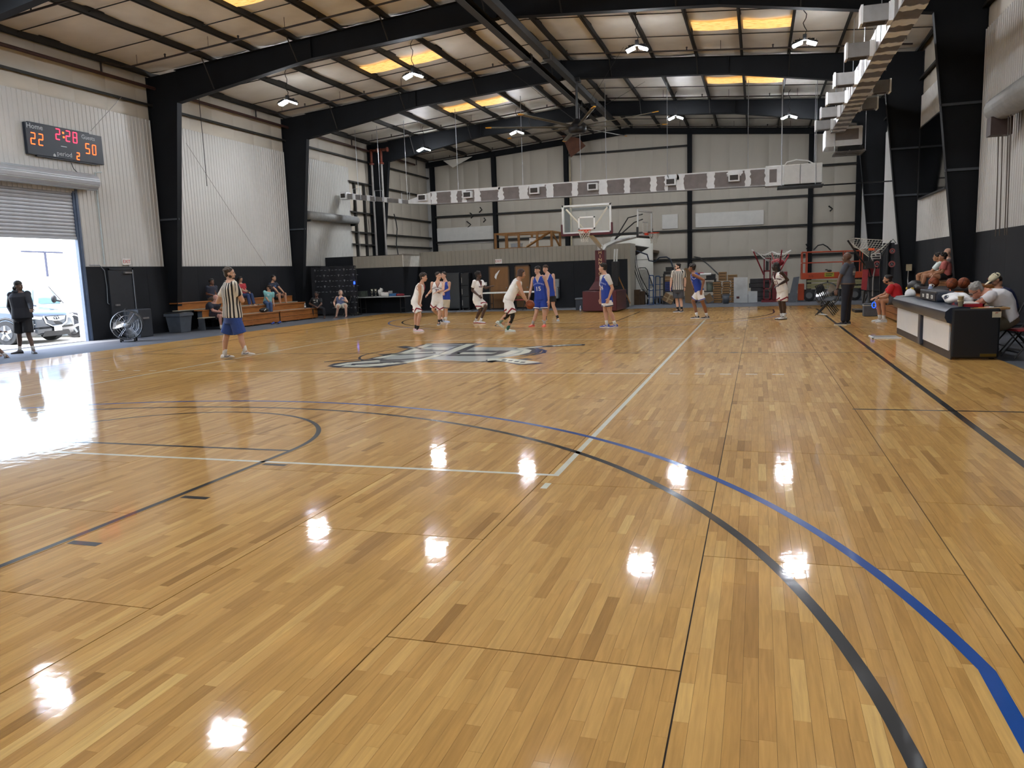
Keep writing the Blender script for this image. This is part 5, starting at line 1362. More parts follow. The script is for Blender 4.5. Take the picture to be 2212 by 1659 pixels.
for k, (px, lab) in enumerate(((1874, 'left'), (1906, 'right'))):
    y = 15.0
    a, c = atY(px + 2, 525, y), atY(px + 24, 601, y)
    t = empty('hanging_banner', ((a.x + c.x) / 2, y, c.z), 'black hanging team bag with a small round emblem by the right wall, %s one' % lab, 'bag', 'black hanging bags')
    b = MB(); b.grid(lambda u, v: Vector((a.x + (c.x - a.x) * u, y + .06 * math.sin(u * 9 + k), c.z + (a.z - c.z) * v)), 10, 6); b.obj('cloth', mat('black nylon', '14161b', .6), t, True)
    for z, s in ((a.z - .28, .09), ((a.z + c.z) / 2 - .12, .11)):
        m_ = ((a.x + c.x) / 2 + .1)
        e = MB(); e.lathe([(s * .55, 0), (s, 0), (s, .012), (s * .55, .012)], (m_, y - .075, z), Matrix.Rotation(pi / 2, 3, 'X'), 16); e.obj('emblem_ring', mat('faded red print', '8a4a46', .6), t)
        e = MB(); e.path([(m_ - s * .3, y - .08, z - s * .3), (m_, y - .08, z + s * .35), (m_ + s * .3, y - .08, z - s * .3)], .012, 4); e.obj('emblem', M_PRN, t)
    MB().path([(a.x + .2, y, a.z - .02), (a.x + .3, y, a.z + .12), (a.x + .4, y, a.z - .02)], .012, 5).obj('hook', M_BLACKM, t)
# ------------------------------------------------------------------ basketball goals
M_MAROON = mat('maroon pad', '4a141e', .45, var=.08, scale=2, coat=.2)
M_RIM = mat('orange rim', 'd2401c', .4)
M_GLASS = mat('backboard glass', 'e8f2f0', .03, var=.0, alpha=.10)
M_GOLD = mat('gold lettering', 'd2b98a', .5)
M_WSTEEL = mat('white steel', 'c9ccca', .4, var=.04)
def goal(parent, C, n, w, h, ring_z, padm, framem, z0):
    """backboard centred at C (x, y), facing n; parts hang under parent"""
    n = Vector((n[0], n[1], 0)).normalized(); e = Vector((-n.y, n.x, 0)); o = Vector((C[0], C[1], 0))
    P = lambda u, z, d=0: o + e * u + n * d + Vector((0, 0, z))
    M = Matrix((e, n, Vector((0, 0, 1)))).transposed()
    MB().box(P(0, z0 + h / 2), (w - .08, .012, h - .08), M=M).obj('backboard_glass', M_GLASS, parent)
    for k, (u, z, a, c_) in enumerate(((0, z0 + .035, w, .07), (0, z0 + h - .035, w, .07), (-w / 2 + .035, z0 + h / 2, .07, h), (w / 2 - .035, z0 + h / 2, .07, h))):
        MB().box(P(u, z), (a, .05, c_), M=M).obj('backboard_frame', framem, parent, bevel=.005)
    q = z0 + .15
    b = MB()
    for u, z, a, c_ in ((0, q + .025, .61, .05), (0, q + .43, .61, .05), (-.28, q + .225, .05, .45), (.28, q + .225, .05, .45)): b.box(P(u, z, .012), (a, .006, c_), M=M)
    b.obj('target_square', M_WHITE, parent)
    b = MB(); b.box(P(0, z0 - .02), (w + .02, .07, .09), M=M); b.obj('bottom_pad', padm, parent, bevel=.02)
    for s in (-1, 1): MB().box(P(s * (w / 2 + .01), z0 + .16), (.07, .08, .40), M=M).obj('corner_pad', padm, parent, bevel=.02)
    rc = P(0, ring_z, .38)
    rim = MB(); rim.path([rc + Vector((.225 * math.cos(a), .225 * math.sin(a), 0)) for a in [2 * pi * k / 28 for k in range(28)]], .012, 6, closed=True); ro = rim.obj('rim', M_RIM, parent, True)
    b = MB(); b.box(P(0, ring_z - .03, .09), (.16, .16, .09), M=M); b.tube(P(-.08, ring_z, .1), P(-.15, ring_z, .24), .01); b.tube(P(.08, ring_z, .1), P(.15, ring_z, .24), .01); b.obj('rim_bracket', M_RIM, ro)
    b = MB(); N_ = 12
    def R(i, k): 
        a = 2 * pi * i / N_; r = .222 - .10 * min(1, k / 4.5) + (.012 if k > 5 else 0)
        return rc + Vector((r * math.cos(a), r * math.sin(a), -.01 - .068 * k))
    for i in range(N_):
        for s in (-1, 1): b.path([R(i + s * .5 * k, k) for k in range(7)], .0055, 3)
    b.obj('net', M_NET, ro)
    return P
M_PLINTH = mat('maroon base', '4c1520', .4, var=.08, scale=2, coat=.3)
g1 = empty('basketball_goal', (.25, 15.3, 0), 'portable basketball goal with maroon padded base and gold letters down its mast', 'basketball goal')
BYb = 13.25
P = goal(g1, (.09, BYb), (0, -1), 1.80, 1.03, 2.99, M_MAROON, M_WSTEEL, 2.89)
b = MB(); b.loft([[Vector((x, y, z)) for x, y in ((-.44, 14.7), (.9, 14.55), (.98, 16.4), (-.36, 16.5))] for z in (.03, .80)]); b.obj('base_box', M_PLINTH, g1, bevel=.03)
b = MB(); rg = lambda x0, x1, y0, y1, z: [Vector((x0, y0, z)), Vector((x1, y0, z)), Vector((x1, y1, z)), Vector((x0, y1, z))]
b.loft([rg(-.24, .62, 14.9, 15.9, .82), rg(-.02, .38, 15.0, 15.6, 1.15), rg(.0, .36, 15.1, 15.55, 1.3), rg(.0, .36, 15.1, 15.55, 2.33)]); b.obj('mast_pad', M_MAROON, g1, bevel=.02)
for k, ch in enumerate('MINNESOTA'):
    text(ch, .15, 'letter', M_GOLD, lambda u, v, w, k=k: (.2 + u, 15.085 - w, 2.23 - .132 * k + v), g1, xs=1.15)
b = MB(); b.tube((.18, 15.3, 2.2), (.18, 15.3, 2.55), .12, seg=8); b.obj('mast_head', M_WSTEEL, g1)
b = MB(); b.path([(.2, 15.35, 2.45), (.16, 14.3, 2.75), (.12, 13.45, 2.92)], .07, 4); b.obj('extension_arm', mat('cream arm', 'cfc5ab', .5), g1)
b = MB(); b.path([(.3, 15.6, 2.2), (.2, 14.2, 2.6), (.12, 13.4, 2.85)], .045, 4); b.obj('lower_arm', M_WSTEEL, g1)
for s in (-1, 1): MB().tube((.12 + s * .04, 13.5, 2.9), (.09 + s * .75, BYb + .04, 3.78), .03, seg=5).obj('brace', mat('cream arm'), g1)
for s in (-1, 1): MB().box((.27 + s * .25, 15.4, .81), (.25, .2, .04)).obj('base_bracket', M_WSTEEL, g1)
# second goal behind, facing right
g2 = empty('basketball_goal', (.7, 17.3, 0), 'second portable goal with a white arm turned sideways behind the maroon one', 'basketball goal')
a = atY(1377, 480, 17.0); q = atY(1408, 480, 18.75)
cx, cy = (a.x + q.x) / 2, (17.0 + 18.75) / 2
nn = Vector((18.75 - 17.0, -(q.x - a.x), 0)).normalized()
P2 = goal(g2, (cx, cy), (nn.x, nn.y), 1.78, 1.05, 3.0, M_BLACKM, M_WSTEEL, 2.87)
b = MB(); b.path([(-.25, 17.2, 2.15), (.0, 17.4, 2.55), (.35, 17.6, 2.72), (cx - .06, cy, 2.95)], [.09, .1, .09, .06], 4); b.obj('extension_arm', M_WSTEEL, g2)
text('SPALDING', .09, 'lettering', M_BLACKM, lambda u, v, w: (.75 + u, 17.6 - w, 2.80 + v + u * .18), g2)
for dz in (3.75, 3.55): MB().path([(.35, 17.55, 2.8), (cx - .65 if dz > 3.6 else cx - .4, cy - .2, dz - .1), (cx - .03, cy - .4, dz)], .025, 5).obj('brace', M_BLACKM, g2)
for s in (0, 1): MB().path([(.35 + .1 * s, 17.0, 1.0), (.42 + .1 * s, 17.1, 2.4)], .035, 4).obj('mast_bar', M_WSTEEL, g2)
b = MB(); b.mm((.35, 16.7, .9), (.62, 17.0, 1.9)); b.obj('counterweight_pad', M_BLACKM, g2, bevel=.03)
b = MB(); b.mm((-.2, 16.9, -.02), (.75, 18.6, .3)); b.obj('base_box', M_BLACKM, g2, bevel=.03)
MB().tube((1.05, 16.9, .2), (.6, 16.8, 1.3), .025, seg=5).obj('stay', mat('weathered timber'), g2)
c = atZ(1254, 671, -.02)
t = empty('cooler_box', c, 'small dark blue cooler beside the maroon goal base', 'cooler'); c = Vector(c)
MB().mm((c.x - .2, c.y, -.02), (c.x + .28, c.y + .35, .42)).obj('body', mat('slate cooler', '2c3644', .5), t, bevel=.03); MB().mm((c.x - .22, c.y - .02, .42), (c.x + .3, c.y + .37, .49)).obj('lid', mat('grey lid', '6b7480', .5), t, bevel=.02)
c = atZ(1257, 673, -.02); bottle((c.x, c.y - .25, -.02), .24, .035, M_LAV, 'small bottle with a blue label standing before the dark blue cooler')
# ------------------------------------------------------------------ clutter against the end
KY = 20.6
def ky(x, y, d=0): return atY(x, y, KY + d)
def panel(nm, pts, m, label, cat, d=0, th=.04, lean=0):
    """board standing at the back: outline given in the photo, real thickness, may lean"""
    P = [ky(x, y, d) for x, y in pts]; zmin = min(p.z for p in P)
    P = [Vector((p.x, p.y + lean * (p.z - zmin), p.z - zmin - .02)) for p in P]; n = len(P)
    b = MB(); b.add(P + [p + Vector((0, th, 0)) for p in P], [tuple(range(n)), tuple(reversed(range(n, 2 * n)))] + [(i, n + i, n + (i + 1) % n, (i + 1) % n) for i in range(n)])
    return tag(b.obj(nm, m), label, cat)
M_TANK = mat('white tank wall', 'b4b3aa', .5, var=.05, scale=1)
c = ky(1383, 640, 2.0)
t = empty('white_tank', (c.x, c.y, -.02), 'big white cylindrical tank at the corner of the store room', 'tank')
MB().lathe([(1.0, 0), (1.0, 3.1), (.92, 3.16), (0, 3.18)], (c.x - .45, c.y + .5, -.02), seg=40).obj('shell', M_TANK, t, True)
for z in (.9, 2.0): MB().lathe([(1.0, z), (1.012, z + .02), (1.0, z + .04)], (c.x - .45, c.y + .5, -.02), seg=40).obj('hoop', M_TANK, t, True)
M_TARP = mat('dark tarp', '26231f', .8)
P_ = [ky(1352, 528, 1), ky(1400, 535, .8), ky(1372, 552, .9), ky(1352, 552, 1)]
b = MB(); b.add(P_ + [p + Vector((0, .5, .03)) for p in P_], [(0, 1, 2, 3), (7, 6, 5, 4), (0, 4, 5, 1), (1, 5, 6, 2), (2, 6, 7, 3), (3, 7, 4, 0)]); tag(b.obj('tarp', M_TARP), 'dark tarpaulin hanging over the store room roof edge above the tank', 'tarp')
tag(MB().path([ky(1375, 542, .5), ky(1398, 550, .5), ky(1402, 563, .5), ky(1415, 565, .5), ky(1425, 556, .5), ky(1440, 555, .4), ky(1448, 560, .4), ky(1453, 575, .4), ky(1453, 600, .4)], .035, 6).obj('hose', mat('blue black hose', '1d2838', .4)), 'dark blue hose looping from the tarp down past the referee', 'hose')
tag(MB().path([ky(1500, 555, 3), ky(1512, 557, 2), ky(1530, 572, 1), ky(1553, 594, .3)], .03, 6).obj('hose', M_BLACKM), 'black hose slanting down to the stacked timber boxes', 'hose')
b = MB()
W = [(1362, 550), (1366, 572), (1375, 598), (1385, 622), (1400, 640)]
for k in range(5): b.path([ky(x + 3 * k - (i * .5 * k), y + (k % 2) * 3, .1 + .05 * k) for i, (x, y) in enumerate(W)], .012, 4)
o = tag(b.obj('loose_wires', M_BLACKM), 'bundle of dark wires sagging in front of the white tank', 'wires', kind='stuff')
# oval rebounder frame
t = empty('rebounder', (ky(1392, 625).x, KY, -.02), 'oval sprung trampoline frame leaning against the white tank', 'trampoline')
ov = [ky(x, y, .15) for x, y in ((1378, 580), (1382, 578.5), (1394, 578.5), (1398, 583), (1402, 594), (1407, 608), (1412, 622), (1411, 627), (1404, 627.5), (1398, 625), (1390, 610), (1383, 595))]
MB().path(ov, .022, 6, closed=True).obj('rim', M_BLACKM, t)
ctr = sum(ov, Vector()) / len(ov); inner = [ctr.lerp(p, .86) for p in ov]
for p, q in zip(ov, inner): MB().tube(p, q, .01, seg=4).obj('spring', M_GALV, t)
b = MB(); b.add(inner + [p + Vector((0, .01, 0)) for p in inner], [tuple(range(12)), tuple(reversed(range(12, 24)))]); b.obj('mat', mat('pale net mat', 'a5a69f', .7), t)
for p in (ov[7], ov[9]): MB().tube(p, (p.x, p.y - .1, -.02), .018, seg=5).obj('leg', M_BLACKM, t)
# hand trucks
for k, (x, m_, lb) in enumerate(((1406, mat('blue hand truck', '1f4a7c', .5), 'blue hand truck standing before the white tank, left one'), (1417, mat('blue hand truck'), 'blue hand truck standing before the white tank, right one'), (1424, M_BLACKM, 'black hand truck with curved handle beside the blue ones'))):
    HY = KY + .45 * k
    a = ky(x, 595 + 2 * k); c = ky(x + 1, 652); w = .10
    t = empty('hand_truck', (c.x, HY, -.02), lb, 'hand truck')
    for s in (-1, 1): MB().path([(c.x + s * w, HY - .05, .02), (c.x + s * w, HY + .1, a.z - .1), (c.x + s * w * .8, HY + .05, a.z)], .022, 5).obj('rail', m_, t)
    b = MB()
    for z in (.3, .6, .85): b.tube((c.x - w, HY, z), (c.x + w, HY, z), .014, seg=5)
    b.tube((c.x - w * .8, HY + .05, a.z), (c.x + w * .8, HY + .05, a.z), .02, seg=5); b.obj('crossbar', m_, t)
    MB().mm((c.x - w - .05, HY - .3, -.02), (c.x + w + .05, HY - .02, 0.0)).obj('toe_plate', m_, t)
    for s in (-1, 1): MB().path([(c.x + s * (w + .03), HY + .1, .1), (c.x + s * (w + .09), HY + .1, .1)], .12, 14).obj('wheel', M_BLACKM, t)
M_CARD = mat('brown cardboard', '7a6144', .8, var=.08, scale=2)
def carton(x0, y0, x1, y1, d, label, m=None, depth=.4, tape=True, nm='cardboard_box', cat='box', grp=None, rot=0, z=None):
    a, c = ky(x0, y1, d), ky(x1, y0, d); zb_ = -.02 if z is None else z; h = c.z - a.z; w = c.x - a.x
    t = empty(nm, ((a.x + c.x) / 2, KY + d, zb_), label, cat, grp)
    M = Matrix.Rotation(rot, 3, 'Y'); o = Vector(((a.x + c.x) / 2, KY + d + depth / 2, zb_ + (h / 2 if not rot else h / 2 * abs(math.cos(rot)) + w / 2 * abs(math.sin(rot)))))
    MB().box(o, (w, depth, h), M=M).obj('box', m or M_CARD, t, bevel=.008)
    if tape:
        MB().box(o + Vector((0, -depth / 2 - .003, 0)), (w * .14, .004, h * .99), M=M).obj('tape', mat('tan tape', 'a8926c', .5), t); MB().box(o + Vector((0, -depth / 2 - .002, 0)), (w, .004, h * .1), M=M).obj('tape', mat('tan tape'), t)
    return t
carton(1370, 626, 1381, 659, -.2, 'tall brown box at the foot of the white tank, left one', mat('dark carton', '4a3a28', .8), tape=False); carton(1382, 630, 1392, 659, -.1, 'tall brown box at the foot of the white tank, right one', mat('dark carton'), tape=False)
carton(1432, 629, 1455, 647, -.6, 'tilted brown carton crossed with pale tape left of the referee', rot=.5)
panel('cardboard_sheet', [(1480, 650), (1476, 580), (1479, 575), (1496, 576), (1500, 652)], M_CARD, 'tall upright sheet of cardboard between the referee and the blue player', 'cardboard', -.2, .05)
t = empty('storage_rack', (ky(1445, 650).x, KY, -.02), 'dark rack with blue folded mats and a brown box left of the referee', 'rack')
a, c = ky(1434, 652, .2), ky(1452, 588, .2)
for x in (a.x, c.x + .1): MB().mm((x - .03, KY + .2, -.02), (x + .03, KY + .6, 1.32)).obj('upright', M_BLACKM, t)
for z in (.5, 1.28): MB().mm((a.x, KY + .18, z), (c.x + .1, KY + .62, z + .04)).obj('shelf', M_BLACKM, t)
for k in range(5): tag(MB().mm((a.x + .05, KY + .2, .54 + .085 * k), (c.x, KY + .6, .615 + .085 * k)).obj('folded_mat', mat('royal blue mat', '23336e', .6), bevel=.015), 'folded royal blue mat in the rack left of the far referee, %s' % ('lowest', 'second up', 'middle one', 'second from top', 'topmost')[k], 'mat', 'blue mats in the rack')
t2 = empty('cardboard_box', (a.x + .2, KY + .3, .965), 'tan box on top of the folded blue mats', 'box'); MB().mm((a.x + .05, KY + .22, .966), (c.x, KY + .55, 1.2)).obj('box', M_CARD, t2, bevel=.01); MB().mm((a.x + .05, KY + .215, 1.06), (c.x, KY + .222, 1.09)).obj('tape', mat('tan tape'), t2)
t2 = empty('printer', (a.x + .2, KY + .3, 1.32), 'small dark machine on top of the rack left of the referee', 'machine'); MB().mm((a.x, KY + .2, 1.32), (c.x + .1, KY + .6, 1.42)).obj('body', M_BLACKM, t2, bevel=.01); MB().box((a.x + .25, KY + .4, 1.52), (.36, .03, .2), M=Matrix.Rotation(.4, 3, 'X')).obj('screen', mat('dull screen', '4a4a48', .3), t2)
# black work table with roll and red cloth
t = empty('work_table', (ky(1525, 650).x, KY + .2, -.02), 'black cluttered work table behind the right blue player', 'table')
a, c = ky(1500, 652, .2), ky(1546, 602, .2)
MB().mm((a.x, KY + .2, .98), (c.x, KY + .9, 1.04)).obj('tabletop', M_BLACKM, t); MB().mm((a.x + .5, KY + .22, 1.04), (c.x - .02, KY + .7, 1.24)).obj('drawer_unit', M_BLACKM, t, bevel=.01)
MB().mm((a.x + .05, KY + .5, .45), (c.x, KY + .9, .49)).obj('shelf', M_BLACKM, t)
for x in (a.x + .04, c.x - .04):
    for y in (KY + .24, KY + .86): MB().mm((x - .03, y - .03, -.02), (x + .03, y + .03, .98)).obj('leg', M_BLACKM, t)
p, q = ky(1512, 593, .1), ky(1536, 593, .1)
tag(MB().tube((p.x, KY + .15, p.z), (q.x, KY + .15, p.z), .05, seg=14).obj('paper_roll', M_WHITE), 'white paper roll lying on the black work table', 'paper roll')
p = ky(1514, 585, .3); tag(MB().ball((p.x, KY + .35, 1.28), (.16, .14, .05)).obj('red_cloth', mat('dark red cloth'), smooth=True), 'dark red cloth folded on the black work table', 'cloth')
p = ky(1531, 625, -.1)
t = empty('plastic_bucket', (p.x, KY - .1, .49), 'pale lidded bucket beside the right blue player', 'bucket'); MB().lathe([(0, 0), (.14, 0), (.16, .38), (0, .38)], (p.x, KY + .7, .49), seg=18).obj('pail', mat('pale plastic', '98a598', .4), t, True); MB().lathe([(.17, .36), (.17, .40), (0, .41)], (p.x, KY + .7, .49), seg=18).obj('lid', M_WHITE, t, True)
carton(1524, 622, 1538, 640, -.3, 'open tan carton low behind the right blue player', rot=-.5, depth=.35, tape=False)
# stacked flat timber boxes
M_TBX = mat('flat wood box', '8a6a42', .7, var=.15, scale=2)
xs = [(1541, 1559, 608, 651), (1560, 1577, 608, 651), (1578, 1590, 604, 650)]
for ci, (xa_, xb_, yt, yb) in enumerate(xs):
    a, c = ky(xa_, yb, .1), ky(xb_, yt, .1); n_ = 9; h = (c.z + .02) / n_
    for k in range(n_):
        jx = rj.uniform(-.03, .03)
        t = empty('flat_box', ((a.x + c.x) / 2 + jx, KY + .1, -.02 + h * k), 'flat tan box in the %s column of the back stack, %s' % (('left', 'middle', 'right')[ci], ('lowest', 'second from the floor', 'third from the floor', 'fourth from the floor', 'fifth from the floor', 'fourth from the top', 'third from the top', 'second from the top', 'topmost')[k]), 'box', 'stacked flat boxes')
        MB().mm((a.x + jx, KY + .1, -.02 + h * k + .004), (c.x + jx - .01, KY + .7, -.02 + h * (k + 1) - .02)).obj('box', M_TBX, t, bevel=.008)
        MB().mm((a.x + jx + .05, KY + .12, -.02 + h * (k + 1) - .021), (c.x + jx - .05, KY + .68, -.02 + h * (k + 1) - .001)).obj('spacer', M_BLACKM, t)
a, c = ky(1553, 608, .1), ky(1571, 590, .1)
for k in range(3):
    z0 = a.z + .02 + .13 * k
    for s, (p0, p1) in enumerate(((1552, 1569), (1572, 1592))):
        if s and k > 1: continue
        x0_, x1_ = ky(p0, 600, .15).x, ky(p1, 600, .15).x
        t = empty('flat_box', ((x0_ + x1_) / 2, KY + .15, z0), 'tan wooden box crowning the stack, %s pile, %s' % (('left', 'right')[s], ('lower', 'middle', 'upper')[k]), 'box', 'stacked flat boxes')
        MB().mm((x0_, KY + .15, z0), (x1_, KY + .65, z0 + .12)).obj('box', M_TBX, t, bevel=.008); MB().mm((x0_ + .04, KY + .148, z0 + .05), (x1_ - .04, KY + .152, z0 + .07)).obj('strap', M_BLACKM, t)
p = ky(1568, 655, -.7); t = empty('trash_can', (p.x, p.y, -.02), 'small round grey bin before the stacked wooden boxes', 'trash can')
MB().lathe([(0, 0), (.12, 0), (.15, .38), (.14, .38), (.11, .02)], (p.x, p.y, -.02), seg=20).obj('bin', mat('grey bin plastic'), t, True); MB().lathe([(.15, .36), (.165, .38), (.15, .40)], (p.x, p.y, -.02), seg=20).obj('rim', mat('grey bin plastic'), t, True)
# foil faced insulation board
M_FOIL = mat('foil facing', 'c4c9cb', .33, metal=.6, var=.16, scale=2.2, bump=.25)
p1 = panel('foil_board', [(1585, 652), (1585, 597), (1615, 597), (1615, 652)], M_FOIL, 'tall shiny foil insulation board standing at the back', 'board', -.3, .08)
p2 = panel('foil_board', [(1616, 652), (1616, 627), (1636, 627), (1636, 651)], M_FOIL, 'short shiny foil board beside the tall foil board', 'board', -.3, .08)
p = ky(1594, 644, -.32); MB().mm((p.x - .06, KY - .31, p.z - .02 + .0), (p.x + .06, KY - .302, p.z + .07)).obj('label_sticker', mat('maroon pad'), p1)
# stacked sheets behind
for k in range(5):
    z = .1 + .2 * k; x0_, x1_ = ky(1618 + 2 * (k % 3), 600, .9).x, ky(1690 - 3 * k, 600, .9).x
    tag(MB().mm((x0_, KY + .9, z - .12), (x1_, KY + 1.5, z + .07)).obj('panel_stack', mat('grey foam', '55565a' if k % 2 else '3a3a3c', .7), bevel=.02), 'dark grey bundled panel in the pile behind the red machine, %s' % ('lowest', 'second up', 'middle', 'second from top', 'topmost')[k], 'panel', 'bundled panels')
# red ball machine
t = empty('ball_machine', (ky(1660, 650).x, KY, -.02), 'red ball-return machine with spread arms and a white net at the back', 'ball machine')
M_RDM = mat('dark red steel', '6e1a22', .5)
a, c = ky(1650, 650), ky(1664, 558)
for x in (a.x, c.x):
    MB().mm((x - .03, KY - .05, .0), (x + .03, KY + .02, c.z)).obj('frame_post', M_RDM, t)
for z in (.1, .55, .95, 1.3, c.z): MB().mm((a.x - .03, KY - .05, z - .03), (c.x + .03, KY + .02, z + .03)).obj('frame_bar', M_RDM, t)
MB().mm((a.x - .1, KY - .2, -.02), (c.x + .8, KY + .6, .06)).obj('base', M_RDM, t)
MB().mm((a.x + .06, KY, 1.3), (c.x - .06, KY + .05, c.z - .1)).obj('inner_frame', M_BLACKM, t)
MB().mm((c.x + .1, KY + .1, .06), (c.x + .7, KY + .5, 1.25)).obj('cabinet', M_RDM, t, bevel=.02)
hub = ky(1676, 600, .3)
for x, y, d in ((1628, 544, -.5), (1689, 540, -.6), (1704, 550, 1.0), (1667, 546, 1.2)):
    MB().tube(ky(x if x < 1640 else x, y, d), (hub.x + (-.5 if x < 1640 else .1), KY + .2, 1.15), .03, seg=6).obj('net_arm', mat('red arm', '8c2028', .5), t)
MB().ball(ky(1680, 567, .3), (.27, .2, .17), 10, 7).obj('hopper', mat('red hopper', '98323a', .6), t, True)
b = MB(); q4 = [ky(1626, 542, -.5), ky(1667, 544, 1.2), ky(1708, 542, 1.0), ky(1690, 552, -.6)]
for i in range(11):
    u = i / 10
    for A_, B2, C2, D2 in ((q4[0], q4[1], q4[3], q4[2]), (q4[0], q4[3], q4[1], q4[2])):
        b.path([A_.lerp(B2, u) + (C2.lerp(D2, u) - A_.lerp(B2, u)) * v + Vector((0, 0, -.55 * math.sin(pi * u) * math.sin(pi * v))) for v in [k / 8 for k in range(9)]], .004, 3)
o = b.obj('net', M_NET, t); o['kind'] = 'stuff'
MB().path([ky(1624, 540, -.5), ky(1637, 549, 0), ky(1652, 551, .5), ky(1668, 544, 1.2), ky(1680, 549, 1), ky(1694, 549, 1), ky(1709, 541, 1.0)], .03, 5).obj('net_rope', M_WHITE, t)
MB().path([ky(1637, 546, -.3), ky(1650, 558, -.2), ky(1662, 566, 0)], .018, 5).obj('net_rope', M_WHITE, t)
panel('corrugated_panel', [(1702, 650), (1714, 597), (1727, 595), (1719, 650)], mat('grey corrugated sheet', '5a5f66', .5), 'grey corrugated sheet leaning beside the scissor lift', 'sheet', -.5, .05)
# scissor lift
t = empty('scissor_lift', (8.9, KY + .4, -.02), 'orange scissor lift with guard rails parked at the back right', 'lift')
M_LIFT = mat('orange lift paint', 'b4441c', .5, var=.1, scale=2); M_LCR = mat('cream scissor arm', '8f8a62', .6); M_RAIL = mat('orange rail', 'a8482c', .5)
lx0, lx1 = ky(1731, 603).x, ky(1856, 603).x + .15; ly0, ly1 = KY, KY + .9
MB().mm((lx0, ly0, .92 - .02), (lx1, ly1, 1.16)).obj('platform', M_LIFT, t, bevel=.015)
for x in (lx0 + .03, lx0 + .22, (lx0 + lx1) / 2 + .5, lx1 - .05):
    for y in (ly0 + .03, ly1 - .03): MB().mm((x - .022, y - .022, 1.14), (x + .022, y + .022, 2.04)).obj('rail_post', M_RAIL, t)
for z in (1.58, 2.03):
    for y in (ly0 + .03, ly1 - .03): MB().tube((lx0 + .02, y, z), (lx1, y, z - (.02 if z > 2 else 0)), .028, seg=6).obj('guard_rail', M_RAIL, t)
    for x in (lx0 + .03, lx1 - .03): MB().tube((x, ly0, z), (x, ly1, z), .028, seg=6).obj('guard_rail', M_RAIL, t)
for k in range(3): MB().box(((lx0 + lx1) / 2 + .1, ly0 + .15, .54 + .13 * k), (lx1 - lx0 - .25, .1, .1), M=Matrix.Rotation(.012 * (-1) ** k, 3, 'Y')).obj('scissor_arm', M_LCR, t, bevel=.01)
MB().mm((lx0 + .15, ly0 + .12, .16), (lx1 - .05, ly1 - .1, .45)).obj('chassis', M_BLACKM, t, bevel=.02)
MB().mm((lx0 - .12, ly0 - .05, .02), (lx0 + .12, ly0 + .5, .72)).obj('end_cover', M_LIFT, t, bevel=.02)
for x in (lx0 + .32, lx1 - .3):
    for y in (ly0, ly1 - .14):
        w = MB(); w.path([(x, y, .22), (x, y + .14, .22)], .24, 22); wo = w.obj('wheel', mat('grey tyre', '3a3c3e', .7), t, True)
        MB().path([(x, y - .006, .22), (x, y + .02, .22)], .13, 18).obj('wheel_rim', mat('dull wheel rim', '5f6264', .5), wo)
p = ky(1792, 600, -.02)
MB().mm((p.x - .2, ly0 - .02, .98), (p.x + .17, ly0 - .008, 1.15)).obj('warning_plate', mat('yellow plate', 'a8a028', .5), t)
MB().mm((p.x - .15, ly0 - .024, 1.09), (p.x + .12, ly0 - .02, 1.12)).obj('print', M_BLACKM, t); MB().mm((p.x - .15, ly0 - .024, 1.02), (p.x + .08, ly0 - .02, 1.05)).obj('print', M_BLACKM, t)
text('JLG', .12, 'lettering', M_BLACKM, lambda u, v, w: (lx0 + .38 + u, ly0 - .003 - w, 1.02 + v), t)
b = MB(); b.ball((p.x + .0, ly0 + .1, 1.22), (.1, .04, .05), 8, 5); b.ball((p.x - .12, ly0 + .1, 1.27), (.06, .03, .03), 8, 5); b.obj('control_handle', M_BLACKM, t, True)
tag(MB().path([ky(1757, 540, 2), ky(1767, 530, 2), ky(1778, 528, 2), ky(1787, 533, 2), ky(1795, 541, 2)], .03, 6).obj('hose', M_BLACKM), 'black hose arching above the scissor lift rails', 'hose')
drum_fan((8.35, 15.6), .40, .25, -1.75, 'large drum fan standing before the scissor lift', mat('fan drum dark'))
# bits of black tape and brackets left on the end wall
for k, (x, y, dx, dy, lb) in enumerate(((1015, 460, 8, 6, 'black angled bracket scrap on the end wall, left of the pair'), (1035, 459, 6, -6, 'black angled bracket scrap on the end wall, right of the pair'), (1008, 478, 9, 7, 'black diagonal mark below the two bracket scraps'), (1044, 480, 5, -5, 'black hooked scrap by the left post of the end wall'), (1790, 445, 8, 6, 'dark cross scrap on the far right wall panel'), (1741, 527, 4, 6, 'round dark fixture on the end wall beside the right post'))):
    p, q = atY(x, y, YE + .04), atY(x + dx, y + dy, YE + .04); r = atY(x + dx * .3, y + dy * 1.9, YE + .04)
    tag(MB().path([p, q, r], .035, 4).obj('wall_scrap', M_BLACKM), lb, 'scrap')
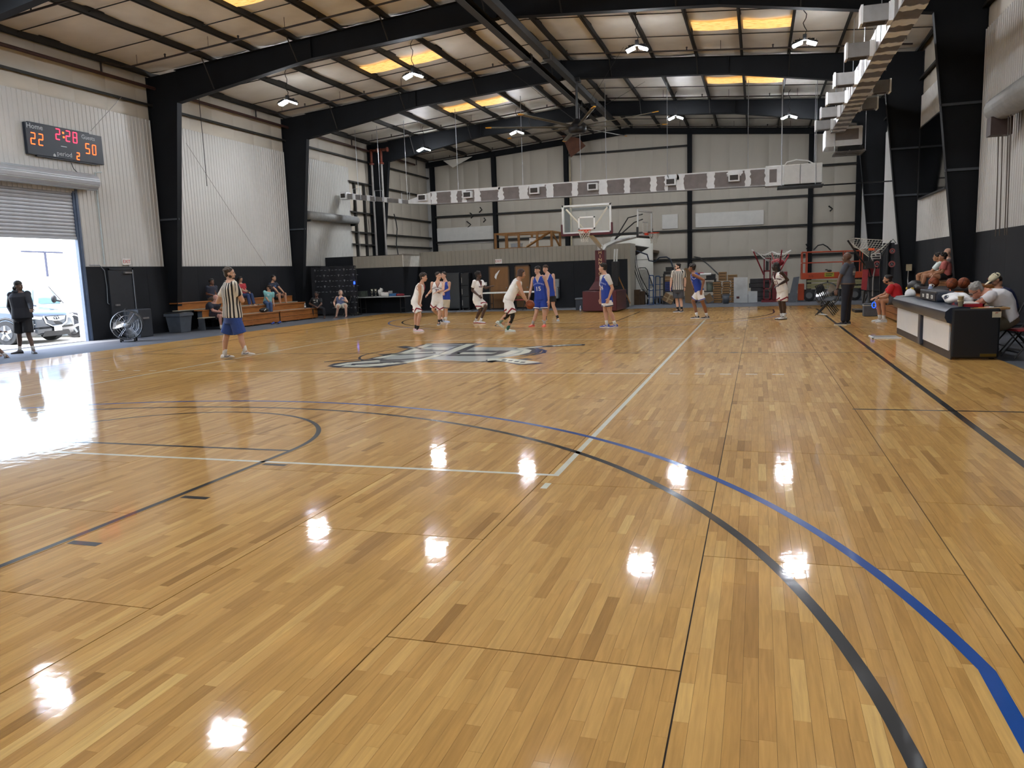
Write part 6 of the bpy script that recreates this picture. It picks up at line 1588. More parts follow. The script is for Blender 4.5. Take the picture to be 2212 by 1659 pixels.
# ------------------------------------------------------------------ outside: cars, power line
GZ_ = -.06
def car(name, o, yaw, label, cat, paint, prof, hw, roofw, wb, wr, glass, dark):
    """lofted car; x forward, profile rows (x, z_low, z_belt, z_top, half width)"""
    t = empty(name, (o[0], o[1], GZ_), label, cat)
    M = Matrix.Rotation(yaw, 3, 'Z'); O = Vector((o[0], o[1], GZ_)); T = lambda x, y, z: O + M @ Vector((x, y, z))
    b = MB(); rings = []
    for x, zl, zb, zt, w in prof:
        rt = roofw if zt > zb + .15 else w * .93
        rings.append([T(x, s * a, z) for s, seq in ((1, ((w * .92, zl), (w, zl + .18), (w * 1.0, (zl + zb) / 2), (w * .98, zb), (rt, zt - .05), (rt * .8, zt))), (-1, ((rt * .8, zt), (rt, zt - .05), (w * .98, zb), (w * 1.0, (zl + zb) / 2), (w, zl + .18), (w * .92, zl)))) for a, z in seq])
    b.loft(rings); b.obj('body', paint, t, True, auto=True)
    for k, x in enumerate((0, -wb)):
        for s in (-1, 1):
            y = s * (hw - .10)
            c = T(x, y, wr); ax = M @ Vector((0, 1, 0))
            w = MB(); w.path([c - ax * .12, c + ax * .12], wr, 26); wo = w.obj('wheel', mat('tyre rubber', '1d1f22', .8), t, True, auto=True)
            d = s * .125
            h = MB(); h.path([c + ax * (d - .01 * s), c + ax * (d + .004 * s)], wr * .66, 22); h.obj('wheel_disc', mat('dark wheel well', '3a3d42', .5), wo)
            for q in range(5):
                a = 2 * pi * q / 5 + .3; dirv = M @ Vector((math.cos(a), 0, 0)) + Vector((0, 0, math.sin(a)))
                MB().tube(c + ax * d + dirv * .04, c + ax * d + dirv * wr * .62, .05, .035, seg=5).obj('spoke', mat('alloy', 'c3c8cc', .3, metal=.8), wo)
            a_ = MB(); a_.path([c + ax * (s * .06) + (M @ Vector((math.cos(q), 0, 0)) + Vector((0, 0, math.sin(q)))) * (wr + .07) for q in [pi * k2 / 12 for k2 in range(13)]], .05, 6); a_.obj('wheel_arch', dark, t)
    return t, T, M
M_CPAINT = mat('dark grey car paint', '2e343c', .25, metal=.3, var=.05, coat=1.0)
M_CGLASS = mat('car glass', '5f8890', .08, var=.1, coat=1.0)
M_CDARK = mat('car black plastic', '15171a', .6)
M_CHROME = mat('chrome', 'd8dce0', .12, metal=1.0, var=.02)
M_VPAINT = mat('white van paint', 'e2e4e4', .3, var=.02, coat=.6)
SUVX, SUVY, YAW = -15.75, 4.07, math.radians(8)
prof = [(.92, .32, .55, .72, .72), (.86, .26, .70, .86, .86), (.60, .24, .84, .97, .93), (.1, .24, .93, 1.04, .95), (-.45, .24, .98, 1.10, .96), (-1.3, .24, 1.02, 1.60, .97), (-1.9, .24, 1.02, 1.70, .97), (-3.0, .26, 1.02, 1.68, .96), (-3.6, .3, 1.02, 1.45, .92), (-3.75, .4, .95, 1.05, .86)]
t, T, M = car('car', (SUVX, SUVY), YAW, 'dark grey SUV parked nose-in outside the roll-up door', 'car', M_CPAINT, prof, .96, .66, 2.82, .36, M_CGLASS, M_CDARK)
def facepoly(t, pts, m, nm, x0, th=.03):
    """piece on the nose: (y, z) outline pushed along the car's x"""
    b = MB(); b.prism(pts, lambda u, v, w: T(x0 - abs(u) * .12 * abs(u) + w, u, v), 0, th); return b.obj(nm, m, t)
facepoly(t, [(-.48, .80), (-.40, .60), (-.2, .52), (.2, .52), (.40, .60), (.48, .80), (.3, .82), (-.3, .82)], M_CDARK, 'grille', .90)
b = MB(); b.path([T(.96 - .12 * y * y, y, z) for y, z in ((-.5, .82), (-.42, .60), (-.2, .50), (.2, .50), (.42, .60), (.5, .82))], .022, 6); b.obj('grille_chrome', M_CHROME, t)
facepoly(t, [(-.40, .80), (-.34, .70), (-.1, .66), (.1, .66), (.34, .70), (.40, .80)], M_CHROME, 'grille_bar', .945, .02)
b = MB(); b.path([T(.99, y, z) for y, z in ((-.05, .70), (-.06, .75), (-.03, .79), (.03, .79), (.06, .75), (.05, .70))], .012, 5); b.path([T(.99, -.045, .76), T(.99, .0, .70), T(.99, .045, .76)], .01, 5); b.obj('emblem', M_CDARK, t)
for s in (-1, 1):
    facepoly(t, [(s * .52, .80), (s * .86, .84), (s * .84, .76), (s * .56, .71)][::s], mat('headlight', 'cfdbe2', .15, coat=1), 'headlight', .90, .05)
    facepoly(t, [(s * .55, .45), (s * .85, .48), (s * .85, .40), (s * .55, .37)][::s], M_CHROME, 'fog_trim', .93, .02)
    m_ = MB(); m_.ball(T(-.75, s * 1.08, 1.08), (.1, .12, .08), 8, 6); m_.obj('mirror', M_CPAINT, t, True)
    b = MB(); b.prism([(-1.05, 1.06), (-1.6, 1.55), (-2.0, 1.6), (-2.0, 1.06)][::s], lambda u, v, w: T(u, s * (.96 - .58 * (v - 1.05) * .9) + s * w, v), 0, .012); b.obj('side_window', M_CGLASS, t)
    b = MB(); b.prism([(-2.08, 1.06), (-2.08, 1.6), (-2.9, 1.56), (-3.0, 1.06)][::s], lambda u, v, w: T(u, s * (.96 - .58 * (v - 1.05) * .9) + s * w, v), 0, .012); b.obj('side_window', M_CGLASS, t)
facepoly(t, [(-.16, .35), (.16, .35), (.16, .51), (-.16, .51)], M_WHITE, 'licence_plate', .97, .015)
facepoly(t, [(-.62, .20), (.62, .20), (.5, .36), (-.5, .36)], M_CDARK, 'lower_intake', .93, .03)
b = MB(); W_ = [T(-.5, -.72, 1.12), T(-.5, .72, 1.12), T(-1.28, .58, 1.58), T(-1.28, -.58, 1.58)]; b.add(W_ + [p + Vector((0, 0, .02)) for p in W_], [(3, 2, 1, 0), (4, 5, 6, 7), (0, 1, 5, 4), (1, 2, 6, 5), (2, 3, 7, 6), (3, 0, 4, 7)]); b.obj('windscreen', M_CGLASS, t)
VX, VY = -15.9, 6.75
prof = [(.75, .35, .7, .80, .86), (.66, .3, .9, 1.06, .95), (.1, .3, 1.05, 1.16, 1.0), (-.15, .3, 1.1, 1.25, 1.0), (-.85, .3, 1.12, 1.95, 1.0), (-1.3, .3, 1.12, 2.05, 1.0), (-4.3, .3, 1.12, 2.05, 1.0), (-4.4, .4, 1.1, 1.9, .97)]
t, T, M = car('van', (VX, VY), math.radians(6), 'white passenger van parked beyond the dark SUV outside the door', 'van', M_VPAINT, prof, 1.0, .86, 3.4, .37, M_CGLASS, M_CDARK)
for s in (-1,):
    for xa_, xb_, sl in ((-.42, -1.28, .45), (-1.5, -2.5, 0), (-2.62, -3.4, 0), (-3.5, -4.2, 0)):
        b = MB(); b.prism([(xa_, 1.16), (xa_ - sl, 1.66), (xb_, 1.66), (xb_, 1.16)], lambda u, v, w: T(u, -(1.0 - .14 * (v - 1.12)) - w, v), 0, .012); b.obj('side_window', M_CGLASS, t)
    b = MB(); b.path([T(-.30, -1.01, 1.16), T(-.86, -.95, 1.72)], .02, 4); b.obj('pillar', M_CDARK, t)
    MB().ball(T(-.5, -1.18, 1.30), (.08, .09, .13), 9, 7).obj('mirror', M_CDARK, t, True); MB().tube(T(-.4, -1.0, 1.22), T(-.48, -1.14, 1.26), .03, seg=5).obj('mirror_arm', M_CDARK, t)
    MB().box(T(-1.36, -1.015, 1.02), (.03, .02, .12)).obj('door_handle', M_CDARK, t)
pl = empty('power_line', (-30, 17.8, GZ_), 'dark power pole with its crossarm wires far outside the door', 'power pole')
MB().tube((-30, 17.8, GZ_), (-30, 17.8, 3.5), .06, seg=6).obj('pole', mat('pole wood', '4a4a58', .8), pl)
MB().tube((-30, 16.4, 3.53), (-30, 18.9, 3.5), .05, seg=6).obj('crossarm', mat('pole wood'), pl)
t = empty('canopy_roof', (-31, 17.4, 3.9), 'pale flat canopy roof far outside the door', 'canopy'); MB().mm((-32, 16.2, 4.0), (-30, 18.8, 4.2)).obj('roof', mat('pale canopy', 'b8d0d4', .5), t)
for y in (16.4, 18.6): MB().tube((-31, y, GZ_), (-31, y, 4.0), .04, seg=6).obj('post', M_WSTEEL, t)
# ------------------------------------------------------------------ people
CUT = {}
REM = []                                            # (object, voxel, smooth) remeshed together at the end
def skin(col): return mat('skin ' + col, col, .5, var=.05, scale=14, sheen=.1)
def cloth(col, r=.75): return mat('cloth ' + col, col, r, var=.07, scale=7, bump=.12)
def hairm(col): return mat('hair ' + col, col, .55, var=.25, scale=30, bump=.5)
M_EYEW, M_EYED = mat('eye white', 'd8d4cc', .3), mat('eye dark', '1a120e', .2)
M_LIP = mat('lips', '8a4a40', .5)
def stripes(name, r, period, phase=0.0):
    m, nt, b = new_mat(name); N, L = nt.nodes, nt.links
    tc = N.new('ShaderNodeTexCoord'); d = N.new('ShaderNodeVectorMath'); d.operation = 'DOT_PRODUCT'; d.inputs[1].default_value = tuple(v / period for v in r)
    L.new(tc.outputs['Object'], d.inputs[0]); d.inputs[1].default_value = tuple(r)
    f = Vector((-r.y, r.x, 0)); d2 = N.new('ShaderNodeVectorMath'); d2.operation = 'DOT_PRODUCT'; d2.inputs[1].default_value = tuple(f); L.new(tc.outputs['Object'], d2.inputs[0])
    ab = N.new('ShaderNodeMath'); ab.operation = 'ABSOLUTE'; L.new(d2.outputs['Value'], ab.inputs[0]); pl = N.new('ShaderNodeMath'); pl.operation = 'ADD'; pl.inputs[1].default_value = .06; L.new(ab.outputs[0], pl.inputs[0])
    at = N.new('ShaderNodeMath'); at.operation = 'ARCTAN2'; L.new(d.outputs['Value'], at.inputs[0]); L.new(pl.outputs[0], at.inputs[1])
    sc_ = N.new('ShaderNodeMath'); sc_.operation = 'MULTIPLY'; sc_.inputs[1].default_value = .19 / period; L.new(at.outputs[0], sc_.inputs[0])
    nz = N.new('ShaderNodeTexNoise'); nz.inputs['Scale'].default_value = 5; L.new(tc.outputs['Object'], nz.inputs['Vector'])
    md = N.new('ShaderNodeMath'); md.operation = 'MULTIPLY_ADD'; md.inputs[1].default_value = .12; md.inputs[2].default_value = phase; L.new(nz.outputs['Fac'], md.inputs[0])
    ad = N.new('ShaderNodeMath'); ad.operation = 'ADD'; L.new(sc_.outputs[0], ad.inputs[0]); L.new(md.outputs[0], ad.inputs[1])
    fr = N.new('ShaderNodeMath'); fr.operation = 'FRACT'; L.new(ad.outputs[0], fr.inputs[0])
    gt = N.new('ShaderNodeMath'); gt.operation = 'GREATER_THAN'; gt.inputs[1].default_value = .5; L.new(fr.outputs[0], gt.inputs[0])
    mx = N.new('ShaderNodeMix'); mx.data_type = 'RGBA'; mx.inputs[6].default_value = lin('15151a'); mx.inputs[7].default_value = lin('d4d0c4'); L.new(gt.outputs[0], mx.inputs[0])
    L.new(mx.outputs[2], b.inputs['Base Color']); b.inputs['Roughness'].default_value = .75
    return m
def azv(a): a = math.radians(a); return Vector((math.sin(a), math.cos(a), 0))
class Torso:
    def __init__(s, C, N, az, k, w, hunch):
        s.C, s.N, s.k, s.w, s.h = C, N, k, w, hunch
        s.t = (N - C).normalized(); f = azv(az); r = Vector((f.y, -f.x, 0)); r = (r - s.t * r.dot(s.t)).normalized()
        s.r = r; s.f = s.t.cross(r).normalized(); s.L = (N - C).length
    def at(s, q): return s.C + s.t * (s.L * q) - s.f * (s.h * math.sin(pi * max(0, min(1, q))))
    def ring(s, q, a, b, off=0, n=20, fo=0):
        c = s.at(q); a, b = a * s.k * s.w + off, b * s.k * s.w ** 1.3 + off
        return [c + s.f * fo * s.k + s.r * (a * abs(math.cos(u)) ** .8 * (1 if math.cos(u) > 0 else -1)) + s.f * (b * abs(math.sin(u)) ** .85 * (1 if math.sin(u) > 0 else -1)) for u in [2 * pi * i / n for i in range(n)]]
BODY = ((-.20, .150, .098), (-.06, .165, .112), (.08, .158, .108), (.34, .138, .098), (.60, .158, .112), (.80, .172, .112), (.92, .150, .086), (.99, .088, .068), (1.06, .058, .056))
def person(label, crop, J, az=180, haz=None, foot=None, X0=None, Y0=None, k=1.0, w=1.0, hunch=0.0, sk='b98a6c', hair=('short', '241a14'), top=None, bottom=None, socks='d8d8d4', shoes='d8d8d8', toe=None, pitch=0, lifted='', num=None, trims={}, extra=(), group=None, gz=0.0, vox=.0095, sleeve2=None, tilt=0, hand_curl=.5):
    ox, oy, cs = crop
    px = lambda q: (ox + q[0] * cs, oy + q[1] * cs)
    if Y0 is None: Y0 = atZ(*px(foot), gz).y if foot else atX(*px(J['C']), X0).y
    def P(q): return atY(*px(q), Y0 + (q[2] if len(q) > 2 else 0))
    haz = az if haz is None else haz
    T = Torso(P(J['C']), P(J['N']), az, k, w, hunch)
    C, N, H = T.C, T.N, P(J['H'])
    S = {}; Hp = {}
    for s, q in (('R', 1), ('L', -1)):
        S[s] = N - T.t * .055 * k + T.r * (q * .175 * k * (1 + (w - 1) * .6)) if 'S' + s not in J else P(J['S' + s])
        Hp[s] = C - T.t * .03 * k + T.r * (q * .09 * k * (1 + (w - 1) * .5))
    E = {s: P(J[s + 'e']) for s in 'RL'}; W = {s: P(J[s + 'w']) for s in 'RL'}
    K = {s: P(J[s + 'k']) for s in 'RL'}; A = {s: P(J[s + 'a']) for s in 'RL'}
    for s in 'RL':
        if s not in lifted: A[s].z = max(gz + .085 * k, .085 * k + gz) if foot else A[s].z
    base = Vector(((A['R'].x + A['L'].x) / 2, (A['R'].y + A['L'].y) / 2, gz))
    me = empty('person', base, label, 'person', group)
    # ---------------- body
    b = MB()
    b.loft([T.ring(*r_) for r_ in BODY])
    def limb(pts, rs, m=b):
        for i in range(len(pts) - 1):
            m.path([pts[i], pts[i + 1]], rs[i] * k, 10, True, rs[i + 1] * k)
        for p, r_ in zip(pts, rs): m.ball(p, r_ * k * .99, 10, 7)
    aw = 1 + (w - 1) * .5
    hf = azv(haz); hr = Vector((hf.y, -hf.x, 0)); pr_ = math.radians(pitch)
    hfw = (hf * math.cos(pr_) + Vector((0, 0, math.sin(pr_)))).normalized(); hu = hr.cross(hfw).normalized()
    if tilt: q_ = Matrix.Rotation(math.radians(tilt), 3, hfw); hr = q_ @ hr; hu = q_ @ hu
    HM = Matrix((hr, hfw, hu)).transposed()
    hd = lambda x, y, z: H + HM @ (Vector((x, y, z)) * k * 1.02)
    hb = lambda m, c, r_, s=10, n=8: m.ball(hd(*c), tuple(v * k * 1.02 for v in r_), s, n, HM)
    limb([N - T.t * .05 * k, N + T.t * .02 * k, hd(0, -.02, -.07)], [.07, .058, .052])
    hb(b, (0, -.012, .03), (.076, .095, .086), 16, 12); hb(b, (0, .022, -.03), (.060, .066, .086), 14, 10); hb(b, (0, .042, -.082), (.040, .040, .030)); hb(b, (0, .095, -.026), (.013, .018, .015)); hb(b, (0, .086, -.008), (.009, .012, .026))
    hb(b, (0, .074, .014), (.05, .016, .012)); hb(b, (0, .080, -.062), (.022, .012, .012))
    for q in (-1, 1): hb(b, (q * .076, -.008, -.014), (.011, .022, .031)); hb(b, (q * .034, .060, -.03), (.024, .02, .022))
    for s, q in (('R', 1), ('L', -1)):
        mid = E[s].lerp(W[s], .3)
        limb([S[s], S[s].lerp(E[s], .45), E[s], mid, W[s]], [.058 * aw, .050 * aw, .041 * aw, .043 * aw, .027])
        # hand: palm, four fingers that curl, thumb off the side of the palm
        d = (W[s] - E[s]).normalized(); pn = (-T.f * .3 + T.r * -q).normalized() if abs(d.z) > .5 else Vector((0, 0, -1)); pn = (pn - d * pn.dot(d)).normalized(); sd = d.cross(pn).normalized()
        if sd.dot(T.f) < 0 and abs(d.z) > .5: sd = -sd
        hk = k * .98; w0 = W[s]
        b.loft([[w0 + d * (u * hk) + sd * (x * ww * hk) + pn * (z * .015 * hk) for x, z in ((-1, -.6), (0, -1), (1, -.6), (1, .6), (0, 1), (-1, .6))] for u, ww in ((-.01, .024), (.03, .036), (.08, .042), (.095, .038))])
        for i, (x, ln) in enumerate(((.032, .072), (.011, .082), (-.011, .076), (-.032, .060))):
            p0 = w0 + d * .085 * hk + sd * x * hk; a1, a2 = .35 * hand_curl, 1.5 * hand_curl
            p1 = p0 + (d * math.cos(a1) + pn * math.sin(a1)) * ln * .5 * hk + sd * x * .12 * hk; p2 = p1 + (d * math.cos(a2) + pn * math.sin(a2)) * ln * .5 * hk
            limb([p0, p1, p2], [.0105, .0098, .0085])
        p0 = w0 + d * .03 * hk + sd * .03 * hk; p1 = p0 + (d * .7 + sd * .7 + pn * .25).normalized() * .042 * hk; p2 = p1 + (d * .9 + sd * .25 + pn * .35).normalized() * .032 * hk
        limb([p0, p1, p2], [.014, .0115, .0095])
        kn = K[s]; calf = kn.lerp(A[s], .33); ax = (A[s] - kn).normalized(); bk = -(T.f - ax * T.f.dot(ax)); bk = bk.normalized() if bk.length > .1 else Vector()
        limb([Hp[s], Hp[s].lerp(kn, .5), kn, calf + bk * .012 * k, A[s]], [.088 * aw, .076 * aw, .056, .057, .035])
        ta = toe[0 if s == 'R' else 1] if toe else az
        tv = azv(ta); limb([A[s], A[s] + tv * .05 * k - Vector((0, 0, .045 * k)), A[s] + tv * .12 * k - Vector((0, 0, .062 * k))], [.036, .034, .024])
        limb([A[s], A[s] - tv * .035 * k - Vector((0, 0, .05 * k))], [.036, .03])
    o = b.obj('body', skin(sk), me, True, loc=base); REM.append((o, vox, 3))
    # ---------------- face and hair
    for q in (-1, 1):
        e = MB(); hb(e, (q * .030, .073, .0), (.012, .010, .0075), 8, 6); e.cur = 1; hb(e, (q * .030, .0795, .0), (.006, .0055, .006), 6, 5); e.obj('eye', [M_EYEW, M_EYED], me, True)
        if hair[0] != 'none':
            e = MB(); e.path([hd(q * .014, .089, .020), hd(q * .03, .087, .025), hd(q * .048, .072, .018)], .0045 * k, 5); e.obj('eyebrow', hairm(hair[1] if hair[0] != 'bald' else '3a2c24'), me)
    e = MB(); hb(e, (0, .090, -.062), (.021, .0055, .006), 8, 5); e.obj('mouth', M_LIP, me, True)
    st, hc = hair[0], hair[1]
    rr = random.Random(hash(label) % 1000 if False else len(label) * 7 + int(abs(base.x) * 10))
    if st not in ('bald', 'none'):
        b = MB(); hb(b, (0, -.022, .046), (.083, .096, .082), 16, 10); hb(b, (0, -.055, -.005), (.074, .055, .070))
        if st == 'curly':
            for i in range(70):
                a, z = rr.uniform(0, 2 * pi), rr.uniform(-.25, 1); r_ = math.sqrt(1 - z * z) if z > 0 else 1
                y = .1 * r_ * math.sin(a) - .02
                if y > .05 and z < .5: continue
                hb(b, (.085 * r_ * math.cos(a), y, .045 + .085 * z), (.022, .022, .022), 6, 4)
        if st in ('short', 'fringe'):
            for i in range(34):
                a, z = rr.uniform(0, 2 * pi), rr.uniform(.15, 1); r_ = math.sqrt(1 - z * z)
                y = -.022 + .094 * r_ * math.sin(a)
                if y > .045 and z < .5: continue
                hb(b, (.080 * r_ * math.cos(a), y, .046 + .080 * z), (.017, .02, .012), 6, 4)
            if st == 'fringe':
                for x in (-.045, -.02, .01, .04): hb(b, (x, .072, .06), (.022, .018, .02), 6, 4)
        if st == 'dread':
            for i in range(30):
                a = pi * (.1 + .8 * i / 29) + pi; x, y = .08 * math.cos(a), .09 * math.sin(a) * .9 - .01
                b.path([hd(x * .8, y * .8, .09), hd(x * 1.1, y * 1.1, .0), hd(x * 1.25, y * 1.3 - .02, -.11 - .03 * rr.random()), hd(x * 1.3, y * 1.35 - .03, -.17 - .05 * rr.random())], .011 * k, 5)
            for x in (-.06, .06): b.path([hd(x, .05, .07), hd(x * 1.35, .05, -.02), hd(x * 1.35, .045, -.12)], .012 * k, 5)
        if st == 'long':
            for x in (-.06, -.03, 0, .03, .06): b.path([hd(x, -.07, .05), hd(x * 1.15, -.095, -.08), hd(x * 1.1, -.10, -.22)], .03 * k, 6)
            for q in (-1, 1): b.path([hd(q * .07, .02, .05), hd(q * .085, .0, -.06), hd(q * .08, -.03, -.2)], .022 * k, 6)
        if st == 'bob':
            for i in range(12):
                a = pi + pi * i / 11; b.path([hd(.075 * math.cos(a), .08 * math.sin(a) - .005, .05), hd(.088 * math.cos(a), .095 * math.sin(a), -.075)], .022 * k, 6)
        if st == 'bun': hb(b, (0, -.12, -.05), (.05, .05, .06)); hb(b, (0, -.02, .06), (.09, .105, .08))
        o = b.obj('hair', hairm(hc), me, True, loc=H); REM.append((o, .009, 1 if st in ('curly', 'dread') else 2))
    # ---------------- clothes
    out = {'T': T, 'me': me, 'P': P, 'hd': hd, 'hb': hb, 'A': A, 'W': W, 'K': K, 'H': H}
    def tube(b, pts, rs):
        b.path(pts, [r_ * k for r_ in rs], 14)
    if top:
        kind, col = top[0], top[1]; hem = top[2] if len(top) > 2 else -.14
        m = col if not isinstance(col, str) else cloth(col)
        b = MB(); of = .016 if kind != 'hoodie' else .028
        nar = kind == 'jersey'
        rows = [(hem, .172, .122), (hem + .1, .17, .12), (.34, .15, .108), (.60, .162, .116), (.80, .168 if nar else .176, .114), (.91, .128 if nar else .155, .088), (.975, .108 if nar else .10, .076)]
        if hem > .2: rows = [r_ for r_ in rows if r_[0] >= hem]
        b.loft([T.ring(q, a, d_, of) for q, a, d_ in rows])
        bv = BVHTree.FromPolygons([Vector(v) for v in b.v], b.f)
        if kind in ('tee', 'long', 'hoodie'):
            for s in 'RL':
                p, e = S[s], E[s]
                b.ball(p, (.074 if kind != 'hoodie' else .078) * k * aw, 12, 8)
                if kind == 'tee': tube(b, [p - (e - p) * .1, p.lerp(e, .35), p.lerp(e, .68)], [.070 * aw, .070 * aw, .066 * aw])
                else: limb([p, e, W[s]], [.076, .066, .048] if kind == 'hoodie' else [.068, .055, .042], b)
        if kind == 'sleeveless': pass
        o = b.obj('jersey' if nar else {'tee': 'shirt', 'long': 'shirt', 'hoodie': 'hoodie', 'sleeveless': 'top'}[kind], m, me, True, loc=C); REM.append((o, .012, 2)); out['top'] = o
        if kind == 'hoodie':
            h = MB(); h.path([hd(-.09, .02, -.14), hd(-.1, -.08, -.13), hd(0, -.13, -.12), hd(.1, -.08, -.13), hd(.09, .02, -.14)], .04, 8); h.obj('hood', m, me, True)
        if sleeve2:                                   # shirt worn under a jersey
            b2 = MB(); b2.loft([T.ring(q, a, d_, .008) for q, a, d_ in ((.62, .158, .112), (.80, .174, .112), (.92, .150, .088), (1.0, .088, .07))])
            for s in 'RL': b2.ball(S[s], .068 * k, 12, 8); tube(b2, [S[s], S[s].lerp(E[s], .35), S[s].lerp(E[s], .70)], [.068, .066, .062])
            o2 = b2.obj('undershirt', cloth(sleeve2), me, True, loc=C); REM.append((o2, .012, 2))
        def snap(pts):
            o_ = []
            for p_ in pts:
                h_, n_, _, _ = bv.find_nearest(p_); o_.append(h_ + (h_ - T.at(max(0, min(1, (h_ - T.C).dot(T.t) / T.L)))).normalized() * .002 if h_ is not None else p_)
            return o_
        if 'neck' in trims:
            c_ = cloth(trims['neck']); hw_, qa, qb = .066 * k * w, .955, .955 - .16 / T.L * k
            CUT[o.name] = (T, hw_, qa, qb)
            V_ = [T.at(qb + (qa - qb) * abs(u)) + T.r * (u * hw_) + T.f * .2 for u in (-1, -.75, -.5, -.25, 0, .25, .5, .75, 1)]
            Q_ = []
            for p_ in V_:
                h_ = bv.ray_cast(p_ + T.f * .3, -T.f)[0]; Q_.append((h_ if h_ is not None else p_ - T.f * .12) + T.f * .003)
            R_ = Q_ + snap([T.at(.99) + T.r * (hw_ * 1.12 * math.cos(a)) - T.f * (.075 * k * math.sin(a)) for a in [pi * i / 8 for i in range(0, 9)]]); t_ = MB(); t_.path(R_, .008 * k, 5, closed=True); t_.obj('collar_trim', c_, o)
            if nar:
                for s, q in (('R', 1), ('L', -1)):
                    c0 = S[s] - T.t * .03 * k - T.r * q * .03 * k
                    t_ = MB(); t_.path(snap([c0 + T.t * (.085 * k * math.cos(u) - .02 * k) + T.f * (.075 * k * math.sin(u)) + T.r * q * .03 * k for u in [2 * pi * i / 16 for i in range(16)]]), .007 * k, 5, closed=True); t_.obj('armhole_trim', c_, o)
        if num:
            for body_, size, q, side, col_, *rest in num:
                if body_ == '#':                      # a printed patch: (u, v, width, height)
                    u0, v0, w0_, h0_ = size; n_ = T.f * side; rx = T.r * (-side); g_ = MB()
                    def pf(a, c, n_=n_, rx=rx, q=q):
                        p_ = T.at(q) + rx * (u0 + (a - .5) * w0_) + T.t * (v0 + (c - .5) * h0_); h_ = bv.ray_cast(p_ + n_ * .6, -n_)[0]
                        return (h_ if h_ is not None else p_ + n_ * .13) + n_ * .005
                    g_.grid(pf, 6, 3); g_.obj('print', cloth(col_), o, True); continue
                n_ = T.f * side; rx = T.r * (-side)
                def fn(u, v, w_, n_=n_, rx=rx, q=q, bv=bv):
                    p_ = T.at(q) + rx * u + T.t * (v - (u * u * 2.2 if len(body_) > 6 else 0)); hit = bv.ray_cast(p_ + n_ * .6, -n_)[0]
                    return (hit if hit is not None else p_ + n_ * .13) + n_ * (.005 + w_)
                text(body_, size * k, 'lettering', cloth(col_), fn, o, ext=.001, xs=rest[0] if rest else 1.0, bold=size * .02)
    if bottom:
        kind, col = bottom[0], bottom[1]; fr_ = bottom[2] if len(bottom) > 2 else .85; m = cloth(col)
        b = MB(); b.loft([T.ring(q, a, d_, .012) for q, a, d_ in ((-.24, .13, .10), (-.1, .165, .115), (.06, .168, .118), (.16, .155, .112))])
        for s in 'RL':
            if kind == 'shorts': tube(b, [Hp[s] + (Hp[s] - K[s]) * .05, Hp[s].lerp(K[s], .5 * fr_), Hp[s].lerp(K[s], fr_)], [.102 * aw, .108 * aw, .112 * aw])
            else:
                tube(b, [Hp[s] + (Hp[s] - K[s]) * .05, Hp[s].lerp(K[s], .5), K[s]], [.10 * aw, .092 * aw, .074]); b.ball(K[s], .074 * k)
                e_ = K[s].lerp(A[s], fr_); tube(b, [K[s], K[s].lerp(e_, .4), e_], [.074, .074, .062] if kind == 'pants' else [.06, .06, .042])
        o = b.obj('shorts' if kind == 'shorts' else 'trousers', m, me, True, loc=C); REM.append((o, .012, 2)); out['bottom'] = o
        if 'hem' in trims:
            hc_, zig = trims['hem']
            for s in 'RL':
                ax = (K[s] - Hp[s]); L_ = ax.length; ax.normalize(); u1 = ax.orthogonal().normalized(); u1 = (T.f - ax * T.f.dot(ax)).normalized(); u2 = ax.cross(u1)
                t_ = MB(); n_ = 24; vs = []
                for i in range(n_):
                    a = 2 * pi * i / n_; dz = zig * (abs(((a / (2 * pi) * 2) % 1) * 2 - 1) - .5) if zig else 0
                    for h_ in (-.022, .022):
                        c_ = Hp[s] + ax * (L_ * fr_ - (.07 if zig else .024) * k + dz * k + h_ * k * (1 if zig else .6)); vs.append(c_ + (u1 * math.cos(a) + u2 * math.sin(a)) * (.1115 * aw * k + .004))
                t_.add(vs, [(2 * i, 2 * ((i + 1) % n_), 2 * ((i + 1) % n_) + 1, 2 * i + 1) for i in range(n_)]); t_.obj('hem_trim', cloth(hc_), o, True)
        if 'tights' in trims:
            b = MB()
            for s in 'RL': tube(b, [Hp[s].lerp(K[s], .6), K[s], K[s].lerp(A[s], .12), K[s].lerp(A[s], .55)], [.075, .06, .061, .056])
            o = b.obj('leggings', cloth(trims['tights']), me, True, loc=C); REM.append((o, .010, 2))
    # ---------------- socks and shoes
    for s in 'RL':
        ta = toe[0 if s == 'R' else 1] if toe else az; tv = azv(ta); sv = Vector((tv.y, -tv.x, 0)); a_ = A[s]
        if socks:
            sc = socks if isinstance(socks, str) else socks[0 if s == 'R' else 1]
            t_ = MB(); t_.path([a_ + (K[s] - a_).normalized() * .10 * k, a_ + (K[s] - a_).normalized() * .04 * k, a_ - Vector((0, 0, .03 * k))], [.045 * k, .041 * k, .042 * k], 12); t_.obj('sock', cloth(sc), me, True)
        if shoes:
            pt = math.radians(-38) if s in lifted else 0
            tv2 = tv * math.cos(pt) + Vector((0, 0, math.sin(pt))); up = sv.cross(tv2); up = up if up.z > 0 else -up
            o0 = a_ - up * .085 * k
            F = lambda u, x, z: o0 + tv2 * u * k + sv * x * k + up * z * k
            prof_ = ((-.075, .026, .05), (-.06, .036, .082), (-.01, .038, .092), (.04, .040, .080), (.09, .045, .056), (.14, .046, .046), (.18, .034, .038), (.197, .014, .028))
            sh = MB(); sh.loft([[F(u, x * h_, z_) for x, z_ in ((-1, .014), (-1.02, z * .5), (-.7, z * .92), (0, z), (.7, z * .92), (1.02, z * .5), (1, .014), (0, .012))] for u, h_, z in prof_]); so = sh.obj('shoe', cloth(shoes[0] if isinstance(shoes, tuple) else shoes, .5), me, True)
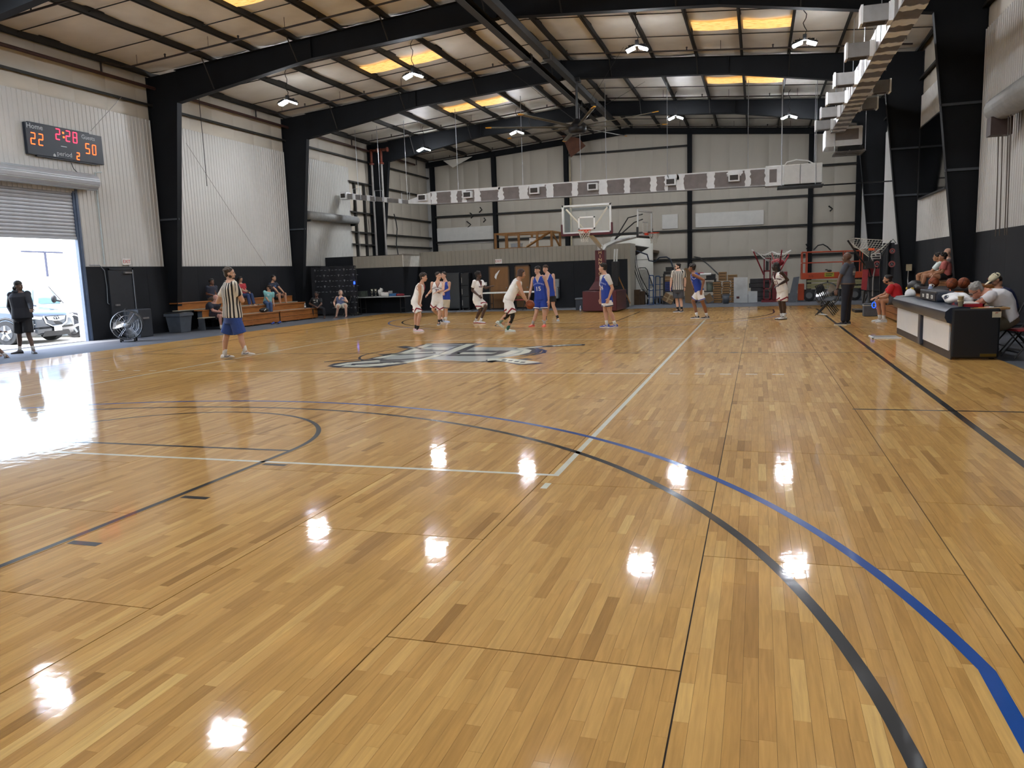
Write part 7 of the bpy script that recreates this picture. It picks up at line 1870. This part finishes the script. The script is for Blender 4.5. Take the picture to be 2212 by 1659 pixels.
            sl = MB(); sl.loft([[F(u * 1.02, x * (h_ + .004), z_) for x, z_ in ((-1, .0), (-1, .022), (1, .022), (1, .0))] for u, h_, z in prof_]); sl.obj('sole', cloth(shoes[1] if isinstance(shoes, tuple) else 'd0d0cc', .5), so)
            if isinstance(shoes, tuple) and len(shoes) > 2:
                for q in (-1, 1): z_ = MB(); z_.path([F(-.03, q * .042, .045), F(.03, q * .044, .035), F(.09, q * .049, .052)], .006 * k, 5); z_.obj('side_mark', cloth(shoes[2]), so)
    return out
def glasses(o, m=None):
    hd, me = o['hd'], o['me']; b = MB()
    for q in (-1, 1):
        b.path([hd(q * .033 + .022 * math.cos(a), .090, .0 + .016 * math.sin(a)) for a in [2 * pi * i / 12 for i in range(12)]], .0035, 4, closed=True); b.path([hd(q * .055, .088, .005), hd(q * .08, .0, .0)], .0035, 4)
    b.path([hd(-.011, .092, .004), hd(.011, .092, .004)], .0035, 4); b.obj('glasses', M_BLACKM, me)
def beard(o, col):
    b = MB(); hb = o['hb']; hb(b, (0, .040, -.084), (.041, .044, .031)); hb(b, (0, .078, -.048), (.03, .014, .008))
    for q in (-1, 1): hb(b, (q * .052, .012, -.055), (.012, .036, .032))
    x = b.obj('beard', hairm(col), o['me'], True, loc=o['H']); REM.append((x, .009, 1))
def watch(o, s):
    W, me = o['W'][s], o['me']; b = MB(); b.ball(W, (.034, .034, .022), 10, 6); b.obj('wristband', M_BLACKM, me, True)
cP, c3, cB, cL, c24, cR, c21, cC, cY, cT, cD = (860, 550, .17179), (380, 540, .18987), (400, 570, .13562), (640, 570, .09946), (1140, 420, .19292), (1360, 520, .09946), (1540, 520, .11754), (1780, 500, .12057), (1880, 540, .08439), (1980, 600, .12058), (0, 590, .12055)
WHITE, BLUE, MRN = 'ececea', '1f3f9c', '8a1c30'
tw = dict(neck=MRN, hem=(MRN, .10)); tb_ = dict(neck='d9d9d6')
# referee in the foreground
a = math.radians(35)
o = person('referee in a striped shirt and blue shorts seen from behind at the sideline', c3, dict(H=(612, 268), N=(622, 362), C=(645, 745), Re=(755, 575, -.02), Rw=(690, 545, .30), Le=(478, 590, .08), Lw=(580, 560, .36), Rk=(735, 965), Ra=(790, 1150), Lk=(580, 965, .05), La=(552, 1185, .0)), az=35, haz=62, Y0=-1.15, foot=None, k=1.06, w=1.24, sk='c49a80', hair=('short', '3a2c20'),
       top=('tee', stripes('referee stripes', azv(125), .052), -.06), bottom=('shorts', '2a4a92', .92), toe=(82, 25), shoes=('d6d6d4', 'b8a890', '2a3050'), vox=.008)
beard(o, '3a281c')
# players
person('curly-haired player in white leaning forward, leftmost of the players', cP, dict(H=(322, 288), N=(296, 362), C=(226, 585), Re=(276, 500, -.12), Rw=(258, 618, -.12), Le=(290, 500, .3), Lw=(280, 610, .3), Rk=(272, 760, -.1), Ra=(242, 915, -.05), Lk=(228, 750, .15), La=(222, 900, .2)), az=80, haz=82, foot=(250, 966), k=1.0, sk='c49880', hair=('curly', '2c211b'), top=('jersey', WHITE, -.08), bottom=('shorts', WHITE, .80), trims=tw, socks='1a1a1c', shoes=('d8bcc8', 'd8d8d8'), toe=(85, 70), pitch=-8, num=None)
person('dark-haired player in white jersey number 72 crossing his arm', cP, dict(H=(508, 268), N=(498, 342), C=(492, 575), Re=(420, 450, -.05), Rw=(380, 490, -.1), Le=(568, 440, -.08), Lw=(490, 470, -.22), Rk=(440, 690, -.05), Ra=(530, 780, .35), Lk=(524, 730, -.05), La=(513, 845)), az=160, haz=115, foot=(512, 884), k=1.0, sk='cfa790', hair=('short', '2a1d18'), top=('jersey', WHITE, -.08), bottom=('shorts', WHITE, .82), trims=tw, socks='1a1a1c', shoes=('26262a', 'd8d8d4'), toe=(130, 165), lifted='R', num=[('72', .16, .50, 1, '5c2040'), ('WEST COAST', .058, .70, 1, '3a2050')])
person('player in blue jersey and cream shorts directly behind number 72', cP, dict(H=(572, 262), N=(592, 335), C=(592, 560), Re=(545, 450, -.05), Rw=(560, 480, -.2), Le=(640, 435, -.05), Lw=(575, 470, -.2), Rk=(565, 690, .05), Ra=(562, 790, .3), Lk=(602, 690), La=(600, 805)), az=195, haz=200, foot=(615, 852), k=.98, sk='c9a08a', hair=('short', '2a1f18'), top=('jersey', BLUE, -.02), bottom=('shorts', 'c9c2b0', .85), trims=dict(neck='d9d9d6', hem=('1c2648', 0)), shoes=('b8c8e8', 'd0d8e8'), toe=(190, 120))
person('dark-skinned player in a white short-sleeved jersey reaching out an arm', cP, dict(H=(1012, 258), N=(1008, 322), C=(1000, 560), Re=(932, 450, -.15), Rw=(1012, 515, -.25), Le=(1098, 422, .05), Lw=(1160, 402, .0), Rk=(1040, 690, -.05), Ra=(972, 790, .1), Lk=(1105, 655, -.05), La=(1035, 800, -.05)), az=115, haz=85, foot=(1040, 862), k=.97, sk='4a3226', hair=('curly', '120e0c'), top=('tee', WHITE, -.08), bottom=('shorts', WHITE, .85), trims=tw, shoes=('e0e0e0', '8a1c30'), toe=(70, 105), hand_curl=.15, num=[('WEST', .07, .66, 1, '3a2050')])
odr = person('player in white with black leggings dribbling the ball, back turned', cP, dict(H=(1552, 240), N=(1518, 312), C=(1394, 555), Re=(1560, 478, -.18), Rw=(1612, 568, -.12), Le=(1490, 450, .3), Lw=(1560, 520, .42), Rk=(1440, 765, -.08), Ra=(1378, 915, -.05), Lk=(1388, 750, .12), La=(1278, 845, .1)), az=62, haz=66, foot=(1400, 970), k=1.06, sk='c09478', hair=('bob', '3c2418'), top=('jersey', WHITE, -.05), bottom=('shorts', WHITE, .86), trims=dict(neck=WHITE, hem=(MRN, .10), tights='141416'), socks=('2f6a58', '7a9484'), shoes=('c6d4cc', 'd4d8d0'), toe=(75, 55), lifted='L', pitch=-12, num=[('3', .2, .70, -1, '2a2048')])
person('player in blue jersey number 15 and blue shorts facing the camera', cP, dict(H=(1750, 198), N=(1766, 268), C=(1792, 535), Re=(1672, 420), Rw=(1650, 525, -.08), Le=(1886, 430), Lw=(1892, 570, -.05), Rk=(1738, 735, -.06), Ra=(1690, 850), Lk=(1838, 735, -.06), La=(1838, 850)), az=186, haz=200, foot=(1765, 906), k=1.0, sk='c9a08a', hair=('fringe', '15100e'), top=('jersey', BLUE, -.14), bottom=('shorts', BLUE, .72), trims=dict(neck='d9d9d6', hem=('d9d9d6', 0)), socks='a8a8a8', shoes=('e0604e', 'e88070'), toe=(196, 178), num=[('15', .17, .40, 1, 'd9d9d6'), ('WOLVERINES', .055, .66, 1, '9aa4d8')])
person('player in blue jersey and black shorts half hidden behind number 15', cP, dict(H=(1850, 180), N=(1880, 245), C=(1908, 510), Re=(1850, 400, .1), Rw=(1850, 500, .1), Le=(1962, 395), Lw=(1974, 480), Rk=(1885, 650, .05), Ra=(1850, 780, .3), Lk=(1950, 640), La=(2010, 775)), az=176, haz=190, foot=(2018, 834), k=1.0, sk='c9a08a', hair=('fringe', '3a281c'), top=('jersey', BLUE, -.06), bottom=('shorts', '17181c', .62), trims=tb_, socks='1a1a1c', shoes=('7a828a', 'c0c4c8'), toe=(190, 165))
person('player in blue jersey number 24 over a white shirt, hands low', c24, dict(H=(838, 822), N=(862, 898), C=(888, 1180), Re=(822, 1070, .2), Rw=(814, 1165, .2), Le=(948, 1050, -.12), Lw=(908, 1160, -.18), Rk=(868, 1312, .1), Ra=(886, 1440, .08), Lk=(920, 1312, -.05), La=(978, 1425, .02)), az=235, haz=272, foot=(870, 1490), k=1.04, sk='c49880', hair=('short', '15100e'), top=('jersey', BLUE, -.12), bottom=('shorts', WHITE, .52), sleeve2='d9d9d6', trims=dict(neck='d9d9d6', hem=('1c2648', 0)), shoes=('2a3f9a', 'd8d8d8', 'd8d8d8'), toe=(262, 240), num=[('24', .17, .50, 1, 'd9d9d6'), ('WOLVERINES', .055, .70, 1, '9aa4d8')])
person('brown-skinned player in blue jersey and white shorts crouching at right', cR, dict(H=(1350, 592), N=(1392, 694), C=(1512, 1075), Re=(1360, 900, .25), Rw=(1400, 1010, .2), Le=(1612, 850, -.15), Lw=(1566, 1070, -.2), Rk=(1375, 1310, .2), Ra=(1465, 1580, .1), Lk=(1590, 1350, -.1), La=(1680, 1600)), az=275, haz=277, foot=(1690, 1690), k=1.0, sk='8a5a3c', hair=('curly', '1c1512'), top=('jersey', BLUE, -.06), bottom=('shorts', WHITE, .78), trims=dict(neck='d9d9d6', hem=('24379a', 0)), shoes=('1c1d22', 'd8d8d8', 'b8b8c0'), toe=(265, 245), num=[('0', .17, .45, 1, 'd9d9d6'), ('WOLVERINES', .05, .66, 1, '9aa4d8')])
o = person('bearded referee with glasses in striped shirt and grey shorts', cR, dict(H=(1042, 562), N=(1058, 645), C=(1055, 1040), Re=(905, 860), Rw=(890, 1010), Le=(1205, 860), Lw=(1200, 1010), Rk=(1025, 1285), Ra=(1048, 1450), Lk=(1112, 1285), La=(1135, 1450)), az=188, haz=245, foot=(1045, 1548), k=1.0, w=1.12, sk='cfa790', hair=('short', '1c1614'), top=('tee', stripes('far referee stripes', azv(98), .055), -.06), bottom=('shorts', '40434a', .84), socks='1a1a1c', shoes=('1c1d20', 'd8d8d8'), toe=(225, 195)); glasses(o); beard(o, '2a1a14'); watch(o, 'L')
person('dark-skinned player in white jersey number 21 with long dreadlocks', c21, dict(H=(1150, 478), N=(1180, 575), C=(1275, 900), Re=(1095, 790, .1), Rw=(1060, 870, .0), Le=(1375, 720, -.05), Lw=(1200, 815, -.28), Rk=(1235, 1140, .0), Ra=(1268, 1380, .1), Lk=(1300, 1140, -.05), La=(1312, 1400)), az=232, haz=262, foot=(1310, 1446), k=1.0, sk='3a261e', hair=('dread', '120e0c'), top=('jersey', WHITE, -.10), bottom=('shorts', WHITE, .85), trims=tw, shoes=('d4d4d2', '202024'), toe=(255, 232), num=[('21', .16, .46, 1, '5c2030'), ('WEST COAST', .058, .67, 1, '4a2040')])
o = person('bald coach in grey shirt and navy trousers standing at the sideline', cC, dict(H=(408, 470), N=(440, 572), C=(425, 935), Re=(480, 800, .22), Rw=(430, 960, .22), Le=(285, 830, -.12), Lw=(232, 1030, -.18), Rk=(430, 1270, .12), Ra=(420, 1590, .18), Lk=(372, 1260, -.08), La=(345, 1600, -.05)), az=292, haz=280, foot=(345, 1676), k=1.06, w=1.10, sk='5e4030', hair=('none', ''), top=('tee', '454b58', -.02), bottom=('pants', '1a1f2c', .97), socks='1a1a1c', shoes=('20222a', 'c8c0a8'), toe=(278, 285), num=[('#', (.02, 0, .24, .05), .70, -1, '6a6e74'), ('#', (.02, 0, .26, .055), .58, -1, 'b8bcc0'), ('#', (.02, 0, .25, .05), .46, -1, '7c8086')]); watch(o, 'L')
b = MB(); b.loft([o['T'].ring(q, .172, .122, .024) for q in (-.02, .03)], cap=False); b.obj('waistband', cloth('6a5444'), o['me'], True)
o = person('bearded man in a red polo and grey shorts leaning forward on the bleacher', cC, dict(H=(1135, 862), N=(1205, 945), C=(1300, 1215), Re=(1080, 1130, .18), Rw=(925, 1185, .05), Le=(1125, 1165, -.16), Lw=(975, 1190, -.15), Rk=(948, 1250, .15), Ra=(1005, 1500, .18), Lk=(1045, 1235, -.14), La=(1075, 1530, -.1)), az=282, haz=275, foot=(1060, 1622), k=1.0, w=1.12, hunch=.05, sk='b58466', hair=('short', '15110f'), top=('tee', 'c4202a', -.06), bottom=('shorts', '57585a', .62), socks='d0d0cc', shoes=('c4c8c8', 'd8d8d8', 'a0a4a8'), toe=(275, 270)); beard(o, '2a1c16'); watch(o, 'L')
# right bleacher
person('boy in a salmon shirt sitting on the right bleacher', cY, dict(H=(1845, 185), N=(1905, 292), C=(1930, 640), Re=(1760, 560, .2), Rw=(1590, 585, .2), Le=(1850, 560, -.14), Lw=(1650, 610, -.2), Rk=(1405, 660, .15), Ra=(1295, 975, .15), Lk=(1605, 690, -.12), La=(1560, 980, -.1)), az=280, haz=275, Y0=8.1, k=.92, hunch=.04, sk='a87858', hair=('curly', '17110e'), top=('tee', 'b0605a', -.04), bottom=('shorts', '1c1d20', .5), socks=None, shoes=('202226', '404040'))
person('boy in a white shirt sitting beyond the boy in salmon', cY, dict(H=(1705, 185), N=(1765, 300), C=(1800, 620), Re=(1560, 555, .15), Rw=(1390, 575, .12), Le=(1560, 570, -.1), Lw=(1330, 590, -.08), Rk=(1215, 655, .12), Ra=(1205, 985, .12), Lk=(1345, 655, -.1), La=(1280, 990, -.05)), az=276, haz=275, Y0=8.9, k=.92, hunch=.04, sk='b0805e', hair=('curly', '1c1410'), top=('tee', 'cdd8d4', -.04), bottom=('shorts', '202226', .5), socks=None, shoes=('d0d0cc', 'c0c0c0'))
person('bald man sitting behind the second right column, only his head showing', cY, dict(H=(1975, 60), N=(2010, 215), C=(2040, 590), Re=(1960, 450, .2), Rw=(1850, 560, .2), Le=(1960, 450, -.15), Lw=(1850, 560, -.15), Rk=(1700, 620, .12), Ra=(1690, 930, .12), Lk=(1720, 620, -.12), La=(1700, 930, -.1)), az=275, Y0=9.35, k=.96, sk='c49a84', hair=('none', ''), top=('tee', '6a5a58', -.04), bottom=('shorts', '202226', .6), socks=None, shoes=('303034', '808080'), vox=.013)
o = person('grey-haired man in a white tee bending over the scorers table', cT, dict(H=(1062, 235), N=(1225, 262), C=(1590, 740), Re=(1190, 440, .26), Rw=(1060, 455, .2), Le=(1190, 420, -.14), Lw=(1075, 440, -.1), Rk=(1330, 830, .14), Ra=(1330, 1170, .14), Lk=(1350, 850, -.14), La=(1370, 1200, -.12)), az=268, haz=262, Y0=-.62, k=1.06, w=1.2, hunch=.12, sk='b07860', hair=('short', '8a8884'), top=('tee', 'd6d6da', -.08), bottom=('shorts', '6a6250', .8), pitch=-38, socks='d0d0cc', shoes=('404248', '808080'))
glasses(o)
o = person('person in a navy shirt and cream cap bowed down behind the bending man', (2100, 560, .25), dict(H=(205, 180), N=(225, 255), C=(330, 430), Re=(150, 380, .2), Rw=(80, 400, .15), Le=(150, 380, -.14), Lw=(80, 400, -.14), Rk=(190, 450, .12), Ra=(190, 590, .12), Lk=(195, 450, -.12), La=(200, 590, -.12)), az=272, haz=268, Y0=1.1, k=.95, hunch=.06, sk='a8785c', hair=('short', '241a14'), top=('tee', '1a2248', -.06), bottom=('shorts', '303238', .8), pitch=-40, trims=dict(neck='d0d0cc'), socks='d0d0cc', shoes=('404248', '808080'), vox=.012)
b = MB(); hb = o['hb']; hb(b, (0, -.01, .055), (.092, .11, .075), 16, 10); cp = b.obj('cap', cloth('d2c8a8'), o['me'], True); b = MB(); hb(b, (0, .12, .05), (.07, .07, .008)); b.obj('brim', cloth('d2c8a8'), cp, True); b = MB(); hb(b, (.06, .07, .09), (.022, .022, .022), 8, 5); b.obj('emblem', cloth('5a2a2a'), cp, True)
# left bleachers
person('spectator in a dark tee resting head on hand on the top bleacher row', cB, dict(H=(425, 292), N=(418, 350), C=(430, 545), Re=(345, 480, -.12), Rw=(440, 500, -.15), Le=(490, 500, .1), Lw=(448, 345, .05), Rk=(520, 570, -.15), Ra=(540, 730, -.15), Lk=(535, 570, .15), La=(550, 720, .15)), az=110, haz=110, X0=-12.95, k=.95, hunch=.05, sk='6a4634', hair=('curly', '15100e'), top=('tee', '2a3040', -.05), bottom=('shorts', '6a5a4c', .7), socks=None, shoes=('202226', '808080'), vox=.011)
person('bald heavy man in a black tee on the lower bleacher behind the referee', cB, dict(H=(495, 548), N=(465, 620), C=(430, 810), Re=(440, 745, -.18), Rw=(545, 765, -.18), Le=(500, 740, .2), Lw=(560, 760, .15), Rk=(560, 830, -.12), Ra=(575, 1020, -.12), Lk=(580, 820, .15), La=(590, 1010, .15)), az=95, haz=80, X0=-12.3, k=1.05, w=1.3, hunch=.06, sk='b88878', hair=('bald', ''), top=('tee', '1c2230', -.06), bottom=('shorts', '2a2228', .8), socks='d0d0cc', shoes=('202226', 'd0d0d0'), vox=.011)
o = person('long-haired woman in a red shirt and jeans looking at a phone on the bleachers', cB, dict(H=(880, 248), N=(885, 318), C=(925, 490), Re=(925, 425, -.14), Rw=(985, 445, -.1), Le=(960, 420, .15), Lw=(1000, 440, .05), Rk=(1000, 500, -.1), Ra=(1030, 655, -.1), Lk=(1055, 490, .1), La=(1100, 645, .1)), az=100, haz=105, X0=-12.95, k=.92, hunch=.04, sk='b58a70', hair=('long', '15100e'), top=('tee', 'a02830', -.05), bottom=('pants', '2c3f66', .95), socks=None, shoes=('b8b0a4', '808080'), pitch=-22, vox=.011)
p = atY(400 + 1015 * .13562, 570 + 440 * .13562, o['me'].location.y - .05); tag(MB().box(p, (.09, .15, .012), M=Matrix.Rotation(.4, 3, 'Y')).obj('phone', M_BLACKM, bevel=.003), 'dark phone held by the woman in the red shirt', 'phone')
person('woman in a teal tee and jeans looking left on the bleachers', cB, dict(H=(1335, 382), N=(1335, 440), C=(1312, 608), Re=(1290, 530, -.1), Rw=(1325, 590, -.2), Le=(1395, 560, .1), Lw=(1412, 630, .05), Rk=(1310, 640, -.38), Ra=(1330, 775, -.4), Lk=(1365, 640, -.36), La=(1372, 770, -.38)), az=150, haz=258, X0=-12.35, k=.9, sk='b58a70', hair=('bun', '2a1c16'), top=('tee', '7cb4b4', -.08), bottom=('pants', '324a6e', .95), socks=None, shoes=('30323a', '808080'), vox=.011, num=[('#', (0, 0, .08, .05), .72, 1, 'c8dcd8')])
person('dark-haired man in a navy tee and shorts sitting on the top bleacher row', cB, dict(H=(1412, 228), N=(1392, 300), C=(1445, 520), Re=(1425, 395, -.16), Rw=(1485, 462, -.2), Le=(1505, 385, .12), Lw=(1572, 458, .05), Rk=(1498, 490, -.2), Ra=(1520, 640, -.2), Lk=(1592, 478, .12), La=(1608, 618, .12)), az=100, haz=95, X0=-12.9, k=1.0, hunch=.05, sk='b08468', hair=('short', '17110e'), top=('tee', '1e2638', -.05), bottom=('shorts', '22252e', .65), socks=None, shoes=None, vox=.011, num=[('#', (0, 0, .09, .06), .72, 1, '4a6a9a')])
person('woman in black with a white-patterned top on the end of the front bleacher', cL, dict(H=(440, 668), N=(440, 745), C=(440, 940), Re=(290, 865, -.05), Rw=(415, 925, -.25), Le=(545, 880, -.05), Lw=(490, 925, -.25), Rk=(335, 985, -.42), Ra=(348, 1165, -.4), Lk=(592, 985, -.42), La=(618, 1150, -.4)), az=165, haz=170, X0=-11.75, k=.95, w=1.05, sk='5a3c2e', hair=('curly', '120e0c'), top=('tee', '15161a', -.06), bottom=('pants', '14151a', .85), socks=None, shoes=None, vox=.010, num=[('#', (-.06, .03, .09, .03), .70, 1, 'b8b4a8'), ('#', (.06, .0, .03, .1), .72, 1, 'b8b4a8'), ('#', (-.04, -.06, .08, .025), .70, 1, 'b8b4a8')])
person('grey-haired woman in a blue sleeveless top and white shorts on a chair', cL, dict(H=(965, 628), N=(968, 712), C=(962, 900), Re=(822, 835), Rw=(832, 905, -.1), Le=(1108, 825, -.02), Lw=(1040, 795, -.22), Rk=(908, 925, -.42), Ra=(872, 1140, -.34), Lk=(1068, 905, -.42), La=(1088, 1140, -.34)), az=176, haz=140, foot=(960, 1165), k=.95, w=1.12, sk='c9a08a', hair=('bob', '8a8078'), top=('sleeveless', '5a6484', -.12), bottom=('shorts', 'c0bcae', .85), socks=None, shoes=('3a2c2a', '806860'), gz=-.02, vox=.010, trims=dict(neck='1c2036'), toe=(185, 172))
# by the door
o = person('person in a dark hoodie and black shorts standing in the open door', cD, dict(H=(335, 232), N=(335, 345), C=(400, 770), Re=(168, 600), Rw=(275, 815, -.1), Le=(545, 560, -.05), Lw=(560, 640, -.22), Rk=(345, 1110), Ra=(352, 1370), Lk=(512, 1110), La=(600, 1375)), az=160, haz=80, foot=(420, 1440), k=1.02, w=1.22, sk='5a4438', hair=('bun', '191614'), top=('hoodie', '191d28', -.10), bottom=('shorts', '15161c', .86), socks='b0b0ac', shoes=('2c2e34', '1c1c20'), toe=(215, 120), gz=-.02)
person('person sprawled on the floor at the left edge, only shoe and hand showing', cD, dict(H=(-760, 560), N=(-700, 700), C=(-620, 1330), Re=(-260, 1060, -.1), Rw=(30, 1045, -.1), Le=(-500, 1100, .25), Lw=(-420, 1330, .3), Rk=(-300, 1120, -.1), Ra=(120, 1490, -.1), Lk=(-260, 1130, .2), La=(10, 1480, .25)), az=90, haz=90, Y0=-.55, k=1.0, sk='6a4c3c', hair=('short', '15100e'), top=('tee', '22252e', -.06), bottom=('shorts', '22252e', .7), socks='a8a8a8', shoes=('1c1e26', '30323a'), gz=-.02)
# the ball in play
p = Vector(atY(860 + 1660 * .17179, 550 + 628 * .17179, odr['W']['R'].y)); basketball(p, 'orange basketball being dribbled beside the hand of the crouching player')
bpy.data.objects['basketball.003']['label'] = 'orange basketball in the air under the hand of the dribbling player'
# ------------------------------------------------------------------ grow the smooth surfaces in one pass
def grow():
    for o, v, s in REM:
        m = o.modifiers.new('r', 'REMESH'); m.mode = 'VOXEL'; m.voxel_size = v; m.use_smooth_shade = True
        m = o.modifiers.new('s', 'SMOOTH'); m.factor = .5; m.iterations = s
    dg = bpy.context.evaluated_depsgraph_get()
    new = [bpy.data.meshes.new_from_object(o.evaluated_get(dg)) for o, v, s in REM]
    for (o, v, s), me in zip(REM, new):
        o.modifiers.clear(); nm = o.data.name; mats = list(o.data.materials); o.data = me; me.name = nm
        if not me.materials:
            for m in mats: me.materials.append(m)
        if o.name in CUT:                             # open the V neck so the chest shows
            T, hw_, qa, qb = CUT[o.name]; bm = bmesh.new(); bm.from_mesh(me); L0 = WLOC[o.name]; kill = []
            for f_ in bm.faces:
                p_ = f_.calc_center_median() + L0; d_ = p_ - T.C; q_ = d_.dot(T.t) / T.L; u_ = abs(d_.dot(T.r)); ff = (p_ - T.at(max(0, min(1, q_)))).dot(T.f)
                if u_ < hw_ and ((ff > .015 and q_ > qb + (qa - qb) * u_ / hw_) or q_ > .985): kill.append(f_)
            bmesh.ops.delete(bm, geom=kill, context='FACES'); bm.to_mesh(me); bm.free()
grow()
finish_texts()
